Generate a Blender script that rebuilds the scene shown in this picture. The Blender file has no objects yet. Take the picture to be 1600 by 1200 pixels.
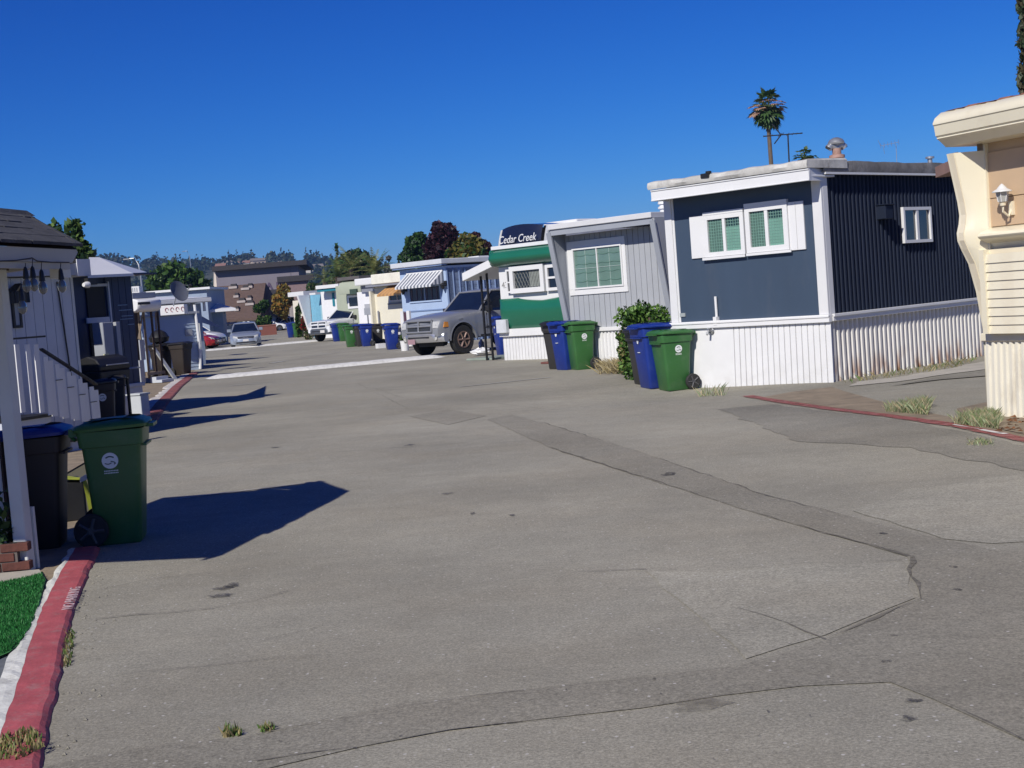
import bpy, bmesh, math, random
import numpy as np
from mathutils import Vector, Matrix
random.seed(7)
S = bpy.context.scene
COL = S.collection
R = math.radians
# ------------------------------------------------------------------ camera
FPX, EYE, ROLL, PITCH = 2200.0, 1.65, R(4.4), math.atan(132.6/2200)
FW = Vector((0, math.cos(PITCH), -math.sin(PITCH)))
UP0 = Vector((0, math.sin(PITCH), math.cos(PITCH)))
RT = Vector((1, 0, 0))*math.cos(ROLL) - UP0*math.sin(ROLL)
UPV = Vector((1, 0, 0))*math.sin(ROLL) + UP0*math.cos(ROLL)
CAM = Vector((0, 0, EYE))
cd = bpy.data.cameras.new('camera'); co = bpy.data.objects.new('camera', cd); COL.objects.link(co)
m = Matrix((RT, UPV, -FW)).transposed().to_4x4(); m.translation = CAM
co.matrix_world = m
cd.sensor_width = 36; cd.lens = 36*FPX/1600; cd.clip_start = 0.1; cd.clip_end = 9000
S.camera = co
# ------------------------------------------------------------------ sky and sun
SUN_EL = R(37); SUN_DIR = Vector((-0.48, -0.877, 0)).normalized()      # from the scene towards the sun, on the map
w = bpy.data.worlds.new('World'); S.world = w; w.use_nodes = True
nt = w.node_tree; nt.nodes.clear()
sky = nt.nodes.new('ShaderNodeTexSky'); sky.sky_type = 'NISHITA'; sky.sun_disc = False
sky.sun_elevation = SUN_EL; sky.sun_rotation = math.atan2(SUN_DIR.x, SUN_DIR.y)
sky.altitude = 900; sky.air_density = 1.0; sky.dust_density = 0.0; sky.ozone_density = 6.0
bg = nt.nodes.new('ShaderNodeBackground'); bg.inputs[1].default_value = 0.07
ow = nt.nodes.new('ShaderNodeOutputWorld')
sep = nt.nodes.new('ShaderNodeSeparateColor'); cmb = nt.nodes.new('ShaderNodeCombineColor'); nt.links.new(sky.outputs[0], sep.inputs[0])
for i, (pw_, ml) in enumerate(((2.5, .030), (1.6, .209), (1.12, .94))):      # deep, clear late-summer blue
    q = nt.nodes.new('ShaderNodeMath'); q.operation = 'POWER'; q.inputs[1].default_value = pw_; nt.links.new(sep.outputs[i], q.inputs[0])
    q2 = nt.nodes.new('ShaderNodeMath'); q2.operation = 'MULTIPLY'; q2.inputs[1].default_value = ml; nt.links.new(q.outputs[0], q2.inputs[0])
    q3 = nt.nodes.new('ShaderNodeMath'); q3.operation = 'MINIMUM'; q3.inputs[1].default_value = 14.0; nt.links.new(q2.outputs[0], q3.inputs[0]); nt.links.new(q3.outputs[0], cmb.inputs[i])
nt.links.new(cmb.outputs[0], bg.inputs[0]); nt.links.new(bg.outputs[0], ow.inputs[0])
sl = bpy.data.lights.new('sun', 'SUN'); sl.energy = 4.8; sl.angle = R(0.5); sl.color = (1.0, 0.955, 0.87)
so = bpy.data.objects.new('sun', sl); COL.objects.link(so)
sd = Vector((SUN_DIR.x*math.cos(SUN_EL), SUN_DIR.y*math.cos(SUN_EL), math.sin(SUN_EL)))
so.rotation_euler = sd.to_track_quat('Z', 'Y').to_euler(); so.location = (0, -10, 30)
S.view_settings.view_transform = 'Standard'; S.view_settings.look = 'None'
S.view_settings.exposure = 0.0; S.view_settings.gamma = 1.0; S.view_settings.use_curve_mapping = False
# ------------------------------------------------------------------ layout helpers
def ray(px, py): return FW + RT*((px-800)/FPX) + UPV*((600-py)/FPX)
def gz(x, y): return -0.10*math.exp(-((x-2.5)/1.3)**2 - ((y-22.4)/1.6)**2)
def G(px, py, z=0.0):
    d = ray(px, py); return CAM + d*((z-EYE)/d.z)
def atY(px, py, Y):
    d = ray(px, py); return CAM + d*(Y/d.y)
def proj(P):
    v = Vector(P)-CAM; w_ = v.dot(FW); return 800+FPX*v.dot(RT)/w_, 600-FPX*v.dot(UPV)/w_
def colY(px, Y, z=0.0):
    "ground point at distance Y that lies in picture column px"
    x = (px-800)/FPX*Y
    for _ in range(12):
        x += (px-proj((x, Y, z))[0])/FPX*Y
    return Vector((x, Y, z))
class Fr:
    "a local frame standing on the ground: x along the face, y into the house, z up"
    def __init__(s, O, u):
        s.O = Vector((O[0], O[1], 0)); s.u = Vector((u[0], u[1], 0)).normalized(); s.v = Vector((-s.u.y, s.u.x, 0))
        s.rz = math.atan2(s.u.y, s.u.x)
    def px(s, px, py, w=0.0):
        d = ray(px, py); t = (w-(CAM-s.O).dot(s.v))/d.dot(s.v); P = CAM+d*t-s.O
        return P.dot(s.u), P.z
    def pxs(s, px, py, x=0.0):
        d = ray(px, py); t = (x-(CAM-s.O).dot(s.u))/d.dot(s.u); P = CAM+d*t-s.O
        return P.dot(s.v), P.z
    def W(s, x, y, z=0): return s.O + s.u*x + s.v*y + Vector((0, 0, z))
RU = (0.70, -0.714); LU = (0.42, 0.907); PU = (0.17, 0.985)
# ------------------------------------------------------------------ objects
def tag(o, label=None, cat=None, group=None, kind=None):
    if label: o['label'] = label
    if cat: o['category'] = cat
    if group: o['group'] = group
    if kind: o['kind'] = kind
    return o
def thing(name, loc, rz, label, cat, group=None):
    o = bpy.data.objects.new(name, None); COL.objects.link(o)
    o.location = loc; o.rotation_euler = (0, 0, rz); o.empty_display_size = 0.2
    return tag(o, label, cat, group)
def frthing(name, fr, label, cat, group=None): return thing(name, fr.O, fr.rz, label, cat, group)
def copy_tree(o, parent=None):
    c = o.copy(); COL.objects.link(c); c.parent = parent
    for ch in list(o.children): copy_tree(ch, c)
    return c
class MB:
    def __init__(s): s.v = []; s.f = []; s.m = []; s.X = None
    def add(s, vs, fs, mi=0):
        b = len(s.v)
        s.v += [tuple(s.X @ Vector(p)) for p in vs] if s.X else [tuple(p) for p in vs]
        s.f += [tuple(b+i for i in f) for f in fs]; s.m += [mi]*len(fs); return s
    def box(s, x0, x1, y0, y1, z0, z1, mi=0):
        return s.add([(x0,y0,z0),(x1,y0,z0),(x1,y1,z0),(x0,y1,z0),(x0,y0,z1),(x1,y0,z1),(x1,y1,z1),(x0,y1,z1)],
            [(0,3,2,1),(4,5,6,7),(0,1,5,4),(1,2,6,5),(2,3,7,6),(3,0,4,7)], mi)
    def hexa(s, a, b, mi=0):
        "two quads a, b (4 points each), joined"
        return s.add(list(a)+list(b), [(3,2,1,0),(4,5,6,7),(0,1,5,4),(1,2,6,5),(2,3,7,6),(3,0,4,7)], mi)
    def ext(s, poly, fn, a, b, mi=0):
        "polygon extruded: fn(p, q, t) -> point"
        n = len(poly); vs = [fn(p, q, a) for p, q in poly]+[fn(p, q, b) for p, q in poly]
        return s.add(vs, [tuple(range(n))[::-1], tuple(range(n, 2*n))]+[(i, (i+1) % n, n+(i+1) % n, n+i) for i in range(n)], mi)
    def xz(s, poly, y0, y1, mi=0): return s.ext(poly, lambda p, q, t: (p, t, q), y0, y1, mi)
    def yz(s, poly, x0, x1, mi=0): return s.ext(poly, lambda p, q, t: (t, p, q), x0, x1, mi)
    def xy(s, poly, z0, z1, mi=0): return s.ext(poly, lambda p, q, t: (p, q, t), z0, z1, mi)
    def sheet(s, rows, mi=0, closed=False):
        "grid of points"
        n = len(rows[0]); vs = [p for r in rows for p in r]; fs = []
        for i in range(len(rows)-1):
            for j in range(n if closed else n-1):
                k = (j+1) % n; fs.append((i*n+j, i*n+k, (i+1)*n+k, (i+1)*n+j))
        return s.add(vs, fs, mi)
    def tube(s, pts, r, n=8, mi=0, caps=True):
        pts = [Vector(p) for p in pts]; rows = []
        for i, p in enumerate(pts):
            d = (pts[min(i+1, len(pts)-1)]-pts[max(i-1, 0)]).normalized()
            a = d.orthogonal().normalized() if abs(d.z) < .9 else Vector((1, 0, 0)).cross(d).normalized()
            if abs(d.z) < .9: a = d.cross(Vector((0, 0, 1))).normalized()
            b = d.cross(a); rr = r[i] if isinstance(r, (list, tuple)) else r
            rows.append([p+a*(rr*math.cos(t*2*math.pi/n))+b*(rr*math.sin(t*2*math.pi/n)) for t in range(n)])
        s.sheet(rows, mi, True)
        if caps: s.add(rows[0], [tuple(range(n))], mi); s.add(rows[-1], [tuple(range(n))[::-1]], mi)
        return s
    def lathe(s, prof, c=(0, 0, 0), n=16, mi=0, axis='z'):
        rows = []
        for r_, h in prof:
            row = []
            for t in range(n):
                a = t*2*math.pi/n; p, q = r_*math.cos(a), r_*math.sin(a)
                row.append((c[0]+p, c[1]+q, c[2]+h) if axis == 'z' else (c[0]+q, c[1]+h, c[2]+p) if axis == 'y' else (c[0]+h, c[1]+p, c[2]+q))
            rows.append(row)
        s.sheet(rows, mi, True); s.add(rows[0], [tuple(range(n))[::-1]], mi); s.add(rows[-1], [tuple(range(n))], mi)
        return s
    def build(s, name, mats, parent=None, bevel=0, smooth=False, seg=1, recalc=True):
        me = bpy.data.meshes.new(name); me.from_pydata(s.v, [], s.f)
        if not isinstance(mats, (list, tuple)): mats = [mats]
        for q in mats: me.materials.append(q)
        me.polygons.foreach_set('material_index', s.m)
        if recalc or bevel:
            bm = bmesh.new(); bm.from_mesh(me)
            bmesh.ops.remove_doubles(bm, verts=bm.verts, dist=1e-5)
            bmesh.ops.recalc_face_normals(bm, faces=bm.faces)
            if bevel:
                es = [e for e in bm.edges if len(e.link_faces) == 2 and e.calc_face_angle(0) > R(28)]
                bmesh.ops.bevel(bm, geom=es, offset=bevel, segments=seg, affect='EDGES', profile=0.6)
            bm.to_mesh(me); bm.free()
        if smooth:
            me.polygons.foreach_set('use_smooth', [True]*len(me.polygons))
            try: me.set_sharp_from_angle(angle=R(40))
            except Exception: pass
        o = bpy.data.objects.new(name, me); COL.objects.link(o)
        if parent: o.parent = parent
        return o
def inst(o, loc=(0, 0, 0), rot=(0, 0, 0), scale=(1, 1, 1), parent=None):
    c = o.copy(); COL.objects.link(c); c.location = loc; c.rotation_euler = rot; c.scale = scale; c.parent = parent; return c
# ------------------------------------------------------------------ materials
def lin(h):
    h = h.lstrip('#'); r = []
    for i in (0, 2, 4):
        c = int(h[i:i+2], 16)/255; r.append(c/12.92 if c <= .04045 else ((c+.055)/1.055)**2.4)
    return tuple(r)
MATS = {}
def mat(name, col, rough=.6, var=.12, scale=3.0, bump=0.0, bscale=40., metal=0.0, coat=0.0, spec=.5, dirt=None, dirtamt=.0, dscale=1.5, stretch=None, sss=0, obj=True):
    if name in MATS: return MATS[name]
    if isinstance(col, str): col = lin(col)
    M = bpy.data.materials.new(name); M.use_nodes = True; N = M.node_tree.nodes; L = M.node_tree.links
    P = N['Principled BSDF']; P.inputs['Roughness'].default_value = rough; P.inputs['Metallic'].default_value = metal
    P.inputs['Coat Weight'].default_value = coat; P.inputs['Specular IOR Level'].default_value = spec
    P.inputs['Coat Roughness'].default_value = .04
    tc = N.new('ShaderNodeTexCoord'); mp = N.new('ShaderNodeMapping'); L.new(tc.outputs['Object'], mp.inputs[0])
    if stretch: mp.inputs['Scale'].default_value = stretch
    n = N.new('ShaderNodeTexNoise'); n.inputs['Scale'].default_value = scale; n.inputs['Detail'].default_value = 6; n.inputs['Roughness'].default_value = .65
    L.new(mp.outputs[0], n.inputs[0])
    cr = N.new('ShaderNodeValToRGB'); cr.color_ramp.elements[0].position = .3; cr.color_ramp.elements[1].position = .7
    cr.color_ramp.elements[0].color = tuple(c*(1-var) for c in col)+(1,); cr.color_ramp.elements[1].color = tuple(min(1, c*(1+var)) for c in col)+(1,)
    L.new(n.outputs[0], cr.inputs[0]); out = cr.outputs[0]
    if dirt:
        if isinstance(dirt, str): dirt = lin(dirt)
        n2 = N.new('ShaderNodeTexNoise'); n2.inputs['Scale'].default_value = dscale; n2.inputs['Detail'].default_value = 8; n2.inputs['Roughness'].default_value = .7
        L.new(mp.outputs[0], n2.inputs[0]); r2 = N.new('ShaderNodeMapRange'); r2.inputs[1].default_value = .52; r2.inputs[2].default_value = .75
        r2.inputs[4].default_value = dirtamt; L.new(n2.outputs[0], r2.inputs[0])
        mx = N.new('ShaderNodeMix'); mx.data_type = 'RGBA'; L.new(r2.outputs[0], mx.inputs[0]); L.new(out, mx.inputs[6]); mx.inputs[7].default_value = dirt+(1,); out = mx.outputs[2]
    L.new(out, P.inputs['Base Color'])
    if bump:
        n3 = N.new('ShaderNodeTexNoise'); n3.inputs['Scale'].default_value = bscale; n3.inputs['Detail'].default_value = 5; L.new(mp.outputs[0], n3.inputs[0])
        b = N.new('ShaderNodeBump'); b.inputs['Strength'].default_value = bump; b.inputs['Distance'].default_value = .01; L.new(n3.outputs[0], b.inputs['Height']); L.new(b.outputs[0], P.inputs['Normal'])
    MATS[name] = M; return M
def leafmat(name, col, trans=.25):
    if name in MATS: return MATS[name]
    if isinstance(col, str): col = lin(col)
    M = bpy.data.materials.new(name); M.use_nodes = True; N = M.node_tree.nodes; L = M.node_tree.links
    P = N['Principled BSDF']; P.inputs['Roughness'].default_value = .5; P.inputs['Specular IOR Level'].default_value = .3
    g = N.new('ShaderNodeNewGeometry'); cr = N.new('ShaderNodeValToRGB')
    cr.color_ramp.elements[0].color = tuple(c*.6 for c in col)+(1,); cr.color_ramp.elements[1].color = tuple(min(1, c*1.4) for c in col)+(1,)
    L.new(g.outputs['Random Per Island'], cr.inputs[0]); L.new(cr.outputs[0], P.inputs['Base Color'])
    t = N.new('ShaderNodeBsdfTranslucent'); L.new(cr.outputs[0], t.inputs[0])
    ms = N.new('ShaderNodeMixShader'); ms.inputs[0].default_value = trans; L.new(P.outputs[0], ms.inputs[1]); L.new(t.outputs[0], ms.inputs[2])
    L.new(ms.outputs[0], N['Material Output'].inputs[0]); MATS[name] = M; return M
white = mat('white_paint', (.66, .66, .66), .45, .04, 2, dirt=(.45, .43, .38), dirtamt=.25, dscale=2.2, stretch=(1, 1, .35))
white2 = mat('white_enamel', (.70, .70, .70), .4, .03, 2)
offwhite = mat('off_white', (.70, .68, .62), .5, .06, 2, dirt=(.4, .35, .28), dirtamt=.25)
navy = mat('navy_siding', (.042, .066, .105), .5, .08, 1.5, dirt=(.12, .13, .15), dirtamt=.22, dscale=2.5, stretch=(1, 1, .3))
navy_shade_side = mat('navy_corrugated_shaded', (.012, .018, .036), .65, .12, 1.5, spec=.2)  # same navy siding, darkened in colour for the side turned from the sun
blackp = mat('black_plastic', (.015, .015, .016), .45, .2, 6)
rubber = mat('rubber', (.02, .02, .02), .8, .3, 20, bump=.3, bscale=60)
steel = mat('galvanised_steel', (.42, .43, .44), .4, .15, 8, metal=.7)
rustm = mat('rusty_metal', (.25, .1, .05), .8, .35, 12, bump=.4)
darkglass = mat('dark_glass', (.012, .016, .02), .04, .3, 3, spec=.8, coat=.5)
mintglass = mat('green_dark_glass', (.02, .045, .038), .08, .15, 5, coat=1); mintc = mat('mint_curtain', (.14, .30, .24), .6, .12, 5); mintc2 = mat('grey_green_curtain', (.07, .14, .115), .6, .12, 5)
blueglass = mat('car_glass', (.008, .014, .03), .05, .3, 2, spec=.5, coat=.25)
wood = mat('weathered_wood', (.22, .17, .12), .8, .3, 4, bump=.5, bscale=30, stretch=(6, 6, .6))
darkwood = mat('dark_wood', (.05, .032, .024), .8, .3, 5, stretch=(6, 6, .6))
def text(s_, size, m_, parent, loc, rot, name='lettering', depth=.004, shear=0, sx=1, align='CENTER'):
    c = bpy.data.curves.new(name, 'FONT'); c.body = s_; c.size = size; c.extrude = depth; c.shear = shear; c.align_x = align; c.align_y = 'CENTER'; c.resolution_u = 3
    t = bpy.data.objects.new(name, c); COL.objects.link(t)
    dg = bpy.context.evaluated_depsgraph_get(); me = bpy.data.meshes.new_from_object(t.evaluated_get(dg)); me.name = name
    bpy.data.objects.remove(t); me.materials.clear(); me.materials.append(m_)
    o = bpy.data.objects.new(name, me); COL.objects.link(o); o.parent = parent; o.location = loc; o.rotation_euler = rot; o.scale = (sx, 1, 1); return o
# ------------------------------------------------------------------ foliage
def leafmesh(name, cen, size, mats, parent=None, seed=0, elong=1.6, wts=None, up=0.0, midx=None):
    rng = np.random.default_rng(seed); n = len(cen); cen = np.asarray(cen, float)
    a = rng.normal(size=(n, 3)); a[:, 2] += up; a /= np.linalg.norm(a, axis=1)[:, None]
    b = rng.normal(size=(n, 3)); b -= (b*a).sum(1)[:, None]*a; b /= np.linalg.norm(b, axis=1)[:, None]
    sz = (np.asarray(size)*rng.uniform(.6, 1.3, n))[:, None]
    P = np.stack([cen-a*sz*elong*.5, cen+b*sz*.5-a*sz*.1, cen+a*sz*elong*.5, cen-b*sz*.5-a*sz*.1], 1).reshape(-1, 3)
    me = bpy.data.meshes.new(name); me.vertices.add(4*n); me.vertices.foreach_set('co', P.ravel())
    me.loops.add(4*n); me.loops.foreach_set('vertex_index', np.arange(4*n, dtype=np.int32))
    me.polygons.add(n); me.polygons.foreach_set('loop_start', np.arange(0, 4*n, 4, dtype=np.int32)); me.polygons.foreach_set('loop_total', np.full(n, 4, dtype=np.int32))
    for q in mats: me.materials.append(q)
    mi = midx if midx is not None else rng.choice(len(mats), n, p=wts)
    me.polygons.foreach_set('material_index', np.asarray(mi, dtype=np.int32)); me.update(); me.validate()
    o = bpy.data.objects.new(name, me); COL.objects.link(o)
    if parent: o.parent = parent
    return o
def clumps(blobs, n, seed=0, shell=.55):
    "points near the surfaces of ellipsoid blobs (x,y,z,rx,ry,rz)"
    rng = np.random.default_rng(seed); B = np.array(blobs, float); vol = B[:, 3]*B[:, 4]+B[:, 4]*B[:, 5]; k = rng.choice(len(B), n, p=vol/vol.sum())
    d = rng.normal(size=(n, 3)); d /= np.linalg.norm(d, axis=1)[:, None]; rr = rng.uniform(shell, 1.05, n)[:, None]
    return B[k, :3]+d*rr*B[k, 3:6]
def tree(name, base, h, cw, label, cat, mats, n=5000, leaf=.25, group=None, trunk=None, seed=0, low=.3, nb=22, wts=None, tr=.2, blobs=None, shape='round', br=.36):
    rng = random.Random(seed); t = thing(name, base, 0, label, cat, group)
    if blobs is None:
        blobs = []
        for i in range(nb):
            a = rng.uniform(0, 6.28); q = rng.random()
            if shape == 'round': rad = cw*.36*math.sqrt(rng.random()); z = h*(low+(1-low)*(.12+.78*q)); k = math.sin(math.pi*min(1, .15+.8*q)); rad *= k*1.25
            elif shape == 'cone': z = h*(low+(1-low)*q*.95); rad = cw*.35*(1-q)*rng.random(); k = max(.15, 1-q)
            r_ = cw*br*rng.uniform(.6, 1.15)*(k if shape == 'cone' else 1)*.7
            blobs.append((rad*math.cos(a), rad*math.sin(a), z, r_, r_, r_*rng.uniform(.7, 1.0)))
    trunk = trunk or MATS.get('bark') or mat('bark', (.12, .09, .065), .9, .3, 6, bump=.6, bscale=15, stretch=(3, 3, .6))
    mb = MB(); mb.tube([(0, 0, -.1), (cw*.01, 0, h*.25), (-cw*.01, cw*.01, h*.55), (0, 0, h*.8)], [tr, tr*.75, tr*.5, tr*.15], 8)
    for b in blobs[::2]:
        z0 = min(b[2]*.6, h*.5); mb.tube([(0, 0, z0), (b[0]*.5, b[1]*.5, (z0+b[2])*.5), (b[0], b[1], b[2])], [tr*.4, tr*.25, tr*.08], 5)
    mb.build('trunk', trunk, t, smooth=True)
    leafmesh('crown', clumps(blobs, n, seed), leaf, mats, t, seed, wts=wts)
    return t
# ------------------------------------------------------------------ ground, road, kerbs, markings
def axis_pts(lo, hi, fine_lo, fine_hi, step, grow=1.25):
    a = list(np.arange(fine_lo, fine_hi+1e-6, step)); s_ = step; x = fine_hi
    while x < hi: s_ *= grow; x += s_; a.append(min(x, hi))
    s_ = step; x = fine_lo; b = []
    while x > lo: s_ *= grow; x -= s_; b.append(max(x, lo))
    return b[::-1]+a
def ridge(x):
    return float(np.interp(x, [-1500, -900, -560, -409, -250, -109, 0, 300, 900, 1600], [66, 65, 63, 56, 47, 37, 31, 26, 22, 18]))
def hz(x, y):
    t = min(1, max(0, (y-480)/1000)); t = t*t*(3-2*t)
    return ridge(x)*t + t*(5*math.sin(x*.013+y*.004)+4*math.sin(x*.03+1)+5*math.sin(y*.012+x*.006)) - .5
def road_mat(name, base, specks=1.0, patchy=.16):
    M = bpy.data.materials.new(name); M.use_nodes = True; N = M.node_tree.nodes; L = M.node_tree.links; P = N['Principled BSDF']
    P.inputs['Roughness'].default_value = .9; P.inputs['Specular IOR Level'].default_value = .25
    tc = N.new('ShaderNodeTexCoord')
    def noise(sc, det=4, rough=.6, st=None):
        n = N.new('ShaderNodeTexNoise'); n.inputs['Scale'].default_value = sc; n.inputs['Detail'].default_value = det; n.inputs['Roughness'].default_value = rough
        if st:
            mp = N.new('ShaderNodeMapping'); mp.inputs['Scale'].default_value = st[0]; mp.inputs['Rotation'].default_value = (0, 0, st[1]); L.new(tc.outputs['Object'], mp.inputs[0]); L.new(mp.outputs[0], n.inputs[0])
        else: L.new(tc.outputs['Object'], n.inputs[0])
        return n.outputs[0]
    def rng_(src, a, b, c, d):
        r = N.new('ShaderNodeMapRange'); r.inputs[1].default_value = a; r.inputs[2].default_value = b; r.inputs[3].default_value = c; r.inputs[4].default_value = d; L.new(src, r.inputs[0]); return r.outputs[0]
    def mul(a, b):
        q = N.new('ShaderNodeMath'); q.operation = 'MULTIPLY'; L.new(a, q.inputs[0]); L.new(b, q.inputs[1]); return q.outputs[0]
    big = mul(rng_(noise(.35, 6, .6), .3, .7, 1-patchy, 1+patchy), rng_(noise(.09, 3, .6), .35, .65, .92, 1.07))
    streak = rng_(noise(.5, 6, .65, ((1, 5, 1), R(20))), .35, .7, 1.03, .95)
    mid = rng_(noise(4, 5, .7), .3, .75, 1.08, .9)
    fine = mul(rng_(noise(75, 3, .8), .3, .7, .6, 1.38), rng_(noise(26, 5, .85), .32, .68, .80, 1.20))
    stain = rng_(noise(.8, 8, .75), .64, .74, 1.0, .72)
    v = mul(mul(mul(big, streak), mul(mid, fine)), stain)
    vo = N.new('ShaderNodeTexVoronoi'); vo.inputs['Scale'].default_value = 24; L.new(tc.outputs['Object'], vo.inputs[0])
    chip = rng_(vo.outputs['Distance'], .12, .2, specks, 0)
    sel = N.new('ShaderNodeSeparateColor'); L.new(vo.outputs['Color'], sel.inputs[0]); chip = mul(chip, rng_(sel.outputs[0], .80, .84, 0, 1))
    c = N.new('ShaderNodeMix'); c.data_type = 'RGBA'; c.blend_type = 'MULTIPLY'; c.inputs[0].default_value = 1; c.inputs[6].default_value = tuple(base)+(1,)
    cc = N.new('ShaderNodeCombineColor'); [L.new(v, cc.inputs[i]) for i in range(3)]; L.new(cc.outputs[0], c.inputs[7])
    hue = N.new('ShaderNodeMix'); hue.data_type = 'RGBA'; L.new(rng_(noise(.6, 5), .42, .66, 0, .35), hue.inputs[0]); L.new(c.outputs[2], hue.inputs[6])
    c2 = N.new('ShaderNodeMix'); c2.data_type = 'RGBA'; c2.blend_type = 'MULTIPLY'; c2.inputs[0].default_value = 1; L.new(c.outputs[2], c2.inputs[6]); c2.inputs[7].default_value = (1.04, .98, .91, 1); L.new(c2.outputs[2], hue.inputs[7])
    m2 = N.new('ShaderNodeMix'); m2.data_type = 'RGBA'; L.new(chip, m2.inputs[0]); L.new(hue.outputs[2], m2.inputs[6]); m2.inputs[7].default_value = (.5, .48, .44, 1)
    L.new(m2.outputs[2], P.inputs['Base Color'])
    b = N.new('ShaderNodeBump'); b.inputs['Strength'].default_value = .55; b.inputs['Distance'].default_value = .006; L.new(noise(70, 4, .8), b.inputs['Height']); L.new(b.outputs[0], P.inputs['Normal'])
    MATS[name] = M; return M
asph = road_mat('asphalt', (.295, .278, .226)); asph2 = road_mat('asphalt_patch', (.25, .234, .19)); asph3 = road_mat('asphalt_sealed', (.232, .219, .182), .6, .25)
dirtm = mat('dry_earth', (.24, .19, .13), .95, .3, 3, bump=.8, bscale=25)
concm = mat('concrete', (.42, .39, .33), .85, .12, 2, bump=.3, bscale=60, dirt=(.22, .2, .17), dirtamt=.5)
farm_ = mat('distant_ground', (.12, .11, .06), .95, .3, .02)
hillm = mat('hill_grass', (.05, .055, .03), .95, .4, .02)
redp = mat('red_kerb_paint', (.40, .085, .095), .7, .2, 7, bump=.4, bscale=40, dirt=(.3, .26, .24), dirtamt=.6, dscale=9)
redw = mat('worn_red_paint', (.30, .085, .075), .8, .3, 7, dirt=(.2, .19, .175), dirtamt=.9, dscale=7)
whitep = mat('white_road_paint', (.62, .61, .58), .7, .12, 8, dirt=(.25, .24, .22), dirtamt=.7, dscale=9)
whitew = mat('worn_white_paint', (.40, .39, .36), .8, .3, 8, dirt=(.22, .21, .2), dirtamt=1, dscale=8)
crackm = mat('crack', (.165, .15, .12), .95, .3, 6)
def broken(M, sc, lo, hi, mx=1.0):
    N = M.node_tree.nodes; L = M.node_tree.links; P = N['Principled BSDF']; tc = N.new('ShaderNodeTexCoord'); n = N.new('ShaderNodeTexNoise'); n.inputs['Scale'].default_value = sc; n.inputs['Detail'].default_value = 6; n.inputs['Roughness'].default_value = .75
    L.new(tc.outputs['Object'], n.inputs[0]); r = N.new('ShaderNodeMapRange'); r.inputs[1].default_value = lo; r.inputs[2].default_value = hi; r.inputs[4].default_value = mx; L.new(n.outputs[0], r.inputs[0]); L.new(r.outputs[0], P.inputs['Alpha']); return M
oil = broken(mat('oil_stain', (.06, .054, .045), .6, .4, 8), 22, .38, .62, .9); broken(crackm, 16, .30, .55, .95)
xs = axis_pts(-2500, 2500, -12, 16, .5, 1.3); ys = axis_pts(-60, 480, -2, 50, .5, 1.3)
mb = MB(); mb.sheet([[(x, y, gz(x, y)-.004) for x in xs] for y in ys])
tag(mb.build('ground', farm_, recalc=False), kind='structure')
mb = MB(); xs2 = axis_pts(-2500, 2500, -1000, 700, 25, 1.5); ys2 = axis_pts(480, 2500, 480, 1700, 25, 1.5)
mb.sheet([[(x, y, hz(x, min(y, 1700))-.6 if y > 481 else -.004) for x in xs2] for y in ys2]); tag(mb.build('hills', hillm, recalc=False, smooth=True), kind='structure')
def drape(name, rows, m_, dz, kind='structure'):
    mb = MB(); mb.sheet([[(p[0], p[1], gz(p[0], p[1])+dz) for p in r] for r in rows]); return tag(mb.build(name, m_, recalc=False), kind=kind)
def kx(y): return -1.13-.2*y-.9*min(1, max(0, (y-13)/6)) if y < 48 else -11.63-.26*(y-48)
rows = []
for y in list(np.arange(-4, 50, .5))+list(np.arange(50, 180, 4)):
    a = kx(y)+(0 if y < 50 else -8*min(1, (y-50)/20)); b = 30+.25*y; fx = [q for q in np.arange(math.ceil((a+.1)*2)/2, 6, .5)] if y <= 50 else list(np.linspace(a+1, 5, 20))
    n_ = 40; rows.append([(x, y) for x in np.concatenate([np.linspace(a, 6, n_), np.linspace(7, b, 10)])])
drape('road', rows, asph, 0.0)
def poly_sheet(name, pts, m_, dz, kind='structure', parent=None):
    bm = bmesh.new(); vs = [bm.verts.new((p[0], p[1], dz)) for p in pts]; f = bm.faces.new(vs); bmesh.ops.triangulate(bm, faces=[f])
    for _ in range(2): bmesh.ops.subdivide_edges(bm, edges=[e for e in bm.edges if e.calc_length() > .8], cuts=1, use_grid_fill=True)
    bmesh.ops.recalc_face_normals(bm, faces=bm.faces)
    if bm.faces and sum(f.normal.z for f in bm.faces) < 0: bmesh.ops.reverse_faces(bm, faces=bm.faces)
    for v_ in bm.verts: v_.co.z += gz(v_.co.x, v_.co.y)
    me = bpy.data.meshes.new(name); bm.to_mesh(me); bm.free(); me.materials.append(m_); o = bpy.data.objects.new(name, me); COL.objects.link(o)
    if parent: o.parent = parent
    return tag(o, kind=kind)
def jag(pts, amp, seed=0, step=.25):
    rg = random.Random(seed); out = []
    for a, b in zip(pts, pts[1:]):
        a = Vector(a[:2]); b = Vector(b[:2]); n_ = max(1, int((b-a).length/step)); nn = Vector((-(b-a).y, (b-a).x)).normalized()
        for i in range(n_): out.append(a.lerp(b, i/n_)+nn*rg.uniform(-amp, amp))
    out.append(Vector(pts[-1][:2])); return out
def GP(*pp): return [tuple(G(x, y)[:2]) for x, y in pp]
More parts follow.
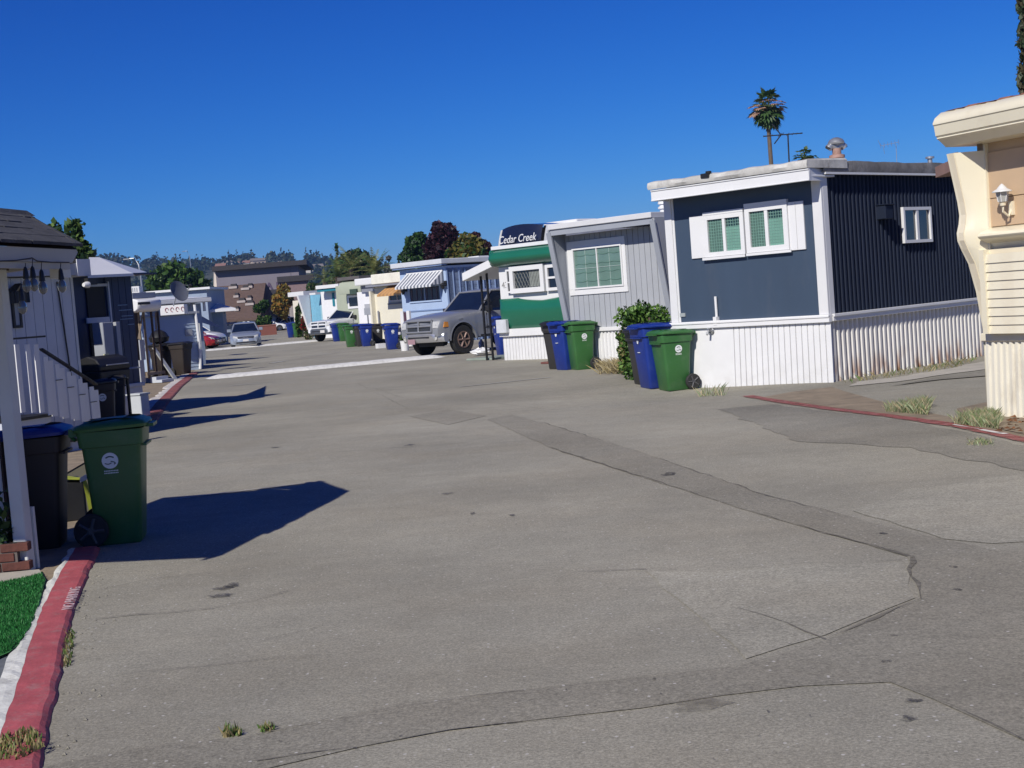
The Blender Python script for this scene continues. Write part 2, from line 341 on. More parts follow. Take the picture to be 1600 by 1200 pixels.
# resurfaced trench strips
pp = GP((800,648),(845,660),(1000,706),(1200,776),(1420,832),(1550,860),(1700,868),(1700,1190),(1600,1158),(1390,1066),(1250,1072),(1000,1107),(700,1143),(560,1168),(400,1205),(200,1230),(60,1200),(200,1172),(400,1150),(620,1105),(900,1070),(1160,1040),(1290,1000),(1437,937),(1420,870),(1200,808),(1000,745),(860,700),(760,655))
poly_sheet('road_patch', jag(pp+[pp[0]], .012, 3)[:-1], asph2, .004)
pp = GP((1120,640),(1250,690),(1420,700),(1600,735),(1700,750),(1700,705),(1590,694),(1400,655),(1200,632))
poly_sheet('road_patch', jag(pp+[pp[0]], .05, 5)[:-1], asph3, .004)
pp = GP((1010,892),(1100,896),(1260,884),(1412,879),(1428,935),(1290,993),(1170,1030),(1110,985)); poly_sheet('road_patch', jag(pp+[pp[0]], .02, 8)[:-1], road_mat('asphalt_pale', (.315, .298, .243)), .004)
pp = GP((1330,798),(1420,765),(1600,742),(1640,846),(1550,850),(1480,842)); poly_sheet('road_patch', jag(pp+[pp[0]], .03, 9)[:-1], MATS['asphalt_pale'], .004)
pp = GP((640,651),(700,640),(760,650),(700,664)); poly_sheet('road_patch', pp, asph2, .004)
def ribbon(mb, pts, wd, dz=.008, amp=.02, seed=0, mi=0):
    P_ = jag(pts, amp, seed, .18); rg = random.Random(seed+9); rws = []
    for i, p in enumerate(P_):
        d = (P_[min(i+1, len(P_)-1)]-P_[max(i-1, 0)]).normalized(); n_ = Vector((-d.y, d.x)); q = wd*.5*(rg.uniform(.9, 1.1) if wd > .05 else rg.uniform(.15, 1.5)* max(.06, min(1, .75+.8*math.sin(i*.17+seed)+rg.uniform(-.3, .3))))
        rws.append([(p.x+n_.x*q, p.y+n_.y*q, gz(p.x, p.y)+dz), (p.x-n_.x*q, p.y-n_.y*q, gz(p.x, p.y)+dz)])
    mb.sheet(rws, mi)
mb = MB()
cr_ = [((860,700),(1000,745),(1200,808),(1420,870)),((845,660),(1000,706),(1200,776),(1420,832),(1550,860)),((1420,870),(1437,937),(1290,1000),(1160,1040),(900,1070),(620,1105),(400,1150)),((400,1190),(560,1168),(700,1143),(1000,1107),(1250,1072),(1390,1066),(1500,1110),(1600,1158)),
 ((400,1003),(480,985),(600,942),(770,910),(900,895),(1010,890)),((1010,890),(1100,895),(1260,882),(1410,876)),((1150,952),(1230,975),(1290,1000)),((140,925),(240,905),(400,888)),((150,968),(330,952),(450,925)),
 ((180,1055),(330,1040),(500,1025)),((1000,810),(1100,830),(1180,800)),((570,602),(630,622)),((400,712),(560,705),(720,693),(850,690)),((240,738),(400,716)),((560,600),(640,640),(660,650)),((700,575),(860,592)),((620,628),(700,622),(860,640)),((860,885),(866,902))]
for i, c_ in enumerate(cr_): ribbon(mb, GP(*c_), [.03, .016, .028, .022, .018][i] if i < 5 else .010, seed=i)
tag(mb.build('road_crack', crackm, recalc=False), kind='structure')
mb = MB(); rg = random.Random(5)
def blot(mb, px, py, rx, ry, seed, dz=.0085, mi=0):
    c = G(px, py); rg2 = random.Random(seed); n_ = 22; ph = [rg2.uniform(0, 6.28) for _ in range(3)]; a0 = [1+.22*math.sin(2*6.283*i/n_+ph[0])+.15*math.sin(3*6.283*i/n_+ph[1])+.10*math.sin(5*6.283*i/n_+ph[2]) for i in range(n_)]
    mb.add([(c.x, c.y, gz(c.x, c.y)+dz)]+[(c.x+rx*a0[i]*math.cos(i*6.283/n_), c.y+ry*a0[i]*math.sin(i*6.283/n_), gz(c.x, c.y)+dz) for i in range(n_)], [(0, 1+i, 1+(i+1) % n_) for i in range(n_)], mi)
for a in [(350,920,.07,.05),(345,932,.09,.04),(362,916,.05,.06),(1394,995,.02,.02),(1425,1097,.03,.025),(1420,1125,.035,.03),(1385,1036,.02,.025),(1045,742,.07,.10),(738,803,.02,.05),(1380,835,.025,.03),(1490,887,.02,.03),(1495,923,.02,.025),(700,772,.05,.05),(430,700,.05,.06),(640,696,.06,.08),(800,806,.03,.03)]: blot(mb, *a, seed=a[0])
for i in range(30): blot(mb, rg.uniform(150, 1550), rg.uniform(700, 1190), rg.uniform(.004, .011), rg.uniform(.004, .012), i)
tag(mb.build('road_stain', oil, recalc=False), kind='structure')
mb = MB(); blot(mb, 1095, 1103, .13, .07, 77, .009)
tag(mb.build('road_stain', broken(mat('damp_stain', (.2, .18, .14), .9, .2, 6), 9, .36, .66, .6), recalc=False), kind='structure')
# painted bars across the road
def line_sheet(a, b, wd, m_, dz=.010, name='painted_line'):
    A = Vector(G(*a)[:2]); B = Vector(G(*b)[:2]); d = (B-A).normalized(); n_ = Vector((-d.y, d.x))*wd/2; k = max(2, int((B-A).length/.3))
    mb = MB(); rg2 = random.Random(a[0]); mb.sheet([[tuple(A.lerp(B, i/k)+n_*rg2.uniform(.93, 1.05))+(dz,), tuple(A.lerp(B, i/k)-n_*rg2.uniform(.93, 1.05))+(dz,)] for i in range(k+1)])
    return tag(mb.build(name, m_, recalc=False), kind='structure')
def speed_bump(a, b, label):
    A = G(*a); B_ = G(*b); d = (B_-A); L_ = d.length; t = thing('speed_bump', A, math.atan2(d.y, d.x), label, 'speed bump', 'white speed bumps across the lane'); mb = MB(); n_ = 40; rg2 = random.Random(3)
    mb.sheet([[(L_*i/n_, w_*(1+rg2.uniform(-.06, .06)), .012+h_*min(1, i/1.5, (n_-i)/1.5)*rg2.uniform(.93, 1.05)) for w_, h_ in ((-.34, -.01), (-.30, .035), (-.16, .085), (0, .10), (.16, .085), (.34, -.01))] for i in range(n_+1)]); mb.build('hump', whitep, t, smooth=True)
speed_bump((322,593), (692,558), 'nearer white-painted speed bump crossing the lane'); speed_bump((318,549), (500,533), 'farther white-painted speed bump under the silver sedan')
line_sheet((422,568), (446,564), .22, whitew); line_sheet((360,603), (408,599), .12, whitew); line_sheet((265,782), (472,756), .035, whitew)
line_sheet((718,605), (860,590), .10, whitew); line_sheet((468,559), (530,551), .12, whitew); line_sheet((775,563), (860,553), .1, whitew)
# red painted kerb line on the right and its white worn bits
broken(redw, 7, .25, .5, .9)
redr = GP((1168,618),(1185,622),(1230,630),(1300,640),(1400,652),(1500,667),(1600,688),(1760,725))
mb = MB(); ribbon(mb, redr, .17, .011, .008, 3); tag(mb.build('painted_line', redw, recalc=False), kind='structure')
mb = MB(); ribbon(mb, GP((1490,665),(1530,672)), .05, .014, .004, 3); ribbon(mb, GP((1533,673),(1572,680)), .06, .014, .004, 4); tag(mb.build('painted_line', whitep, recalc=False), kind='structure')
# left kerb: red face and top, ragged white strip behind it
def kerb(pts, wtop, h, name, m_, m2, wwhite, seed=1, dz=.003):
    P_ = jag(pts, .004, seed, .10); mb = MB(); mw = MB(); rws = []; rw = []; rg = random.Random(seed)
    for i, p in enumerate(P_):
        d = (P_[min(i+1, len(P_)-1)]-P_[max(i-1, 0)]).normalized(); n_ = Vector((-d.y, d.x)); e = rg.uniform(-.007, .007)
        q = lambda t, z: (p.x+n_.x*t, p.y+n_.y*t, z+dz)
        rws.append([q(e*.8, 0), q(.012+e, h*.45), q(.035+e*.4, h*.92), q(.06, h), q(.06+wtop*.5, h*1.04), q(.06+wtop, h)]); kk = getattr(rg, 'kk', .9); kk = min(1.25, max(.45, kk+rg.uniform(-.22, .22))); rg.kk = kk; k = kk
        rw.append([q(.061+wtop, h-.001), q(.061+wtop+wwhite*k*.5, h*.96+rg.uniform(-.006, .006)), q(.061+wtop+wwhite*k, h*.75), q(.061+wtop+wwhite*k+.02, 0)])
    mb.sheet(rws); mb.add(rws[-1], [tuple(range(6))]); mb.add(rws[0], [tuple(range(6))[::-1]]); mw.sheet(rw)
    o = tag(mb.build(name, m_), kind='structure'); tag(mw.build('kerb_edge', m2), kind='structure'); return P_
KL = GP((62,1225),(75,1150),(95,1060),(103,1010),(118,950),(140,895),(158,858))
KL = [(KL[0][0]+.1, KL[0][1]-.8)]+KL
KP = kerb(KL, .125, .028, 'kerb', redp, mat('white_kerb_paint', (.6, .6, .56), .8, .12, 6, bump=.6, bscale=30, dirt=(.2, .19, .17), dirtamt=.8, dscale=5), .075)
KF = kerb(GP((243,664),(262,632),(285,605),(312,582)), .20, .035, 'kerb', redw, mat('white_far_kerb', (.5, .47, .44), .8, .2, 5, dirt=(.3, .2, .18), dirtamt=.6), .2, 4)
# stencilled words on the kerb top
kt = tag(MB().box(-.001, .001, -.001, .001, 0, .001).build('kerb_lettering', whitep), kind='structure'); k0 = G(113, 934, .032); kdir = Vector((G(103,960,.092)-G(126,900,.092))[:2]).normalized()
kt.location = (k0.x, k0.y, .0335)
ang = math.atan2(-kdir.y, -kdir.x); 
text('NO PARKING', .095, mat('faded_stencil', (.48, .36, .38), .8, .3, 20), kt, (0, 0, 0), (0, 0, ang), depth=.001, sx=1.25)
# left verge: earth, slab, artificial turf, grey fabric; earth strips on the right
poly_sheet('verge', GP((30,1250),(45,1150),(66,1050),(92,950),(120,895),(146,862))+[(-3.9, 12.5), (-5.2, 15.5), (-6, 22.5), (-12, 22.5), (-12, 4)], dirtm, .012)
poly_sheet('verge', GP((205,668),(232,652),(252,628),(276,602),(303,579),(308,573))+[(-14, 52), (-16, 40), (-8.6, 25.5)], dirtm, .006)
turf = poly_sheet('artificial_turf', GP((-60,925),(0,918),(45,909),(66,903),(72,912),(60,960),(40,1008),(15,1028),(-60,1060)), mat('turf_base', (.03, .16, .035), .9, .3, 12), .030, 'structure')
poly_sheet('slab', GP((-60,912),(0,903),(62,897),(66,903),(45,909),(0,918),(-60,925)), concm, .034)
poly_sheet('ground_fabric', GP((-60,1064),(12,1032),(42,1010),(34,1052),(0,1085),(-60,1100)), mat('grey_fabric', (.12, .13, .14), .8, .3, 5, bump=.6, bscale=12), .022)
def inpoly(x, y, P_):
    c = False; j = len(P_)-1
    for i in range(len(P_)):
        if (P_[i][1] > y) != (P_[j][1] > y) and x < (P_[j][0]-P_[i][0])*(y-P_[i][1])/(P_[j][1]-P_[i][1])+P_[i][0]: c = not c
        j = i
    return c
def blades(name, P_, n, h, mats, seed=0, z=0, label=None, cat='grass', lean=.35, bw=.006, thingy=False):
    rg = random.Random(seed); X0 = min(p[0] for p in P_); X1 = max(p[0] for p in P_); Y0 = min(p[1] for p in P_); Y1 = max(p[1] for p in P_); mb = MB(); k = 0
    while k < n:
        x, y = rg.uniform(X0, X1), rg.uniform(Y0, Y1)
        if not inpoly(x, y, P_): continue
        k += 1; a = rg.uniform(0, 6.28); hh = h*rg.uniform(.5, 1.3); b = rg.uniform(0, 6.28); lx, ly = math.cos(b)*hh*lean*rg.random()*2, math.sin(b)*hh*lean*rg.random()*2; wx, wy = math.cos(a)*bw, math.sin(a)*bw; zz = gz(x, y)+z
        mb.add([(x-wx, y-wy, zz), (x+wx, y+wy, zz), (x+lx*.5+wx*.6, y+ly*.5+wy*.6, zz+hh*.6), (x+lx, y+ly, zz+hh*.95)], [(0, 1, 2, 3)], rg.randrange(len(mats)))
    return tag(mb.build(name, mats, recalc=False), label, cat, None, 'stuff')
tg = [leafmat('turf_a', (.025, .15, .035)), leafmat('turf_b', (.04, .21, .05))]
blades('turf_pile', GP((-40,925),(0,919),(45,910),(66,904),(70,912),(58,960),(38,1006),(15,1026),(-40,1050)), 16000, .022, tg, 1, .03, 'bright green artificial turf beside the red kerb', 'turf', bw=.004)
dg = [leafmat('dry_a', (.32, .26, .13)), leafmat('dry_b', (.22, .2, .08)), leafmat('weed_green', (.10, .17, .04))]
blades('weeds', GP((0,1165),(55,1150),(70,1180),(30,1200),(-10,1200)), 320, .028, dg, 2, .03, 'dry weeds growing over the near end of the red kerb', 'weeds')
blades('weeds', GP((100,990),(118,985),(112,1040),(98,1045)), 120, .035, dg, 3, 0, 'small weeds at the foot of the red kerb', 'weeds')
blades('weeds', GP((345,1146),(372,1142),(378,1150),(350,1153)), 60, .04, dg, 4, 0, 'tiny weed tuft in a road crack at the bottom left', 'weeds')
blades('weeds', GP((405,1138),(428,1136),(430,1144),(408,1146)), 50, .03, dg, 5, 0, 'tiny weed tuft in the road crack further right', 'weeds')
gd = [leafmat('pale_weed', (.30, .34, .20)), leafmat('straw', (.42, .36, .22)), leafmat('weed_dusty', (.18, .24, .10))]
poly_sheet('verge', GP((1190,621),(1240,612),(1300,605),(1320,612),(1420,640),(1500,655),(1545,665),(1600,676),(1640,690),(1600,684),(1500,664),(1400,649),(1300,637)), dirtm, .007)
poly_sheet('verge', GP((1495,640),(1540,630),(1600,640),(1700,640),(1700,705),(1600,680),(1500,658)), dirtm, .013)
poly_sheet('driveway_strip', jag(GP((1325,604),(1400,597),(1500,583),(1560,575),(1560,560),(1480,577),(1400,590),(1340,597),(1325,604)), .04, 4)[:-1], concm, .009)
poly_sheet('driveway_strip', jag(GP((1390,604),(1470,594),(1545,588),(1545,580),(1480,588),(1390,604)), .03, 4)[:-1], asph3, .014)
blades('weeds', GP((1380,644),(1450,650),(1455,632),(1430,636)), 900, .12, gd, 6, .01, 'pale grassy weeds by the red line in front of the driveway', 'weeds', .5, .0035)
blades('weeds', GP((1490,664),(1560,672),(1560,650),(1510,652)), 1400, .10, gd, 7, .01, 'green and straw weeds at the foot of the cream skirt corner', 'weeds', .5, .0035)
blades('weeds', GP((1510,697),(1550,697),(1552,691),(1515,690)), 100, .05, gd, 8, .0, 'flattened straw weeds on the asphalt below the red line', 'weeds', .9)
blades('weeds', GP((1090,613),(1130,616),(1135,610),(1095,608)), 60, .16, gd, 9, 0, 'thin bare twigs sprouting at the foot of the white skirt', 'weeds', .6)
blades('weeds', GP((935,585),(985,585),(1000,570),(950,573)), 900, .22, gd[1:2]+dg[:1], 10, 0, 'dry straw grass under the green bush', 'weeds', .8)
blades('weeds', GP((1320,600),(1500,575),(1530,560),(1320,596)), 300, .09, dg, 11, 0, 'dry grass along the rusty foot of the side skirt', 'weeds', .8)
lf = MB(); rg = random.Random(3)
for i in range(60):
    p = G(rg.uniform(1560, 1640), rg.uniform(655, 680)); a = rg.uniform(0, 6.28); s_ = rg.uniform(.02, .045)
    lf.add([(p.x+s_*math.cos(a), p.y+s_*math.sin(a), .03), (p.x-s_*math.sin(a), p.y+s_*math.cos(a), .05), (p.x-s_*math.cos(a), p.y-s_*math.sin(a), .035)], [(0, 1, 2)])
tag(lf.build('fallen_leaves', leafmat('brown_leaf', (.2, .09, .04)), recalc=False), 'brown fallen leaves against the cream corrugated skirt', 'leaves', None, 'stuff')
# crumbled asphalt and stones along the kerb
lf = MB()
for i in range(70):
    a = KP[rg.randrange(5, len(KP)-1)]; x = a.x+rg.uniform(.0, .12)+abs(rg.gauss(0, .05)); y = a.y+rg.uniform(-.1, .1); s_ = rg.uniform(.003, .010)
    lf.add([(x-s_, y-s_, .002), (x+s_, y-s_*.6, .002), (x+s_*.7, y+s_, .002), (x-s_*.8, y+s_*.8, .002), (x+s_*.1, y, .003+s_*.9)], [(0, 1, 4), (1, 2, 4), (2, 3, 4), (3, 0, 4)], rg.randrange(2))
tag(lf.build('gravel', [asph3, asph], recalc=False), 'crumbled asphalt bits and grit along the red kerb', 'gravel', None, 'stuff')
# ------------------------------------------------------------------ far-off hills, woods, houses
gA = [leafmat('wood_dark', (.016, .034, .018), .1), leafmat('wood_mid', (.028, .046, .024), .1), leafmat('wood_olive', (.045, .05, .026), .1)]
rg = random.Random(11); cen = []; szs = []
hh_spots = [(355,412,900),(425,409,1250),(437,413,1100),(344,417,850),(475,417,760),(485,423,700),(498,417,720),(292,413,1200),(405,408,1350),(380,412,1150)]
hspots = []
hw = [mat('far_wall', (.62, .58, .52), .8), mat('far_wall_tan', (.42, .34, .27), .8)]; hr = [mat('far_roof', (.2, .17, .15), .9), mat('far_roof_red', (.25, .13, .09), .9)]
hl = ['white house among trees on the hill above the dark roof left end', 'small pale house just above the long dark warehouse roof', 'pale hill house right of centre above the warehouse roof', 'tan house on the hill left of the warehouse',
 'white hillside house just right of the warehouse roof end', 'lowest white hillside house right of the warehouse', 'white house with pale gable among trees, rightmost on the hill', 'small white house on the hill above the round green tree', 'highest small house near the ridge above the warehouse', 'faint house on the hill above the brown roof']
for i, (px, py, Y) in enumerate(hh_spots):
    Y = min(range(620, 1500, 10), key=lambda q: abs(atY(px, py, q).z-hz(atY(px, py, q).x, q)-4)); c = atY(px, py, Y); z0 = hz(c.x, Y); s_ = 3.6+2.4*rg.random(); H = 6.5
    t = thing('hillside_house', (c.x, Y, z0-2), rg.uniform(-.5, .5), hl[i], 'house', 'houses on the far hill'); hspots.append((px, Y))
    MB().box(-s_, s_, 0, 9, 0, H).build('wall', hw[i % 3 == 2], t)
    MB().add([(-s_-.6, -.6, H), (s_+.6, -.6, H), (s_+.6, 9.6, H), (-s_-.6, 9.6, H), (-s_-.6, 4.5, H+2.4), (s_+.6, 4.5, H+2.4)], [(0, 1, 5, 4), (2, 3, 4, 5), (0, 4, 3), (1, 2, 5), (0, 3, 2, 1)]).build('roof', hr[i % 2], t)
    for k in (-.6, 0, .55): MB().box(k*s_-.8, k*s_+.8, -.08, .02, H-3.2, H-1.4).build('window', darkglass, t)
for i in range(9000):
    Y = 780+800*rg.random()**.8; x = rg.uniform(-.52, .22)*Y
    px = 800+x/Y*2200
    if any(abs(px-a) < 11 and b-330 < Y < b+8 for a, b in hspots): continue
    if 205 < px < 245 and 1100 < Y < 1500 and rg.random() < .85: continue
    h = rg.uniform(5, 12)*(1 if Y < 1380 else 1.1); k = 22; con = rg.random() < .22; z0 = hz(x, Y)
    if con: h *= 1.35
    for _ in range(k):
        q = rg.random(); a = rg.uniform(0, 6.28); rr = (h*.20*(1-q)+.3 if con else h*.42*math.sin(math.pi*min(1, .12+.8*q)))*math.sqrt(rg.random())
        cen.append((x+rr*math.cos(a), Y+rr*math.sin(a), z0+h*(.1+.9*q))); szs.append(1.8 if con else 2.6)
tag(leafmesh('hillside_wood', cen, np.array(szs), gA, None, 3, 1.3), 'dark wooded hillside along the horizon', 'wood', None, 'stuff')
# ------------------------------------------------------------------ warehouse
purp = mat('mauve_cladding', (.19, .17, .20), .8, .06, .3); cream = mat('cream_render', (.62, .54, .46), .8, .05, .5); droof = mat('dark_roof_band', (.03, .026, .03), .7, .1, 1)
wf = Fr(colY(345, 230), (1, .10)); t = frthing('warehouse', wf, 'large mauve flat-roofed warehouse with dark roof band and faint lettering', 'warehouse')
x1, _ = wf.px(468, 440); zt = wf.px(345, 421)[1]; xl = wf.px(333, 430)[0]
MB().box(0, x1, 0, 30, 0, zt).build('wall', purp, t)
x0b = wf.px(331, 420, -1)[0]; x1b = wf.px(480, 420, -1)[0]; ztb = wf.px(400, 412.5, -1)[1]; zbb = wf.px(400, 419, -1)[1]
MB().box(x0b, x1b, -1.2, 31, zbb, ztb+.1).build('roof', droof, t)
MB().hexa([(xl-1, 1.5, 0), (-.01, .3, 0), (-.01, 20, 0), (xl-1, 20, 0)], [(xl, 1.5, zbb-.02), (-.01, .3, zbb-.02), (-.01, 20, zbb-.02), (xl, 20, zbb-.02)]).build('end_wing', cream, t)
x2 = wf.px(440, 445)[0]; x3 = wf.px(482, 445)[0]; z2 = wf.px(440, 441, -2)[1]; MB().box(x2, x3, -2, -.01, 0, z2).build('low_wing', mat('brown_mauve_wall', (.22, .15, .15), .8), t)
MB().box(x2-.5, x3+1, -2.6, -.02, z2, z2+.9).build('low_roof', droof, t)
xa = wf.px(403, 470, -.6)[0]; za = wf.px(403, 463, -.6)[1]; MB().box(xa-12, x2-.6, -1.8, -.02, za, za+.9).build('canopy', droof, t)
zl = wf.px(415, 453)[1]
text('VUAKE', 3.0, mat('purple_letter', (.085, .06, .11), .8), t, (wf.px(419, 452)[0], -.12, zl), (R(90), 0, 0), 'lettering', .06, sx=.95)
for i in range(12): MB().box(xl+4+i*4.2, xl+4.1+i*4.2, -.05, -.005, za+2, zbb-.1).build('panel_seam', mat('mauve_seam', (.15, .135, .16), .8), t) if i > 1 and xl+4+i*4.2 < x1 else None
# ------------------------------------------------------------------ brown-roofed hall
bf = Fr(colY(349, 165), (1, -.03)); t = frthing('brown_roofed_hall', bf, 'low cream building under a big brown shingled roof with vents', 'building')
xr = bf.px(407, 500)[0]; ze = bf.px(380, 498, -1)[1]; zr = bf.px(350, 447, 7)[1]; xt = bf.px(297, 448, 7)[0]
brn = mat('brown_shingles', (.105, .068, .055), .9, .25, 2.5, bump=.5, bscale=6, stretch=(1, 1, 4))
MB().box(.1, xr-.2, 0, 14, 0, ze+.3).build('wall', cream, t)
mb = MB(); mb.sheet([[(xt-4, -1.0, ze), (xr+.2, -1.0, ze)], [(xt-4, 7, zr), (xr-.4, 7, zr)], [(xt-4, 15, ze), (xr+.2, 15, ze)]]); mb.sheet([[(xt-4, -1.0, ze-.25), (xr+.2, -1.0, ze-.25)], [(xt-4, -1.0, ze), (xr+.2, -1.0, ze)]]); mb.add([(xr+.2, -1, ze), (xr-.4, 7, zr), (xr+.2, 15, ze)], [(0, 1, 2)]); mb.build('roof', brn, t)
for px, py, s_ in [(365,449,.5),(384,451,.5),(391,448,.35),(370,463,.3),(378,471,.5),(390,467,.3),(391,475,.5),(371,484,.25)]:
    d = (zr-ze)/8.; 
    x, z = bf.px(px, py, 3); w_ = (z-ze)/d-1
    for _ in range(6): x, z = bf.px(px, py, w_); w_ = (z-ze)/d-1
    vt = MB().box(x-s_, x+s_, w_-.5, w_+.4, z-.15, z+.12).build('roof_vent', mat('vent_grey', (.38, .33, .31), .6), t)
    MB().box(x-s_*.6, x+s_*.7, w_-.2, w_+.4, z+.121, z+.42).build('vent_hood', droof, vt)
for px in (353, 364, 372, 384, 392): x = bf.px(px, 505)[0]; MB().box(x-.5, x+.5, -.07, -.001, .2, 2.1).build('door', [white, darkwood][px % 2], t)
for px in (360, 381, 388): x = bf.px(px, 505, -.9)[0]; MB().box(x-.12, x+.12, -.9, -.7, 0, ze-.3).build('post', white, t)
# low brick wall, fence, planting behind it
wf2 = Fr(G(402, 525), (1, .12)); t = frthing('brick_wall', wf2, 'low dark red brick wall at the bend behind the silver car', 'wall')
xe = wf2.px(432, 515)[0]; ww = mat('red_brick', (.17, .06, .045), .9, .35, 8, stretch=(1, 1, 5)); MB().box(0, xe, 0, .3, -.1, wf2.px(415, 509)[1]).build('brickwork', ww, t); MB().box(-.05, xe+.05, -.05, .35, wf2.px(415, 509)[1], wf2.px(415, 509)[1]+.08).build('coping', mat('brick_coping', (.25, .12, .09), .9), t)
ff = Fr(colY(440, 205), (1, .05)); t = frthing('board_fence', ff, 'pale grey board fence behind the parked cars at the bend', 'fence'); xe = ff.px(497, 490)[0]
i = 0; x = 0.
fb = None
while x < xe:
    if fb is None: fb = MB().box(0, .42, 0, .05, 0, 3.4).build('board', mat('grey_board', (.3, .27, .26), .9, .2, 2), t)
    else: inst(fb, (x, (i % 2)*.03, 0), parent=t)
    x += .45; i += 1
rgd = Fr(colY(404, 215), (1, 0)); t = frthing('far_shed', rgd, 'dark brown low shed behind the small green tree', 'shed'); MB().box(0, rgd.px(446, 480)[0], 0, 6, 0, rgd.px(420, 474)[1]).build('wall', darkwood, t); MB().box(-.4, rgd.px(447, 480)[0], -.5, 6.5, rgd.px(420, 474)[1], rgd.px(420, 472)[1]).build('roof', droof, t)
# ------------------------------------------------------------------ trees
gr = [leafmat('leaf_green', (.035, .08, .018)), leafmat('leaf_bright', (.07, .13, .025)), leafmat('leaf_dark', (.016, .04, .014))]
lime = [leafmat('leaf_lime', (.11, .17, .04)), leafmat('leaf_green2', (.055, .11, .03)), leafmat('leaf_deep', (.02, .05, .02))]
def treepx(name, px, pbase, ptop, pw, Y, label, cat, mats, **k):
    b = colY(px, Y); h = atY(px, ptop, Y).z; w_ = pw/2200*Y; return tree(name, (b.x, b.y, 0), h, w_, label, cat, mats, **k)
treepx('round_tree', 284, 0, 420, 96, 150, 'broad rounded green tree behind the white flat roofs on the left', 'tree', gr, n=9000, leaf=.42, nb=26, low=.35, seed=4)
treepx('garden_tree', 414, 0, 466, 26, 150, 'small dark green tree at the end of the brown roof', 'tree', gr, n=2500, leaf=.28, nb=12, low=.1, seed=5)
treepx('autumn_tree', 449, 0, 449, 38, 170, 'orange and yellow leaved tree at the bend of the road', 'tree', [leafmat('leaf_orange', (.30, .15, .03)), leafmat('leaf_gold', (.26, .19, .04)), leafmat('leaf_olive', (.12, .12, .03))], n=4500, leaf=.34, nb=16, low=.25, seed=6)
treepx('street_tree', 500, 0, 436, 36, 190, 'olive green tree behind the roofs left of the palms', 'tree', [leafmat('leaf_olive2', (.10, .10, .04)), gr[0]], n=3000, leaf=.4, nb=14, seed=7)
treepx('conifer', 536, 0, 376, 26, 210, 'dark pointed conifer standing above the green thicket', 'tree', [gr[2], gr[0]], n=5000, leaf=.4, nb=40, low=.2, shape='cone', seed=8)
treepx('broad_tree', 562, 0, 389, 76, 190, 'broad dark green tree behind the palms', 'tree', [gr[2], gr[0], leafmat('leaf_olive2', (.10, .10, .04))], n=11000, leaf=.42, nb=30, low=.2, seed=9)
treepx('tall_fir', 524, 0, 404, 20, 215, 'shorter dark fir just left of the tall conifer', 'tree', [gr[2], gr[0]], n=2500, leaf=.4, nb=24, low=.2, shape='cone', seed=18)
treepx('bare_tree', 614, 0, 393, 26, 230, 'grey thin-leaved tree on the slope behind the cream houses', 'tree', [leafmat('leaf_grey', (.16, .15, .13)), leafmat('leaf_grey2', (.10, .11, .09))], n=2200, leaf=.35, nb=12, seed=10)
treepx('green_tree', 661, 0, 357, 54, 130, 'deep green tree left of the purple-leaved plum', 'tree', [gr[0], gr[2]], n=10000, leaf=.30, nb=44, low=.2, seed=31, br=.27)
treepx('purple_plum', 702, 0, 341, 70, 125, 'tall purple-leaved plum tree behind the blue house', 'tree', [leafmat('leaf_purple', (.035, .012, .018)), leafmat('leaf_plum', (.06, .022, .03)), leafmat('leaf_black', (.018, .008, .012))], n=12000, leaf=.28, nb=46, low=.3, seed=33, br=.26)
treepx('purple_plum', 752, 0, 353, 46, 132, 'smaller purple-leaved plum tree beside the trailer with the dark front', 'tree', [MATS['leaf_purple'], MATS['leaf_plum']], n=6000, leaf=.32, nb=20, low=.3, seed=14)
treepx('olive_tree', 738, 0, 373, 74, 108, 'low yellow-green tree in front of the purple plums', 'tree', [leafmat('leaf_yellowgreen', (.11, .10, .02)), leafmat('leaf_ochre', (.15, .12, .03)), gr[0]], n=8000, leaf=.28, nb=24, low=.3, seed=15)
treepx('hedge_tree', 640, 0, 390, 40, 170, 'green tree behind the blue house left of the plum trees', 'tree', gr, n=5000, leaf=.35, nb=18, seed=16)
for i, (px, pt, pw, Y) in enumerate([(590,398,20,260),(630,395,18,270),(600,404,24,240)]):
    treepx('slope_conifer', px, 0, pt, pw, Y, ['dark conifer on the slope just right of the broad tree', 'narrow conifer on the slope behind the blue house roof', 'lower conifer between the broad tree and the grey tree'][i], 'tree', [gr[2], leafmat('wood_mid', (.028, .046, .024))], n=2200, leaf=.5, nb=26, shape='cone', low=.15, seed=20+i, group='conifers on the slope')
# big-leaved tree over the trailers at the left
c0 = colY(103, 46); zt = atY(85, 348, 46).z
def ball(px, py, r_): p = atY(px, py, 46); return (p.x-c0.x, 0, p.z, r_, r_, r_*.9)
bl = [ball(77,366,.28), ball(74,375,.22), ball(85,353,.2), ball(88,365,.25), ball(84,378,.35), ball(96,382,.3), ball(114,352,.25), ball(113,362,.28), ball(122,368,.22), ball(112,378,.3), ball(119,382,.35), ball(128,388,.3), ball(134,396,.32), ball(122,395,.4), ball(105,390,.45), ball(126,350,.12), ball(100,402,.6)]
tree('fig_tree', (c0.x, 46, 0), zt, 2, 'broad-leaved tree showing between the shingle roof and the white roof', 'tree', lime, n=1900, leaf=.15, seed=2, blobs=bl, tr=.12)
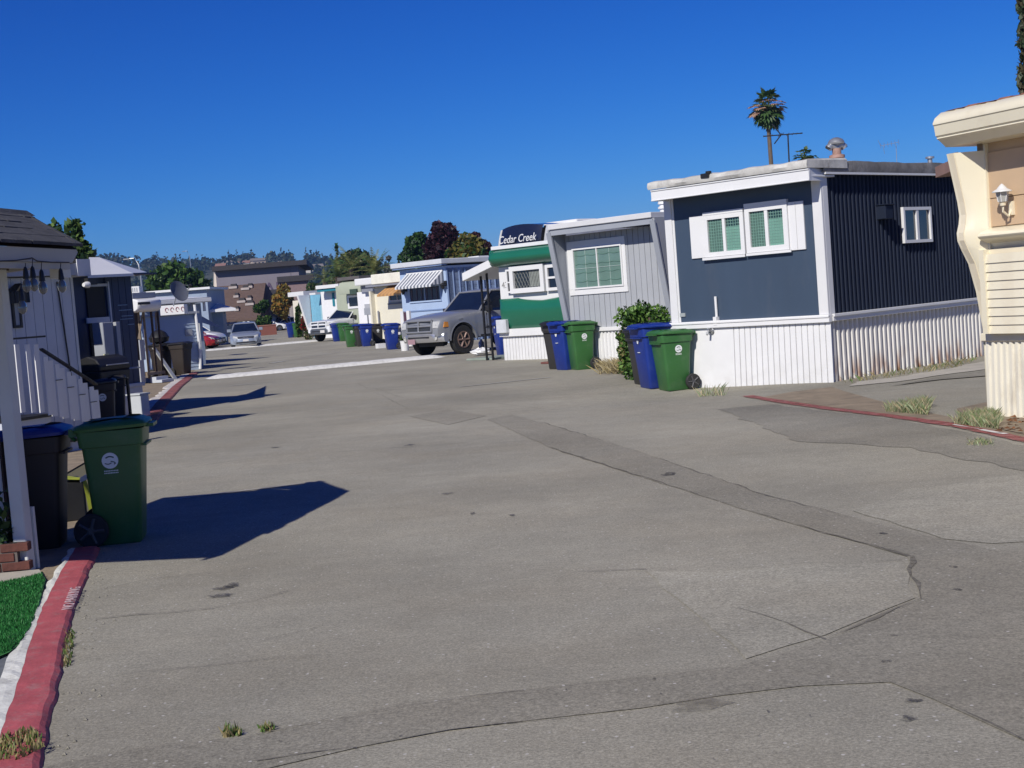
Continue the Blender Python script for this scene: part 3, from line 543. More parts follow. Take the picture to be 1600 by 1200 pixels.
# palms
def frond(mb, base, a, el, L_, droop, wd, nl=14, mi=0, rg=random):
    pts = []; d = Vector((math.cos(a)*math.cos(el), math.sin(a)*math.cos(el), math.sin(el))); p = Vector(base); st = L_/nl
    for i in range(nl+1): pts.append(p.copy()); p = p+d*st; d = (d+Vector((0, 0, -droop/nl))).normalized()
    side = Vector((-math.sin(a), math.cos(a), 0))
    for i in range(1, nl):
        q = i/nl; l_ = wd*math.sin(math.pi*min(1, q*.85+.12)); dd = (pts[i+1]-pts[i-1]).normalized()
        for s_ in (-1, 1):
            t_ = pts[i]+side*s_*l_+dd*l_*.5+Vector((0, 0, -l_*.35*rg.uniform(.5, 1.5))); mb.add([pts[i]-dd*st*.35, pts[i]+dd*st*.35, t_], [(0, 1, 2)], mi)
    return pts
def feather_palm(px, pbase, ptop, Y, n, L_, label, seed, mats, h=None, trunkr=.3):
    b = colY(px, Y); z = atY(px, pbase, Y).z; rg = random.Random(seed); t = thing('feather_palm', (b.x, b.y, 0), 0, label, 'palm tree', 'feather palms behind the roofs')
    MB().tube([(0, 0, 0), (0, 0, z)], trunkr, 8).build('trunk', MATS['bark'], t); 
    for i in range(n):
        mb = MB(); frond(mb, (0, 0, z), i*2.4+rg.uniform(-.3, .3), rg.uniform(.1, 1.35), L_*rg.uniform(.8, 1.1), rg.uniform(.6, 1.5), L_*.16, 16, rg.randrange(2), rg); mb.build('frond', mats, t, recalc=False)
pm = [leafmat('palm_leaf', (.07, .12, .035)), leafmat('palm_yellow', (.16, .17, .05))]
feather_palm(535, 432, 0, 140, 24, 2.6, 'yellow-green feather palm behind the teal-trimmed house', 1, pm)
feather_palm(556, 420, 0, 150, 26, 3.4, 'tall feather palm with upright fronds in front of the broad tree', 2, pm, trunkr=.2)
feather_palm(592, 424, 0, 145, 22, 2.8, 'feather palm behind the white house with the orange awning', 3, pm)
feather_palm(514, 438, 0, 160, 18, 2.2, 'leftmost low feather palm above the teal fascia', 4, pm)
# tall fan palm
def fan_palm(px, pc, ptrunk, Y, crown, label, seed, ng=44, nd=44, tr=.2):
    b = colY(px, Y); z = atY(px, pc, Y).z; rg = random.Random(seed); t = thing('fan_palm', (b.x, b.y, 0), 0, label, 'palm tree')
    MB().tube([(0, 0, 0), (.05, 0, z*.5), (0, 0, z)], [tr*1.3, tr, tr*.8], 10).build('trunk', MATS['bark'], t)
    gm = [leafmat('fan_green', (.05, .10, .03)), leafmat('fan_olive', (.10, .14, .05))]; dm = [leafmat('fan_dead', (.36, .23, .16)), leafmat('fan_dead2', (.45, .30, .22))]
    def fan(mb, a, el, L_, rad, mi):
        d = Vector((math.cos(a)*math.cos(el), math.sin(a)*math.cos(el), math.sin(el))); c = Vector((0, 0, z+rg.uniform(-.25, .15)))+d*L_; sd_ = Vector((-math.sin(a), math.cos(a), 0)); u_ = d*.8+Vector((0, 0, -.35)); u_.normalize()
        mb.tube([Vector((0, 0, z)), c], [.03, .02], 4, mi, False); nb = 9
        for k in range(nb):
            an = (k/(nb-1)-.5)*3.6; dd = (u_*math.cos(an)+sd_*math.sin(an)); n_ = sd_*math.cos(an)-u_*math.sin(an); e = c+dd*rad*rg.uniform(.8, 1.1)+Vector((0, 0, -rad*.25*rg.random()))
            mb.add([c, c+dd*rad*.55+n_*rad*.16, e, c+dd*rad*.55-n_*rad*.16], [(0, 1, 2, 3)], mi)
    for i in range(ng):
        mb = MB(); fan(mb, i*2.399, rg.uniform(-.3, 1.4) if i % 3 else rg.uniform(-1.25, -.4), crown*rg.uniform(.3, .62), crown*.36, rg.randrange(2)); mb.build('frond', gm, t, recalc=False)
    for i in range(nd):
        mb = MB(); fan(mb, i*2.399+1, rg.uniform(-.35, .45) if i % 2 else rg.uniform(-1.35, -.9), crown*rg.uniform(.45, .68), crown*.28, rg.randrange(2)); mb.build('dead_frond', dm if i % 2 else gm[:1]+gm[:1], t, recalc=False)
    return t
fan_palm(1218, 168, 0, 120, 2.1, 'tall fan palm with brown dead fronds above the dark blue house', 3)
fan_palm(1272, 245, 0, 80, .9, 'small palm crown peeking over the dark blue house roof', 5, 30, 0, .15)
# cypress at the right edge
cy = colY(1645, 36); zc = atY(1600, -60, 36).z; t = thing('cypress', (cy.x, cy.y, 0), 0, 'tall dark cypress at the right edge behind the cream house', 'tree')
MB().tube([(0, 0, 0), (0, 0, zc*.9)], [.15, .05], 8).build('trunk', MATS['bark'], t)
rg2 = np.random.default_rng(4); n = 15000; q = rg2.random(n); rr = .62*np.clip(1.25-q, 0, 1)**.5*np.clip(q*8+.3, 0, 1)*rg2.uniform(.55, 1.08, n)*(1+.1*np.sin(q*60)); a = rg2.uniform(0, 6.283, n)
leafmesh('crown', np.stack([rr*np.cos(a), rr*np.sin(a), .3+q*zc], 1), .09, [leafmat('cypress_leaf', (.03, .05, .022), .1), leafmat('cypress_brown', (.06, .055, .03), .1)], t, 5, 2.0, up=2.0)
hzm = bpy.data.materials.new('haze_air'); hzm.use_nodes = True; hn = hzm.node_tree.nodes; hn.remove(hn['Principled BSDF']); pv = hn.new('ShaderNodeVolumePrincipled'); pv.inputs['Color'].default_value = (.34, .58, 1, 1); pv.inputs['Density'].default_value = .00018; pv.inputs['Anisotropy'].default_value = .2
hzm.node_tree.links.new(pv.outputs[0], hn['Material Output'].inputs['Volume'])
tag(MB().box(-2600, 2600, -80, 2600, -2.5, 110).build('haze', hzm), kind='stuff')
# ------------------------------------------------------------------ house pieces
def window(p, x0, x1, z0, z1, fw=.06, y=0, n=2, fm=None, pm_=None, grid=0, dp=.05, rail=None, gm=None):
    fm = fm or white2; pm_ = pm_ or darkglass; mb = MB(); yo = y-dp
    mb.box(x0, x1, yo, y-.001, z0, z0+fw); mb.box(x0, x1, yo, y-.001, z1-fw, z1); mb.box(x0, x0+fw, yo, y-.001, z0+fw, z1-fw); mb.box(x1-fw, x1, yo, y-.001, z0+fw, z1-fw)
    wd = (x1-x0-2*fw); mw = fw*.7
    for i in range(1, n): c = x0+fw+wd*i/n; mb.box(c-mw/2, c+mw/2, yo+.005, y-.001, z0+fw, z1-fw)
    if rail: zc = z0+(z1-z0)*rail; mb.box(x0+fw, x1-fw, yo+.007, y-.001, zc-mw/2, zc+mw/2)
    f = mb.build('window', fm, p)
    for i in range(n):
        a = x0+fw+wd*i/n+(mw/2 if i else 0); b = x0+fw+wd*(i+1)/n-(mw/2 if i < n-1 else 0)
        MB().box(a, b, y-.015, y-.002, z0+fw, z1-fw).build('pane', pm_, f)
        if pm_ is mintglass: MB().box(a+.004, b-.004, y-.019, y-.0155, z0+fw, z0+fw+(z1-z0-2*fw)*(.98 if i == 0 else .74)).build('curtain', mintc2 if i == 0 else mintc, f)
        if grid:
            g = MB(); k = max(2, int((b-a)/grid)); kz = max(2, int((z1-z0-2*fw)/grid))
            for j in range(1, k): c = a+(b-a)*j/k; g.box(c-.004, c+.004, y-.023, y-.0195, z0+fw, z1-fw)
            for j in range(1, kz): c = z0+fw+(z1-z0-2*fw)*j/kz; g.box(a, b, y-.025, y-.0235, c-.004, c+.004)
            g.build('muntin_grid', gm or fm, f)
    return f
def planks(p, name, x0, x1, zf0, zf1, y, n, m_, gap=.012, th=.02, jit=.0, vert=True, holes=()):
    "vertical boards from x0 to x1; zf0/zf1 give bottom/top at x; holes are (x0,x1,z0,z1) left open behind windows"
    wd = (x1-x0)/n
    for i in range(n):
        a = x0+i*wd+gap/2; b = x0+(i+1)*wd-gap/2; j = random.uniform(-jit, jit)
        mb = MB(); mb.hexa([(a, y-th+j, zf0(a)), (b, y-th+j, zf0(b)), (b, y, zf0(b)), (a, y, zf0(a))], [(a, y-th+j, zf1(a)), (b, y-th+j, zf1(b)), (b, y, zf1(b)), (a, y, zf1(a))]); mb.build(name, m_, p)
def flute(x0, x1, z0, z1, y, pitch, dep, yz=False, x=0, prof=None, z0f=None, flare=None):
    "corrugated sheet along x (or along y when yz) with trapezoid ribs"
    mb = MB(); rws = [[], []]; n = max(2, int(round((x1-x0)/pitch))); pr = prof or [(0, 0), (.18, 0), (.32, 1), (.68, 1), (.82, 0)]
    P_ = [(x0+(i+q)*(x1-x0)/n, d*dep) for i in range(n) for q, d in pr]+[(x1, 0)]
    for a, d in P_:
        zz = z0f(a) if z0f else z0; fl = flare(a) if flare else 0
        if yz: rws[0].append((x+d+fl, a, zz)); rws[1].append((x+d, a, z1))
        else: rws[0].append((a, y-d-fl, zz)); rws[1].append((a, y-d, z1))
    return mb.sheet(rws)
def grime(name, base, col, h, lo=.42, hi=.7, amt=.7):
    M = mat(name, base, .45, .04, 2); N = M.node_tree.nodes; L = M.node_tree.links; P = N['Principled BSDF']; src = P.inputs['Base Color'].links[0].from_socket
    tc = N.new('ShaderNodeTexCoord'); sp = N.new('ShaderNodeSeparateXYZ'); L.new(tc.outputs['Object'], sp.inputs[0]); mr = N.new('ShaderNodeMapRange'); mr.inputs[1].default_value = h; mr.inputs[2].default_value = -.05; mr.inputs[4].default_value = amt; L.new(sp.outputs[2], mr.inputs[0])
    n = N.new('ShaderNodeTexNoise'); n.inputs['Scale'].default_value = 6; n.inputs['Detail'].default_value = 8; L.new(tc.outputs['Object'], n.inputs[0]); r = N.new('ShaderNodeMapRange'); r.inputs[1].default_value = lo; r.inputs[2].default_value = hi; L.new(n.outputs[0], r.inputs[0])
    m_ = N.new('ShaderNodeMath'); m_.operation = 'MULTIPLY'; L.new(mr.outputs[0], m_.inputs[0]); L.new(r.outputs[0], m_.inputs[1]); mx = N.new('ShaderNodeMix'); mx.data_type = 'RGBA'; L.new(m_.outputs[0], mx.inputs[0]); L.new(src, mx.inputs[6]); mx.inputs[7].default_value = col+(1,); L.new(mx.outputs[2], P.inputs['Base Color']); return M
skw = grime('white_skirt_paint', (.70, .70, .70), (.34, .31, .27), .45, amt=.2)
# ================================================================== dark blue house
F = Fr(G(1303, 597), RU); H = frthing('mobile_home', F, 'dark navy mobile home with white shuttered windows and white fluted skirt', 'mobile home')
xL = F.px(1045, 420)[0]; zb0, zb1 = F.px(1301, 501)[1], F.px(1301, 491)[1]; zE = F.px(1290, 264)[1]; D = 13.0
zroofL = F.px(1045, 300)[1]
MB().box(xL+.02, -.12, .02, D, zb1-.02, zE-.02).build('wall', navy, H)
wl = MB().box(xL+.16, -.16, 0, .019, zb1, zE-.03).build('wall', navy, H)
mb = MB(); mb.box(xL, xL+.15, -.03, .1, zb1, zE-.02); mb.box(xL+.15, xL+.19, -.012, .05, zb1, zE-.02); mb.build('corner_trim', white, H, bevel=.006)
mb = MB(); mb.box(-.17, 0, -.03, .02, zb1, zE-.02); mb.box(-.04, .0, .021, .16, zb1, zE-.02); mb.build('corner_trim', white, H, bevel=.006)
# side wall: corrugated sheets
mb = flute(.16, D, zb1, zE-.06, 0, .115, .028, True, -.045); mb.build('side_wall', navy_shade_side, H, recalc=False)
mb = flute(.05, D, -.02, zb0, 0, .135, .045, True, -.06); skm = mat('rusty_white_skirt', (.66, .64, .60), .5, .06, 2); 
M_ = skm; N_ = M_.node_tree.nodes; L_ = M_.node_tree.links; P_ = N_['Principled BSDF']; src = P_.inputs['Base Color'].links[0].from_socket
tc = N_.new('ShaderNodeTexCoord'); sp = N_.new('ShaderNodeSeparateXYZ'); L_.new(tc.outputs['Object'], sp.inputs[0]); mr = N_.new('ShaderNodeMapRange'); mr.inputs[1].default_value = .42; mr.inputs[2].default_value = 0.0; L_.new(sp.outputs[2], mr.inputs[0])
nn = N_.new('ShaderNodeTexNoise'); nn.inputs['Scale'].default_value = 5; nn.inputs['Detail'].default_value = 8; mpp = N_.new('ShaderNodeMapping'); mpp.inputs['Scale'].default_value = (1, 1.6, .35); L_.new(tc.outputs['Object'], mpp.inputs[0]); L_.new(mpp.outputs[0], nn.inputs[0])
r3 = N_.new('ShaderNodeMapRange'); r3.inputs[1].default_value = .46; r3.inputs[2].default_value = .62; L_.new(nn.outputs[0], r3.inputs[0]); mm = N_.new('ShaderNodeMath'); mm.operation = 'MULTIPLY'; L_.new(mr.outputs[0], mm.inputs[0]); L_.new(r3.outputs[0], mm.inputs[1])
mx = N_.new('ShaderNodeMix'); mx.data_type = 'RGBA'; L_.new(mm.outputs[0], mx.inputs[0]); L_.new(src, mx.inputs[6]); mx.inputs[7].default_value = (.24, .10, .04, 1); L_.new(mx.outputs[2], P_.inputs['Base Color'])
mb.build('side_skirt', skm, H, recalc=False)
# belts
mb = MB(); mb.box(xL-.02, .03, -.075, .02, zb0-.02, zb1); mb.box(xL-.02, .03, -.09, -.04, zb1-.045, zb1-.01); mb.build('belt', white2, H, bevel=.006)
mb = MB(); mb.box(-.02, .045, .03, D, zb0-.01, zb1-.01); mb.box(.02, .07, .03, D, zb1-.04, zb1+.005); mb.build('belt', white, H, bevel=.005)
# front skirt panels, flared a little at the foot on the left
mb = flute(F.px(1150, 560)[0], .02, -.1, zb0-.01, -.02, .11, -.03, prof=[(0, 0), (.04, 1), (.13, 1), (.17, 0)], flare=lambda a: .02+.05*(a/xL)); mb.build('skirt', skw, H, recalc=False)
MB().add([(xL-.02, -.02, zb0-.01), (F.px(1150, 560)[0]-.002, -.02, zb0-.01), (F.px(1150, 560)[0]-.002, -.055, -.12), (xL-.02, -.08, -.12)], [(0, 1, 2, 3)]).build('skirt', skw, H, recalc=False)
MB().box(xL, -.01, .0, .05, -.1, zb0).build('skirt_frame', white, H)
# roof: soffit, fascia, weathered edge
ov = .42; xa = F.px(1017, 305, -ov)[0]; xb = F.px(1264, 275, -ov)[0]; zf0, zf1 = F.px(1264, 282, -ov)[1], F.px(1264, 262, -ov)[1]; zt1 = F.px(1264, 248, -ov)[1]
mb = MB(); mb.box(xa, xb, -ov, -ov+.04, zf0, zf1); mb.box(xa, xb, -ov-.015, -ov-.001, zf1-.03, zf1-.005); mb.box(xa, xb, -ov-.012, -.001+-ov, zf0, zf0+.02)
mb.box(xa+.01, xb-.01, -ov+.041, .3, zf0+.06, zf0+.09); mb.box(xa, xa+.04, -ov+.041, .6, zf0, zf1)
mb.xy([(xb, -ov), (.03, -.05), (.03, .02), (xb-.06, -ov+.05)], zf0, zf1); mb.build('fascia', white2, H, bevel=.005)
weather = mat('weathered_roof_edge', (.50, .49, .46), .8, .2, 3, bump=.7, bscale=9, dirt=(.14, .13, .12), dirtamt=.8, dscale=2.6)
rws = []
for i in range(40):
    x = xa-.03+(xb-xa+.03)*i/39; k = .005*math.sin(i*1.3)+.006*math.sin(i*.53)
    rws.append([(x, -ov-.03, zf1+.002), (x, -ov-.05+k, zf1+.05), (x, -ov-.03, zt1-.02+k), (x, -ov+.05, zt1+k), (x, .6, zt1+.03)])
mb = MB(); mb.sheet(rws); mb.add(rws[0], [tuple(range(5))]); mb.hexa([(xb, -ov-.03, zf1+.002), (.1, -.06, zf1+.002), (.1, .6, zf1+.002), (xb, .6, zf1+.002)], [(xb, -ov-.03, zt1), (.1, -.06, zt1-.01), (.1, .6, zt1), (xb, .6, zt1+.03)])
mb.build('roof_edge', weather, H, smooth=True)
mb = MB()
rg = random.Random(2); rws = []
for i in range(60):
    y = -.05+i*(D+.1)/59; k = rg.uniform(-.012, .012); rws.append([(.0, y, zE-.04), (.075, y, zE-.035), (.085, y, zE+.0), (.075+k, y, zE+.13+k), (-.2, y, zE+.16+k)])
mb.sheet(rws); mb.build('roof_edge', mat('dark_weathered_edge', (.20, .19, .18), .85, .35, 3, bump=.6, bscale=9, dirt=(.45, .44, .42), dirtamt=.6), H, smooth=True)
MB().box(.02, .088, 0, D, zE-.075, zE-.042).build('drip_edge', white, H)
MB().box(xa, .0, .0, D, zE-.01, zE+.12).build('roof', weather, H)
c = F.px(1103, 273, -ov-.02); mb = MB(); mb.box(c[0]-.08, c[0]+.08, -ov-.07, -ov+.1, c[1]-.05, c[1]+.02); mb.lathe([(.03, 0), (.05, .02), (.05, .05)], (c[0]+.06, -ov-.03, c[1]+.0), 10); mb.build('roof_lamp', blackp, H, bevel=.008)
# windows with panels either side
wx = [F.px(a, 365, -.05)[0] for a in (1077, 1100, 1163, 1165, 1232, 1256)]
za, zb = F.px(1160, 331, -.05)[1], F.px(1160, 402, -.05)[1]
shutter = white2
MB().box(wx[0], wx[1]+.0, -.03, .0, F.px(1088, 404)[1], F.px(1088, 338)[1]).build('shutter', shutter, H, bevel=.004)
sr = MB(); sr.box(wx[4], wx[5], -.03, .0, F.px(1243, 391)[1], F.px(1243, 315)[1]); sr.build('shutter', shutter, H, bevel=.004)
MB().box((wx[4]+wx[5])/2-.002, (wx[4]+wx[5])/2+.004, -.034, -.0305, F.px(1243, 391)[1]+.01, F.px(1243, 315)[1]-.01).build('shutter_seam', mat('seam_grey', (.4, .4, .4)), H)
zlo, zhi = F.px(1130, 400)[1], F.px(1130, 334)[1]
window(H, wx[1]+.002, wx[2]-.004, zlo, zhi, .075, 0, 2, white2, mintglass, .045, .055, gm=mat('mint_grid', (.16, .30, .25)))
zlo2, zhi2 = F.px(1197, 393)[1], F.px(1197, 320)[1]
window(H, wx[3]+.002, wx[4]-.003, zlo2, zhi2, .085, 0, 2, white2, mintglass, .045, .055, gm=MATS['mint_grid'])
mb = MB(); mb.box(wx[1]-.05, wx[2]+.0, -.075, -.056, zlo-.045, zlo-.005); mb.box(wx[3], wx[4]+.04, -.075, -.056, zlo2-.045, zlo2-.005); mb.box(wx[1], wx[2], -.06, -.001, zhi+.001, zhi+.05); mb.box(wx[3], wx[4], -.06, -.001, zhi2+.001, zhi2+.05); mb.build('window_sill', white2, H)
# pipe, plate, tap
a = F.px(1120, 463); b = F.px(1122, 508); mb = MB(); mb.tube([(a[0], -.04, a[1]), (a[0], -.04, b[1]-.02)], .022, 8); mb.box(a[0]-.05, a[0]+.02, -.08, -.001, b[1], b[1]+.14); mb.build('conduit', white2, H)
a = F.px(1067, 492); MB().box(a[0]-.05, a[0]+.06, -.02, .0, a[1]-.03, a[1]+.03).build('number_plate_blank', mat('grey_plate', (.3, .33, .33)), H)
a = F.px(1108, 520, -.1); mb = MB(); mb.tube([(a[0], 0, a[1]+.03), (a[0], -.12, a[1]+.03), (a[0], -.16, a[1]-.03)], .02, 8); mb.lathe([(.035, 0), (.035, .015)], (a[0], -.12, a[1]+.06), 10); mb.lathe([(.05, 0), (.06, .01), (.03, .02)], (a[0], -.06, a[1]+.03), 10, axis='y'); mb.build('tap', steel, H, smooth=True)
# side window, vent box
def sidewin(fr, H, pts, x, n=2, pane=darkglass, name='window'):
    (y0, z1), (y1, z0) = fr.pxs(*pts[0], x), fr.pxs(*pts[1], x); f = MB(); fw = .05
    f.box(x, x+.05, y0, y1, z0, z0+fw); f.box(x, x+.05, y0, y1, z1-fw, z1); f.box(x, x+.05, y0, y0+fw, z0+fw, z1-fw); f.box(x, x+.05, y1-fw, y1, z0+fw, z1-fw); c = (y0+y1)/2; f.box(x, x+.045, c-.035, c+.035, z0+fw, z1-fw)
    w_ = f.build(name, white, H); 
    for a, b in ((y0+fw, c-.035), (c+.035, y1-fw)): MB().box(x-.01, x+.015, a, b, z0+fw, z1-fw).build('pane', pane, w_)
sidewin(F, H, [(1407, 324), (1454, 378)], -.015)
y_, z_ = F.pxs(1382, 332, .05); mb = MB(); mb.box(-.03, .14, y_-.12, y_+.12, z_-.11, z_+.11); mb.box(-.03, .17, y_-.14, y_+.14, z_+.111, z_+.13); mb.build('vent_box', navy_shade_side, H, bevel=.01)
# roof vents and aerials
def rooftop(px, py, Y): p = atY(px, py, Y)-F.O; return p.dot(F.u), p.dot(F.v), p.z
x_, y_, z_ = rooftop(1308, 247, 25.5)
mb = MB(); mb.lathe([(.11, -.3), (.11, -.02), (.14, .0), (.14, .05), (.08, .07), (.08, .17)], (x_, y_, z_), 14); vt = mb.build('roof_vent', mat('rust_flashing', (.33, .2, .16), .7, .3, 9), H, smooth=True)
for a in (-1, 1):
    mb = MB(); c_ = Vector((x_, y_, z_+.17)); d_ = Vector((1, .2, 0)).normalized(); d_ = Vector((d_.x*F.u.x+d_.y*F.u.y, -d_.x*F.u.y+d_.y*F.u.x, 0))*a
    mb.tube([c_, c_+d_*.05+Vector((0, 0, .05)), c_+d_*.11+Vector((0, 0, .06)), c_+d_*.155+Vector((0, 0, .01))], [.065, .065, .065, .07], 12); mb.tube([c_+d_*.156+Vector((0, 0, .008)), c_+d_*.158+Vector((0, 0, .004))], .06, 12, 1); mb.build('vent_cowl', [steel, blackp], vt, smooth=True)
mb = MB(); mb.lathe([(.05, .17), (.06, .24), (.14, .25), (.15, .28), (.12, .33), (.05, .365), (.01, .37)], (x_, y_, z_), 16); mb.build('vent_cap', steel, vt, smooth=True)
x_, y_, z_ = rooftop(1453, 250, 30); mb = MB(); mb.lathe([(.05, -.2), (.05, .03), (.09, .03), (.09, .07), (.02, .08)], (x_, y_, z_), 12); mb.build('roof_vent', steel, H, smooth=True)
def aerial(px0, py0, py1, Y, els, boom, m_, w0=.015):
    b = atY(px0, py0, Y); t_ = atY(px0-1, py1, Y); o = thing('tv_aerial', (b.x, b.y, b.z-.6), 0, *els)
    h = t_.z-b.z+.6; MB().tube([(0, 0, 0), (t_.x-b.x, 0, h)], w0, 6).build('mast', m_, o)
    p0 = atY(boom[0], boom[1], Y); p1 = atY(boom[2], boom[3], Y); p0 -= o.location; p1 -= o.location; MB().tube([p0, p1], w0*.8, 6).build('boom', m_, o)
    return o, p0, p1
o, p0, p1 = aerial(1232, 252, 209, 27, ('tall rooftop television aerial with long crossbar by the palm trunk', 'aerial'), (1193, 213, 1254, 208), blackp)
mb = MB()
for q, l_ in ((0, .12), (.2, .2), (.42, .3), (.46, .33), (.62, .22), (.75, .16), (.85, .14), (.97, .12)):
    c = p0.lerp(p1, q); mb.tube([c+Vector((-.02, -l_, .0)), c+Vector((.02, l_, .0))], .007, 4)
c = p0.lerp(p1, .45); mb.tube([c, c+Vector((-.16, 0, .22))], .012, 5); mb.tube([c, c+Vector((-.14, 0, -.16))], .012, 5)
mb.build('elements', blackp, o)
o, p0, p1 = aerial(1401, 250, 226, 60, ('thin faint television aerial over the middle of the navy side wall', 'aerial'), (1376, 228, 1404, 222), steel, .012)
mb = MB()
for q in (0, .2, .4, .6, .8, 1): c = p0.lerp(p1, q); mb.tube([c+Vector((-.05, -.2, -.12)), c+Vector((.05, .2, .12))], .008, 4)
mb.tube([p0, p0+Vector((-.1, 0, .25))], .008, 4); mb.tube([p0+Vector((.1, 0, 0)), p0+Vector((.15, 0, -.35))], .008, 4); mb.build('elements', steel, o)
# ================================================================== cream house on the right
F = Fr(G(1541, 651), (.41, -.912)); H = frthing('mobile_home', F, 'cream mobile home with rounded eaves, tan boards and a coach lantern', 'mobile home')
beige = mat('beige_enamel', (.74, .68, .52), .35, .04, 1.5, coat=.2, dirt=(.45, .36, .24), dirtamt=.3, dscale=3); beige2 = mat('cream_trim', (.72, .64, .48), .45, .05, 2); tan = mat('tan_board', (.52, .37, .235), .6, .05, 2, dirt=(.45, .3, .2), dirtamt=.3); wide = 4.0
q = lambda px, py: F.pxs(px, py, 0)
top = q(1463, 184); sil = [q(1484, 240), q(1493, 280), q(1501, 316), q(1504, 336), q(1503, 350), q(1500, 364), q(1501, 376), q(1507, 390), q(1518, 412), q(1530, 455), q(1541, 515)]
zsk = q(1541, 520)[1]
mb = MB(); MBx = sil+[(sil[-1][0]+.35, sil[-1][1]), (.9, sil[-1][1]), (.9, sil[0][1])]; mb.ext(MBx, lambda p, q_, t: (t, p, q_), -.02, .05); mb.build('end_wall', beige2, H)
mb = MB(); zA_, zB_ = sil[0][1], sil[-1][1]; yi = lambda z: (.0 if z > 2.0 else .0+.10*(2.0-z)/(2.0-zB_)); rws = [[(-.05, y, z), (.06, y+.01, z), (.13, y*.55+yi(z)*.45, z), (.2, yi(z)-.01, z)] for y, z in sil]; mb.sheet(rws); mb.sheet([[(-.05, y, z), (-.05, y+.16, z+.02)] for y, z in sil]); mb.build('corner_trim', beige, H, smooth=True)
# eaves: rounded roll
e0 = top; e1 = q(1468, 216); e2 = q(1484, 229); yo = e0[0]; 
prof = [(1.2, e0[1]+.10), (yo+.35, e0[1]+.09), (yo+.12, e0[1]+.06), (yo+.03, e0[1]+.0), (yo, e0[1]-.05), (yo+.0, e0[1]-.07), (yo+.012, e0[1]-.08), (e1[0]+.0, e1[1]+.03), (e1[0]+.02, e1[1]+.015), (e1[0]+.015, e1[1]), (e1[0]+.06, e1[1]-.03), (e2[0], e2[1]), (1.2, e2[1])]
mb = MB(); mb.yz(prof, -.06, wide); mb.build('eaves', beige, H, smooth=True)
mb = MB(); rg = random.Random(4)
for i in range(26):
    x = -.0+i*.15; mb.hexa([(x, yo+.12, e0[1]+.063), (x+.16, yo+.12+rg.uniform(-.04, .04), e0[1]+.063), (x+.16, 1.1, e0[1]+.105), (x, 1.1, e0[1]+.105)], [(x, yo+.16, e0[1]+.072+rg.uniform(0, .015)), (x+.16, yo+.16, e0[1]+.072+rg.uniform(0, .012)), (x+.16, 1.1, e0[1]+.12), (x, 1.1, e0[1]+.14)])
mb.build('roof_coating', mat('rust_brown_coating', (.23, .10, .06), .9, .35, 8, bump=.8), H)
# wall boards
yw = F.pxs(1513, 300, .2)[0]+.27

seams = [F.px(1560, a, yw)[1] for a in (235, 309, 354)]; zbr = F.px(1560, 393, yw)[1]
MB().box(.05, wide, yw+.02, 4, zbr-.02, e2[1]+.02).build('wall', tan, H)
for a, b in zip(seams, seams[1:]): MB().box(.21, wide, yw, yw+.019, b+.004, a-.004).build('board', tan, H, bevel=.003)
MB().box(.19, .215, yw-.03, yw+.02, zbr, e2[1]).build('trim', beige, H)
# belt roll
zt_, zb_ = F.px(1560, 354, yw)[1], F.px(1560, 392, yw)[1]; r_ = (zt_-zb_)/2*.85
pr = [(yw, zt_-.004)]+[(yw-.02-.16*math.sin(math.pi*k/8), zt_-.01-(zt_-zb_)*.62*k/8) for k in range(1, 9)]+[(yw-.0, zb_+.03), (yw+.02, zb_)]
mb = MB(); mb.yz(pr+[(yw+.1, zb_), (yw+.1, zt_-.004)], .2, wide); mb.build('belt_roll', beige, H, smooth=True)
# lap siding planks
yl = F.pxs(1531, 450, .1)[0]; zA = F.px(1560, 396, yl)[1]; n = 9; 
MB().box(.12, wide, yl+.06, 4, zsk, zA+.05).build('wall', beige2, H)
pl = None
for i in range(n):
    z0 = zsk+(zA-zsk)*i/n; z1 = zsk+(zA-zsk)*(i+1)/n
    if pl is None: pl = MB().yz([(yl, 0), (yl+.016, z1-z0), (yl+.05, z1-z0), (yl+.05, .0)], .2, wide).build('siding_plank', beige, H); pl.location.z = z0
    else: inst(pl, (0, 0, z0), parent=H)
MB().box(.13, .2, yl-.02, yl+.06, zsk, zA+.05).build('trim', beige, H)
MB().box(-.02, wide, sil[-1][0]-.03, sil[-1][0]+.4, zsk-.0, zsk+.035).build('ledge', mat('grey_ledge', (.3, .27, .24), .8, .2, 6), H)
MB().box(-.03, wide, sil[-1][0]-.06, sil[-1][0]-.02, zsk-.09, zsk-.001).build('skirt_rail', beige, H, bevel=.01)
ys = sil[-1][0]-.02; mb = flute(.0, wide, -.03, zsk-.09, ys, .085, .022, flare=lambda a: .03); mb.build('skirt', mat('cream_skirt', (.70, .66, .55), .55, .06, 2, dirt=(.3, .24, .17), dirtamt=.6, dscale=2, stretch=(2, 2, .6)), H, recalc=False)
mb = flute(ys, 4, -.03, zsk-.05, 0, .085, .02, True, -.03); mb.X = None; mb.build('side_skirt', MATS['cream_skirt'], H, recalc=False)
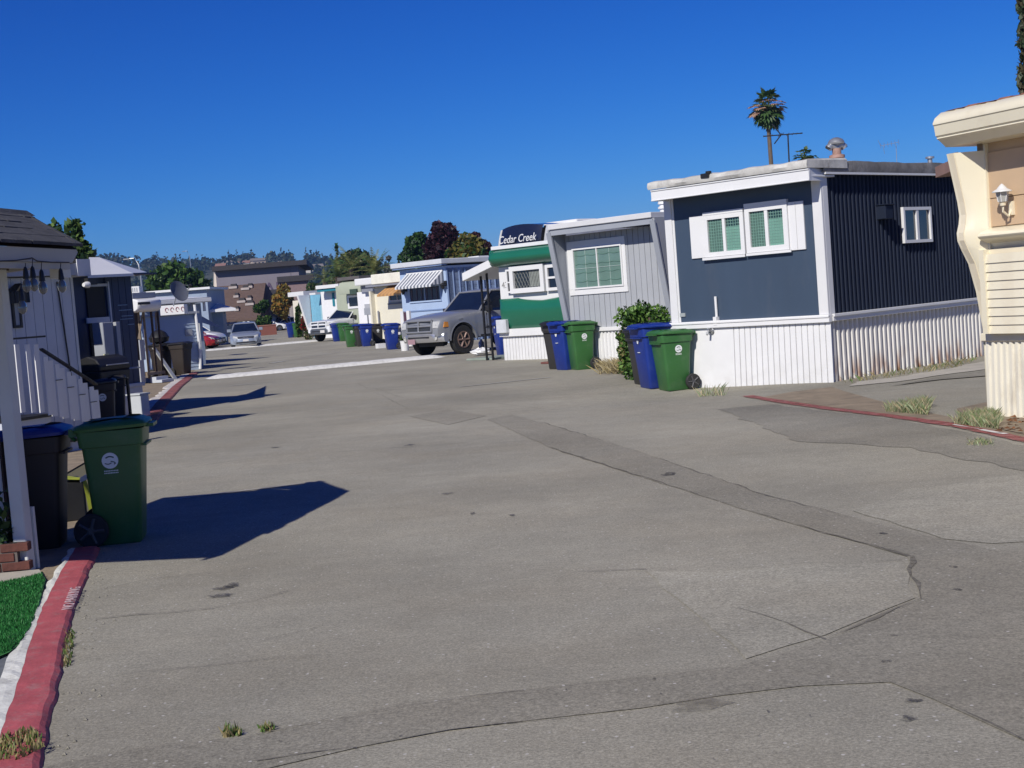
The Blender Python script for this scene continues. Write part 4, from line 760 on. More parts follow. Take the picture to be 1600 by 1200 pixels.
# lantern
lx, lz = F.px(1570, 312, yw-.1); ln = MB().box(lx-.03, lx+.03, yw-.03, yw-.001, lz-.16, lz-.02).build('wall_lamp', beige2, H)
mb = MB(); mb.tube([(lx, yw-.02, lz-.1), (lx, yw-.06, lz-.17), (lx, yw-.13, lz-.12), (lx, yw-.13, lz-.06)], .013, 6); mb.lathe([(.03, -.06), (.035, -.03), (.045, -.025)], (lx, yw-.13, lz), 10); mb.build('lamp_bracket', beige2, ln, smooth=True)
mb = MB(); mb.lathe([(.042, -.02), (.062, .08)], (lx, yw-.13, lz), 6); mb.build('lamp_glass', mat('frosted_glass', (.36, .36, .34), .2, .1, 3, coat=1), ln)
mb = MB()
for k in range(6): a = k*math.pi/3; mb.tube([(lx+.044*math.cos(a), yw-.13+.044*math.sin(a), lz-.02), (lx+.064*math.cos(a), yw-.13+.064*math.sin(a), lz+.08)], .005, 4)
mb.lathe([(.10, .08), (.098, .09), (.05, .115), (.045, .125), (.022, .15), (.004, .165)], (lx, yw-.13, lz), 14); mb.build('lamp_cap', white, ln, smooth=True)
# little brown awning edge joining the two houses
a = atY(1465, 262, 17.5); b = atY(1488, 258, 16.6); 
t = thing('awning_board', (a.x, a.y, a.z-.12), math.atan2(b.y-a.y, b.x-a.x), 'short pink-brown board end sticking out beside the cream house trim', 'board'); MB().box(0, 1.2, -.03, .6, 0, .13).build('board', mat('pinkish_board', (.34, .2, .15), .8), t)
# ================================================================== grey house
F = Fr(G(950, 574), RU); H = frthing('mobile_home', F, 'light grey board-sided mobile home with one white-framed window and slanting end wings', 'mobile home')
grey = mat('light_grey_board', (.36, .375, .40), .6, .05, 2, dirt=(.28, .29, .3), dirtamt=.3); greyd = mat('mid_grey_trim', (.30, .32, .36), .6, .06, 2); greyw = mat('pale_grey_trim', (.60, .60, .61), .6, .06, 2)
x0, zb_ = F.px(892, 515); x1 = F.px(1051, 481)[0]; zt_ = F.px(887, 370)[1]; ov = .5
zb_ = F.px(960, 516)[1]; zbt = F.px(960, 510)[1]
zT = F.px(940, 362)[1]
MB().box(x0, x1, 0, 12, 0, zT).build('wall', greyd, H)
planks(H, 'siding_plank', x0+.01, x1-.01, lambda x: zbt, lambda x: zT, -.001, 19, grey, .012, .02, .002)
xa, za = F.px(857, 365, -ov); xb, zb2 = F.px(1018, 340, -ov); zr1 = F.px(1018, 331, -ov)[1]
mb = MB(); mb.box(xa, xb, -ov-.02, 12, zb2, zr1).build('roof_edge', greyw, H, bevel=.01); zf = F.px(1016, 350, -ov+.02)[1]
MB().box(xa+.03, xb, -ov+.02, -ov+.06, zf, zb2-.002).build('fascia', greyd, H)
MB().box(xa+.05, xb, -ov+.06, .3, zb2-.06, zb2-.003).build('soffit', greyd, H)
for xx in (x0-.02, x1):
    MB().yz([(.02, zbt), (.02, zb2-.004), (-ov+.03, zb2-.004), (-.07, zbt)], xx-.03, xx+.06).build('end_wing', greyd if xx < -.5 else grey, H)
    mb = MB(); mb.sheet([[(xx-.05, -ov-.0, zb2-.06), (xx+.08, -ov-.0, zb2-.06)], [(xx-.05, -.10, zbt), (xx+.08, -.10, zbt)]]); mb.sheet([[(xx-.05, -ov+.04, zb2-.06), (xx-.05, -ov-.0, zb2-.06)], [(xx-.05, -.06, zbt), (xx-.05, -.10, zbt)]]); mb.sheet([[(xx+.08, -ov-.0, zb2-.06), (xx+.08, -ov+.04, zb2-.06)], [(xx+.08, -.10, zbt), (xx+.08, -.06, zbt)]]); mb.build('wing_edge', greyd, H)
wa, wb = F.px(887, 418, -.06)[0], F.px(978, 418, -.06)[0]; wz0, wz1 = F.px(934, 459, -.06)[1], F.px(934, 373, -.06)[1]
mb = MB(); t_ = .16; mb.box(wa, wb, -.05, -.022, wz0, wz0+t_*.8); mb.box(wa, wb, -.05, -.022, wz1-t_, wz1); mb.box(wa, wa+t_, -.05, -.022, wz0+t_*.8, wz1-t_); mb.box(wb-t_*.6, wb, -.05, -.022, wz0+t_*.8, wz1-t_); mb.build('window_surround', white2, H, bevel=.004)
sage = mat('sage_blind_glass', (.13, .215, .185), .12, .1, 3, coat=1)
fwn = window(H, wa+t_+.001, wb-t_*.6-.001, wz0+t_*.8+.001, wz1-t_-.001, .035, -.022, 2, white2, sage, .30, .05, gm=mat('pale_green_bar', (.42, .52, .49)))
mb = MB()
for k in range(5):
    z = wz0+.3+k*.19; rw = [[], []]
    for i in range(25): x = wa+t_+.06+(wb-wa-1.6*t_-.12)*i/24; d_ = .022*abs(math.sin(i*.52+k)); rw[0].append((x, -.047, z-d_)); rw[1].append((x, -.047, z-d_+.014))
    mb.sheet(rw)
mb.build('curtain_valance', mat('curtain_fold', (.10, .2, .16), .8), fwn, recalc=False)
MB().box(x0-.05, x1+.05, -.10, -.022, zb_, zbt).build('belt', white2, H, bevel=.005)
mb = flute(x0, x1, -.02, zb_, -.03, .10, .03); mb.build('skirt', skw, H, recalc=False)
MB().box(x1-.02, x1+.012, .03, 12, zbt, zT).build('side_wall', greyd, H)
vx, _ = F.px(1037, 330, 1); vt = MB(); p = atY(1037, 330, 33)-F.O; vt.lathe([(.09, -.4), (.09, .05), (.13, .06), (.13, .1), (.09, .12), (.09, .16), (.13, .17), (.11, .25), (.02, .27)], (p.dot(F.u), p.dot(F.v), p.z), 12); vt.build('roof_vent', white, H, smooth=True)
# ================================================================== green and white trailer
F = Fr(G(785, 563), RU); H = frthing('travel_trailer', F, 'white and green vintage trailer with bulging green panels and diamond lattice window', 'trailer')
grn = mat('green_enamel', (.012, .13, .075), .35, .06, 2, coat=.4); 
xl = F.px(782, 470)[0]; xr = F.px(890, 470)[0]; z = lambda py, px=830, w=0: F.px(px, py, w)[1]
zc = lambda p0, p1, w=0: F.px((p0[0]+p1[0])/2, (p0[1]+p1[1])/2, w)[1]
zk0 = z(524, 830); zk1 = z(515, 830); zg0 = z(512, 830); zg1 = z(464, 830); zw1 = z(409, 830); zu0 = z(413, 830, -.25); zu1 = z(384, 830, -.25)
MB().box(xl, xr, .02, 9, zk0, zu1).build('wall', white2, H)
def bulge(x0, x1, z0, z1, r0, r1, n=14): return [(r0*math.sin(math.pi*(.5*(k/n)**.8+.0)) if False else -(r0+(r1-r0)*k/n)*math.sin(math.pi*(k/n))**.55, z0+(z1-z0)*k/n) for k in range(n+1)]
pr = bulge(0, 0, zg0, zg1, .10, .20); mb = MB(); rws = []
for i in range(30):
    x = xl+(xr-xl)*i/29; e = min(1, (x-xl)/.25); e = math.sqrt(max(0, 1-(1-e)**2)) if e < 1 else 1
    dz = -.10*max(0, 1-abs(i/29-.62)/.33)**.5 if abs(i/29-.62) < .33 else 0
    rws.append([(x-(0 if i else .02), y*e-.005, zz+dz*(((zz-zg0)/(zg1-zg0))**6)) for y, zz in pr])
mb.sheet(rws); mb.build('lower_panel', grn, H, smooth=True)
ux0 = F.px(760, 400, -.25)[0]; pr = bulge(0, 0, zu0, zu1, .34, .34); mb = MB(); rws = []
for i in range(30):
    x = ux0+(xr-ux0)*i/29; e = min(1, (x-ux0)/.22); e = math.sqrt(max(0, 1-(1-e)**2)) if e < 1 else 1; zm = (zu0+zu1)/2
    rws.append([(x, y*max(.25, e)-.005, zm+(zz-zm)*max(.45, e)) for y, zz in pr])
mb.sheet(rws); mb.add(rws[0], [tuple(range(15))]); mb.build('upper_panel', grn, H, smooth=True)
MB().box(ux0+.05, xr, -.12, 9, zu1-.0, zu1+.10).build('roof_edge', white2, H, bevel=.01)
MB().box(ux0+.02, xl, -.2, 3, zu0+.06, zu1).build('end_roll', grn, H, bevel=.1, seg=3)
wx0, wx1 = F.px(797, 440, -.1)[0], F.px(850, 440, -.1)[0]; wz0, wz1 = z(457, 825, -.1), z(414, 825, -.1)
wn = window(H, wx0, wx1, wz0, wz1, .13, -.03, 1, white2, darkglass, 0, .09)
mb = MB(); a0, a1, b0, b1 = wx0+.13, wx1-.13, wz0+.13, wz1-.13
for k in range(-12, 16):
    for s_ in (1, -1):
        xs0 = a0+k*.11; pts = [(xs0, b0), (xs0+s_*(b1-b0)*.5, b1)]
        (p0x, p0z), (p1x, p1z) = pts
        def cl(x, z_): return x
        t0, t1 = 0, 1; dx = p1x-p0x
        if dx > 0: t0 = max(t0, (a0-p0x)/dx); t1 = min(t1, (a1-p0x)/dx)
        else: t0 = max(t0, (a1-p0x)/dx); t1 = min(t1, (a0-p0x)/dx)
        if k > 7 and s_ > 0: pass
        if t1 > t0: mb.tube([(p0x+dx*t0, -.05, b0+(b1-b0)*t0), (p0x+dx*t1, -.05, b0+(b1-b0)*t1)], .009, 4)
mb.build('lattice', mat('dull_lattice', (.13, .14, .14), .6), wn)
MB().box(a1-.45, a1-.02, -.044, -.0455+-.002, b0+.02, b0+.45).build('window_card', mat('grey_card', (.2, .22, .2)), wn)
window(H, F.px(851, 430, -.08)[0]+.02, F.px(876, 430)[0], wz0-.0, z(413, 862, -.05), .08, -.02, 1, white2, blueglass, 0, .06, rail=.5)
window(H, F.px(790, 440, -.08)[0], wx0-.01, z(458, 795, -.05), z(421, 795, -.05), .05, -.02, 1, white2, darkglass, 0, .05, rail=.45)
text('43', .24, mat('grey_number', (.22, .22, .22)), H, (F.px(787, 446)[0]+.03, -.004+.019, F.px(787, 446)[1]), (R(90), 0, 0), 'house_number', .003)
MB().box(xl-.05, xr, -.10, .0, zk0, zk1+.05).build('belt', white2, H, bevel=.006)
mb = flute(xl, F.px(858, 540)[0]+.05, -.03, zk0, -.02, .12, -.03, prof=[(0, 0), (.04, 1), (.14, 1), (.18, 0)]); mb.build('skirt', skw, H, recalc=False)
MB().box(F.px(858, 540)[0]+.05, xr, -.01, .03, 0, zk0).build('skirt_panel', white, H)
mb = flute(0, 9, -.03, zk0, 0, .12, .02, True, xl-.01); mb.build('side_skirt', white, H, recalc=False)
a = F.px(777, 500, -.15); b = F.px(794, 520, -.15); MB().box(a[0], b[0], -.22, -.101, b[1], a[1]).build('meter_box', mat('pale_box', (.55, .57, .6), .5), H, bevel=.01)
# carport slab on twin black posts beside it
p0 = F.px(722, 434, -.15); p1 = F.px(763, 412, -.15)
t = frthing('carport', F, 'sloping white carport roof on a twin black iron post beside the green trailer', 'carport')
MB().add([(p0[0], -.15, p0[1]-.10), (p1[0]+.1, -.15, p1[1]-.10), (p1[0]+.1, 3.2, p1[1]-.10), (p0[0], 3.2, p0[1]-.10), (p0[0], -.15, p0[1]+.12), (p1[0]+.1, -.15, p1[1]+.12), (p1[0]+.1, 3.2, p1[1]+.12), (p0[0], 3.2, p0[1]+.12)], [(0,3,2,1),(4,5,6,7),(0,1,5,4),(1,2,6,5),(2,3,7,6),(3,0,4,7)]).build('roof', white2, t, bevel=.01)
for pxa in ((752, 424, 758, 545), (761, 422, 768, 545)):
    a = F.px(pxa[0], pxa[1], .2); b = F.px(pxa[2], pxa[3], .2); MB().box((a[0]+b[0])/2-.024, (a[0]+b[0])/2+.024, .176, .224, 0, a[1]).build('post', blackp, t)
a = F.px(755, 480, .2)[0]; b = F.px(764, 480, .2)[0]
mb = MB()
for k in range(4): zz = .15+k*.75; mb.box(a+.04, b+.03, .185, .215, zz, zz+.03)
mb.build('post_rung', blackp, t)
# fifth-wheel trailer behind, its front cap rising over the roof
Fv = Fr(colY(845, 46), RU); H = frthing('fifth_wheel_trailer', Fv, 'tall camper trailer with navy front cap and white script lettering behind the green trailer', 'camper')
xl = Fv.px(772, 370)[0]; xr = Fv.px(838, 370)[0]; zb = Fv.px(800, 390)[1]-1; zt = Fv.px(805, 355)[1]; navycap = mat('navy_gelcoat', (.012, .016, .035), .2, .1, 2, coat=.6)
mb = MB(); rws = []
for i in range(12):
    q_ = i/11; zz = zb+(zt-zb)*q_; yb = .22*max(0, (zz-(zt-1.0))/1.0)**2.2 if zz > zt-1 else 0; rws.append([(xl+.06+(xr-xl-.06)*k/10, yb+.15*(abs(k/10-.5)*2)**3, zz+(.09*math.sin(math.pi*k/10) if i == 11 else 0)) for k in range(11)])
rws.append([(p[0], p[1]+1.2, p[2]+.02) for p in rws[-1]]); mb.sheet(rws); mb.build('front_cap', navycap, H, smooth=True)
for s_, (a, b) in enumerate(((xl-.08, xl+.06), (xr, xr+.35))):
    mb = MB(); mb.sheet([[(a if s_ == 0 else b, rr[0][1]+.5, rr[0][2]-.02), ((a+b)/2, rr[0][1]-.02, rr[0][2]-.02), (b if s_ == 0 else a, rr[0][1]+.15, rr[0][2])] for rr in rws]); mb.build('corner_moulding', white2, H, smooth=True)
MB().box(xl-.05, xr+.35, .9, 9, zb, zt-.05).build('body', mat('grey_gelcoat', (.42, .42, .43), .4), H, bevel=.05)
lz = Fv.px(805, 373.5)[1]; text('Cedar Creek', .355, white2, H, ((xl+xr)/2+.10, -.03, lz), (R(90), 0, 0), 'lettering', .008, shear=.35, sx=.92)
a = Fv.px(848, 352, 1.5); b = Fv.px(897, 342, 1.5); mb = MB(); mb.box(a[0], b[0]+.1, 1.5, 2.6, a[1]-.15, b[1]); mb.build('air_conditioner', white2, H, bevel=.1, seg=3)
# ================================================================== blue house
F = Fr(colY(705, 60), RU); H = frthing('mobile_home', F, 'pale blue mobile home with a striped window awning', 'mobile home')
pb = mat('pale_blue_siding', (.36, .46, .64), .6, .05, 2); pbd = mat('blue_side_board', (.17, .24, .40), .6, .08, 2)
xl = F.px(628, 470)[0]; zt = F.px(705, 414)[1]; zfb = F.px(660, 424)[1]
MB().box(xl, 0, 0, 12, 0, zt).build('wall', pb, H)
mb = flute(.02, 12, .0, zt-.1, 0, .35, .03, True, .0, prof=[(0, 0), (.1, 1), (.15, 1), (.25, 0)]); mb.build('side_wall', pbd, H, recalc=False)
MB().box(xl-.2, .15, -.35, 12.2, F.px(699, 411, -.35)[1], F.px(699, 403, -.35)[1]).build('roof', mat('grey_white_fascia', (.55, .57, .6), .6, .08, 2), H, bevel=.02)
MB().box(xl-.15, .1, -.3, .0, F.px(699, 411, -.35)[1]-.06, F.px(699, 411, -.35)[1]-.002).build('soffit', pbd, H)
wn = window(H, F.px(640, 460)[0], F.px(690, 460)[0], F.px(665, 472)[1], F.px(665, 446)[1], .07, 0, 2, pb, mat('curtained_dark', (.035, .03, .04), .3, .3, 12, coat=.6, stretch=(12, 1, .1)), 0, .05)
mb = MB()
for k in range(6): x = F.px(640, 460)[0]+.15+k*.33; mb.box(x, x+.05, -.035, -.017, F.px(665, 471)[1]+.06, F.px(665, 447)[1]-.08)
mb.build('curtain', mat('mauve_curtain', (.14, .11, .14), .8), wn)
MB().box(xl, .02, -.03, -.001, F.px(665, 486)[1], F.px(665, 484)[1]).build('belt', pbd, H)
def awning(H, F, xa, xb, ztop, zbot, out, n, ms, name='awning'):
    aw = MB().box(xa, xb, -.06, -.001, ztop-.03, ztop+.03).build(name, ms[0], H); wd = (xb-xa)/n
    for k in range(n):
        a = xa+k*wd; MB().hexa([(a, -.02, ztop), (a+wd, -.02, ztop), (a+wd, -out, zbot), (a, -out, zbot)], [(a, -.0, ztop+.02), (a+wd, -.0, ztop+.02), (a+wd, -out-.0, zbot+.025), (a, -out-.0, zbot+.025)]).build('slat', ms[k % 2], aw)
        MB().box(a, a+wd, -out-.02, -out-.001, zbot-.08, zbot+.02).build('valance', ms[k % 2], aw)
    for xx in (xa, xb):
        m_ = 7
        for k in range(m_):
            y0, y1 = -out*k/m_, -out*(k+1)/m_; f_ = lambda y: ztop+(zbot-ztop)*(-y/out)
            MB().hexa([(xx-.012, y0, zbot), (xx+.012, y0, zbot), (xx+.012, y1, zbot), (xx-.012, y1, zbot)], [(xx-.012, y0, f_(y0)-.001), (xx+.012, y0, f_(y0)-.001), (xx+.012, y1, f_(y1)-.001), (xx-.012, y1, f_(y1)-.001)]).build('side_slat', ms[(k+1) % 2], aw)
    return aw
awg = mat('awning_grey', (.16, .18, .22), .6)
awning(H, F, F.px(634, 435, -.1)[0], F.px(690, 430, -.1)[0], F.px(665, 425)[1], F.px(650, 447, -.75)[1], .75, 21, [white2, awg])
for px, py in ((632, 455), (694, 446)):
    a = F.px(px, py, -.1); lp = MB().box(a[0]-.07, a[0]+.07, -.04, -.001, a[1]-.02, a[1]+.2).build('wall_lamp', blackp, H); MB().lathe([(.05, -.15), (.10, .0), (.13, .02), (.04, .12)], (a[0], -.18, a[1]), 8).build('lamp_head', blackp, lp); MB().box(a[0]-.02, a[0]+.02, -.18, -.04, a[1]+.08, a[1]+.11).build('lamp_arm', blackp, lp)
MB().box(F.px(683, 470)[0], 0, 2, 2.6, zt+.1, zt+.35).build('roof_box', white, H)
a = F.pxs(760, 455, .02); MB().box(.04, .12, a[0]-.5, a[0]+.9, a[1]-.4, a[1]+.0).build('side_window', white, H); MB().box(.121, .13, a[0]-.4, a[0]+.8, a[1]-.32, a[1]-.06).build('pane', darkglass, H)
# porch screen: white posts with a dark panel
Fp = Fr(G(636, 541), RU); t = frthing('porch_screen', Fp, 'two white porch posts with a dark maroon panel between, behind the white bucket', 'porch screen')
xx = [Fp.px(a, 500)[0] for a in (626, 630.5, 635.5, 640)]; zz = Fp.px(632, 486)[1]
for a, b in ((0, 1), (2, 3)): MB().box(xx[a], xx[b], 0, .1, 0, zz).build('post', white2, t)
MB().box(xx[1]+.005, xx[2]-.005, .03, .07, 0, zz-.05).build('panel', mat('maroon_panel', (.07, .03, .05)), t)
# ================================================================== farther houses on the right
def farhouse(label, Y, pl, pr, ybase_unused, ytop, wallm, skirt=None, depth=10, name='mobile_home'):
    F = Fr(colY(pl, Y), RU); H = frthing(name, F, label, 'mobile home'); xr = F.px(pr, (ytop+500)/2)[0]; zt = F.px((pl+pr)/2, ytop)[1]
    MB().box(0, xr, 0, depth, 0, zt).build('wall', wallm, H); return F, H, xr, zt
crm = mat('cream_siding', (.70, .66, .54), .6, .04, 2); wht = mat('bright_siding', (.74, .74, .75), .6, .04, 2); sag = mat('sage_siding', (.36, .39, .30), .6, .06, 2); teal = mat('teal_paint', (.02, .19, .25), .5, .08, 2); shade = mat('grey_trim_and_shade', (.22, .23, .27), .7)
F, H, xr, zt = farhouse('cream mobile home with an orange striped window awning', 69, 589, 645, 0, 442, crm)
MB().box(F.px(582, 440, -.4)[0], xr, -.5, 10, F.px(603, 443, -.5)[1], F.px(603, 427, -.5)[1]).build('roof', mat('cream_fascia', (.74, .72, .62), .6), H, bevel=.03)
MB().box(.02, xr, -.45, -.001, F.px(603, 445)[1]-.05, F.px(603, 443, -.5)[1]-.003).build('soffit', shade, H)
MB().box(0, .12, -.25, 0, 0, zt-.3).build('corner_fin', crm, H)
org = [mat('awning_orange', (.55, .30, .11), .6), mat('awning_tan', (.40, .22, .10), .6)]
awning(H, F, F.px(606, 448, -.1)[0], F.px(632, 448, -.1)[0], F.px(620, 445)[1], F.px(615, 459, -.8)[1], .8, 9, org)
window(H, F.px(609, 465)[0], F.px(634, 465)[0], F.px(620, 471)[1], F.px(620, 459)[1], .07, 0, 2, white2, darkglass); MB().box(F.px(609, 465)[0]-.1, F.px(634, 465)[0], -.09, -.001, F.px(620, 475)[1], F.px(620, 473)[1]).build('sill', shade, H)
a = F.px(594, 495); MB().tube([(a[0], -.1, 0), (a[0], -.1, a[1]+.3)], .04, 6).build('drain_pipe', shade, H)
F, H, xr, zt = farhouse('white mobile home with a grey meter cabinet and curved eaves', 77, 564, 594, 0, 455, wht)
MB().box(F.px(556, 445, -.5)[0], xr+.5, -.6, 10, F.px(575, 445, -.6)[1], F.px(575, 434, -.6)[1]).build('roof', white2, H, bevel=.06, seg=2)
MB().box(F.px(565, 450, -.3)[0], xr, -.32, -.28, F.px(575, 456, -.3)[1], F.px(575, 446, -.3)[1]).build('painted_shade_panel', shade, H)  # grey panel draws in the shade under the eaves
a, b = F.px(572, 475), F.px(581, 489); mb = MB().box(a[0], b[0], -.12, -.001, b[1], a[1]).build('meter_cabinet', mat('cabinet_grey', (.38, .39, .42), .6), H)
a, b = F.px(583, 463), F.px(588, 472); MB().box(a[0], b[0], -.08, -.001, b[1], a[1]).build('wall_box', mat('box_tan', (.45, .42, .36)), H)
F, H, xr, zt = farhouse('sage green mobile home with rounded front and a big dark window', 85, 531, 566, 0, 445, sag)
pr = [(-.75, F.px(545, 459, -.7)[1]), (-.8, F.px(545, 450, -.7)[1]), (-.6, F.px(545, 441, -.7)[1]), (0, F.px(545, 438)[1]), (6, F.px(545, 438)[1]), (6, F.px(545, 459, -.7)[1])]
MB().yz(pr, F.px(529, 450, -.7)[0], F.px(565, 450, -.7)[0]).build('rounded_hood', sag, H, smooth=True)
MB().box(F.px(527, 437, -.5)[0], F.px(561, 437, -.5)[0], -.5, 10, F.px(545, 438)[1]+.0, F.px(545, 436)[1]+.12).build('roof', mat('roof_slate', (.10, .09, .09), .8), H)
window(H, F.px(544, 470)[0], F.px(562, 470)[0], F.px(553, 482)[1], F.px(553, 461)[1], .13, -.0, 1, white2, darkglass)
a, b = F.px(547, 452, -.85), F.px(558, 459, -.85); MB().box(a[0], b[0], -.9, -.76, b[1], a[1]).build('visor', mat('dark_green_visor', (.05, .08, .06), .5), H)
F, H, xr, zt = farhouse('white mobile home with teal fascia and teal shutter behind the white pickup', 94, 507, 543, 0, 452, wht)
MB().box(F.px(495, 449, -.7)[0], F.px(530, 445, -.7)[0], -.8, 10, F.px(512, 449, -.7)[1]-.06, F.px(512, 445, -.7)[1]).build('roof', white2, H)
MB().box(F.px(497, 452, -.6)[0], F.px(529, 450, -.6)[0], -.7, .3, F.px(512, 455, -.7)[1], F.px(512, 449, -.7)[1]-.065).build('fascia', teal, H)
a, b = F.px(519, 455), F.px(524, 478); MB().box(a[0], b[0], -.05, -.001, b[1], a[1]-.1).build('shutter', teal, H)
window(H, F.px(526, 463)[0], F.px(534, 463)[0], F.px(530, 471)[1], F.px(530, 455)[1], .10, 0, 1, white2, darkglass)
F, H, xr, zt = farhouse('sky blue mobile home with slanting white end fin and a blue door', 101, 490, 507, 0, 460, mat('sky_blue_wall', (.16, .38, .52), .6))
MB().box(F.px(487, 458, -.8)[0], xr+.4, -1.0, 8, F.px(497, 460, -.8)[1], F.px(497, 457, -.8)[1]).build('roof', white2, H)
MB().yz([(0, 0), (0, F.px(490, 460)[1]), (-1.0, F.px(490, 460)[1]), (-.15, 0)], -.25, -.05).build('end_fin', wht, H)
a, b = F.px(501, 473), F.px(506, 500); MB().box(a[0], b[0]+.1, -.05, -.001, .3, a[1]).build('door', mat('door_blue', (.30, .50, .58)), H)
F, H, xr, zt = farhouse('farthest white mobile home with a vine-covered front', 108, 462, 500, 0, 468, crm)
MB().box(F.px(453, 460, -1.2)[0], xr, -1.4, 10, F.px(475, 462, -1.2)[1], F.px(475, 455, -1.2)[1]).build('roof', white2, H)
# vine and red shrub
def bush(name, px, Y, pw, pt, label, mats, n, leaf, seed, nb=10, cat='shrub', dep=.5):
    b = colY(px, Y); w_ = pw/2200*Y; h = atY(px, pt, Y).z; rg = random.Random(seed); t = thing(name, (b.x, b.y, gz(b.x, b.y)), 0, label, cat)
    bl = [(rg.uniform(-.33, .33)*w_, rg.uniform(-.3, .3)*w_*dep*2, h*(.08+.74*(i+.5)/nb), w_*rg.uniform(.16, .3), w_*rg.uniform(.16, .3)*dep*1.6, h*.16) for i in range(nb)]
    mb = MB()
    for k in range(9): a = k*.7; mb.tube([(0, 0, 0), (.12*w_*math.cos(a), .12*w_*math.sin(a), h*.35), (.28*w_*math.cos(a), .25*w_*math.sin(a)*dep, h*.75)], .012*max(1, h), 5)
    mb.build('stem', MATS['bark'], t); leafmesh('foliage', clumps(bl, n, seed, .3), leaf, mats, t, seed, 1.8); return t
bush('vine', 470, 105, 10, 470, 'green climbing vine on the farthest cream house corner', gr, 1500, .16, 1)
bush('red_shrub', 483, 103, 22, 474, 'red-leaved shrub between the vine and the white pickup', [leafmat('leaf_red', (.38, .035, .035)), leafmat('leaf_crimson', (.22, .03, .03)), gr[0]], 3600, .17, 2, 14)
bush('potted_shrub', 484, 93, 18, 512, 'dry brown-green low shrub at the foot of the red shrub', [leafmat('leaf_tan', (.2, .17, .1)), gr[0]], 900, .12, 3)
bush('green_bush', 1016, 26, 80, 464, 'bright green upright bush between the bins and the navy house', [leafmat('privet', (.08, .17, .03)), leafmat('privet_light', (.14, .25, .05)), leafmat('privet_dark', (.03, .075, .016))], 9000, .05, 4, 22, dep=.6)
bush('green_bush', 985, 27.5, 34, 508, 'looser lower bush with bare stems left of the upright green bush', [MATS['privet'], MATS['privet_dark'], dg[1]], 2200, .05, 6, 12, dep=.6)
# ------------------------------------------------------------------ left side: shingled porch
F = Fr(G(41, 894), PU); H = frthing('porch', F, 'white-posted porch with dark shingled roof and wide fascia at the left edge', 'porch')
pw = mat('porch_white', (.55, .57, .56), .6, .08, 3, dirt=(.3, .3, .28), dirtamt=.4); fasc = mat('fascia_taupe', (.42, .42, .40), .7, .06, 2)
zb = F.px(10, 432)[1]
MB().box(-.05, .05, -.05, .05, 0, zb+.05).build('post', pw, H, bevel=.006); MB().box(.06, .09, -.06, -.03, 0, .45).build('post', pw, H)
MB().box(-1.6, .08, -.05, .05, F.px(40, 424)[1], F.px(40, 412)[1]).build('beam', darkwood, H)
ex = F.px(117, 388, -.35)[0]; ez = F.px(110, 390, -.35)[1]; ez0 = F.px(108, 411, -.35)[1]
mb = MB(); mb.xz([(-2.5, ez0), (ex-.10, ez0), (ex, ez-.02), (ex-.02, ez), (-2.5, ez)], -.37, -.33); mb.build('fascia', fasc, H)
MB().box(-2.5, ex-.12, -.36, -.335, ez0-.045, ez0-.004).build('fascia_trim', fasc, H)
MB().xy([(-2.5, -.33), (ex-.06, -.33), (ex+.56, .6), (ex+.4, 1.5), (-2.5, 1.5)], ez0+.03, ez0+.05).build('soffit', pw, H)
MB().box(ex-.12, ex+.0, -.30, -.2, ez0-.1, ez0+.04).build('end_block', pw, H)
shm = mat('dark_shingle', (.055, .055, .06), .9, .35, 6, bump=.8, bscale=40); rg = random.Random(8); rz = F.px(20, 337, .3)[1]; rx = F.px(33, 337, .3)[0]
nr = 5
MB().add([(-2.5, -.37, ez+.001), (ex, -.37, ez+.001), (rx, .3, rz-.02), (-2.5, .3, rz-.02), (ex+.62, .6, ez+.001)], [(0, 1, 2, 3), (1, 4, 2)]).build('roof_deck', darkwood, H)
for r_ in range(nr):
    t0, t1 = r_/nr, (r_+1.12)/nr; y0, y1 = -.41+.71*t0, -.41+.71*t1; z0, z1 = ez+(rz-ez)*t0+.02, ez+(rz-ez)*t1+.025; xe0 = ex+(rx-ex)*t0+.03; xe1 = ex+(rx-ex)*t1+.02; x = xe0
    while x > -1.6:
        w_ = rg.uniform(.16, .24); x2 = x-w_; q = lambda x_, e: x_+(e-xe0)*(max(0, 1-(xe0-x_)/.3)); j = rg.uniform(-.008, .012)
        MB().hexa([(x2+.006, y0+j, z0), (x, y0+j, z0), (q(x, xe1), y1, z1), (x2+.006, y1, z1)], [(x2+.006, y0+j, z0+.022), (x, y0+j, z0+.022), (q(x, xe1), y1, z1+.012), (x2+.006, y1, z1+.012)]).build('shingle', shm, H); x = x2
MB().hexa([(-2, .21, rz), (rx+.05, .21, rz), (rx+.05, .41, rz), (-2, .41, rz)], [(-2, .25, rz+.04), (rx, .25, rz+.04), (rx, .37, rz+.04), (-2, .37, rz+.04)]).build('ridge_cap', shm, H)
MB().hexa([(ex-.05, -.38, ez+.03), (ex+.04, -.36, ez+.02), (rx+.08, .31, rz), (rx-.02, .29, rz)], [(ex-.05, -.38, ez+.055), (ex+.04, -.36, ez+.05), (rx+.08, .31, rz+.04), (rx-.02, .29, rz+.04)]).build('hip_cap', shm, H)
MB().hexa([(ex-.04, -.37, ez0), (ex, -.33, ez0), (ex+.62, .60, ez0), (ex+.58, .63, ez0)], [(ex-.04, -.37, ez), (ex, -.33, ez), (ex+.62, .60, ez), (ex+.58, .63, ez)]).build('fascia', fasc, H)
Fc = Fr(G(34, 899), (1, .05)); P_ = frthing('slatted_screen', Fc, 'upright grey-white boards left of the porch post', 'screen')
for i in range(4): MB().box(-.36-i*.13, -.25-i*.13, .55, .58, .1, zb).build('wall_board', pw, P_)
MB().box(-1.1, -.25, .60, .63, 0, zb).build('back_board', darkwood, P_)
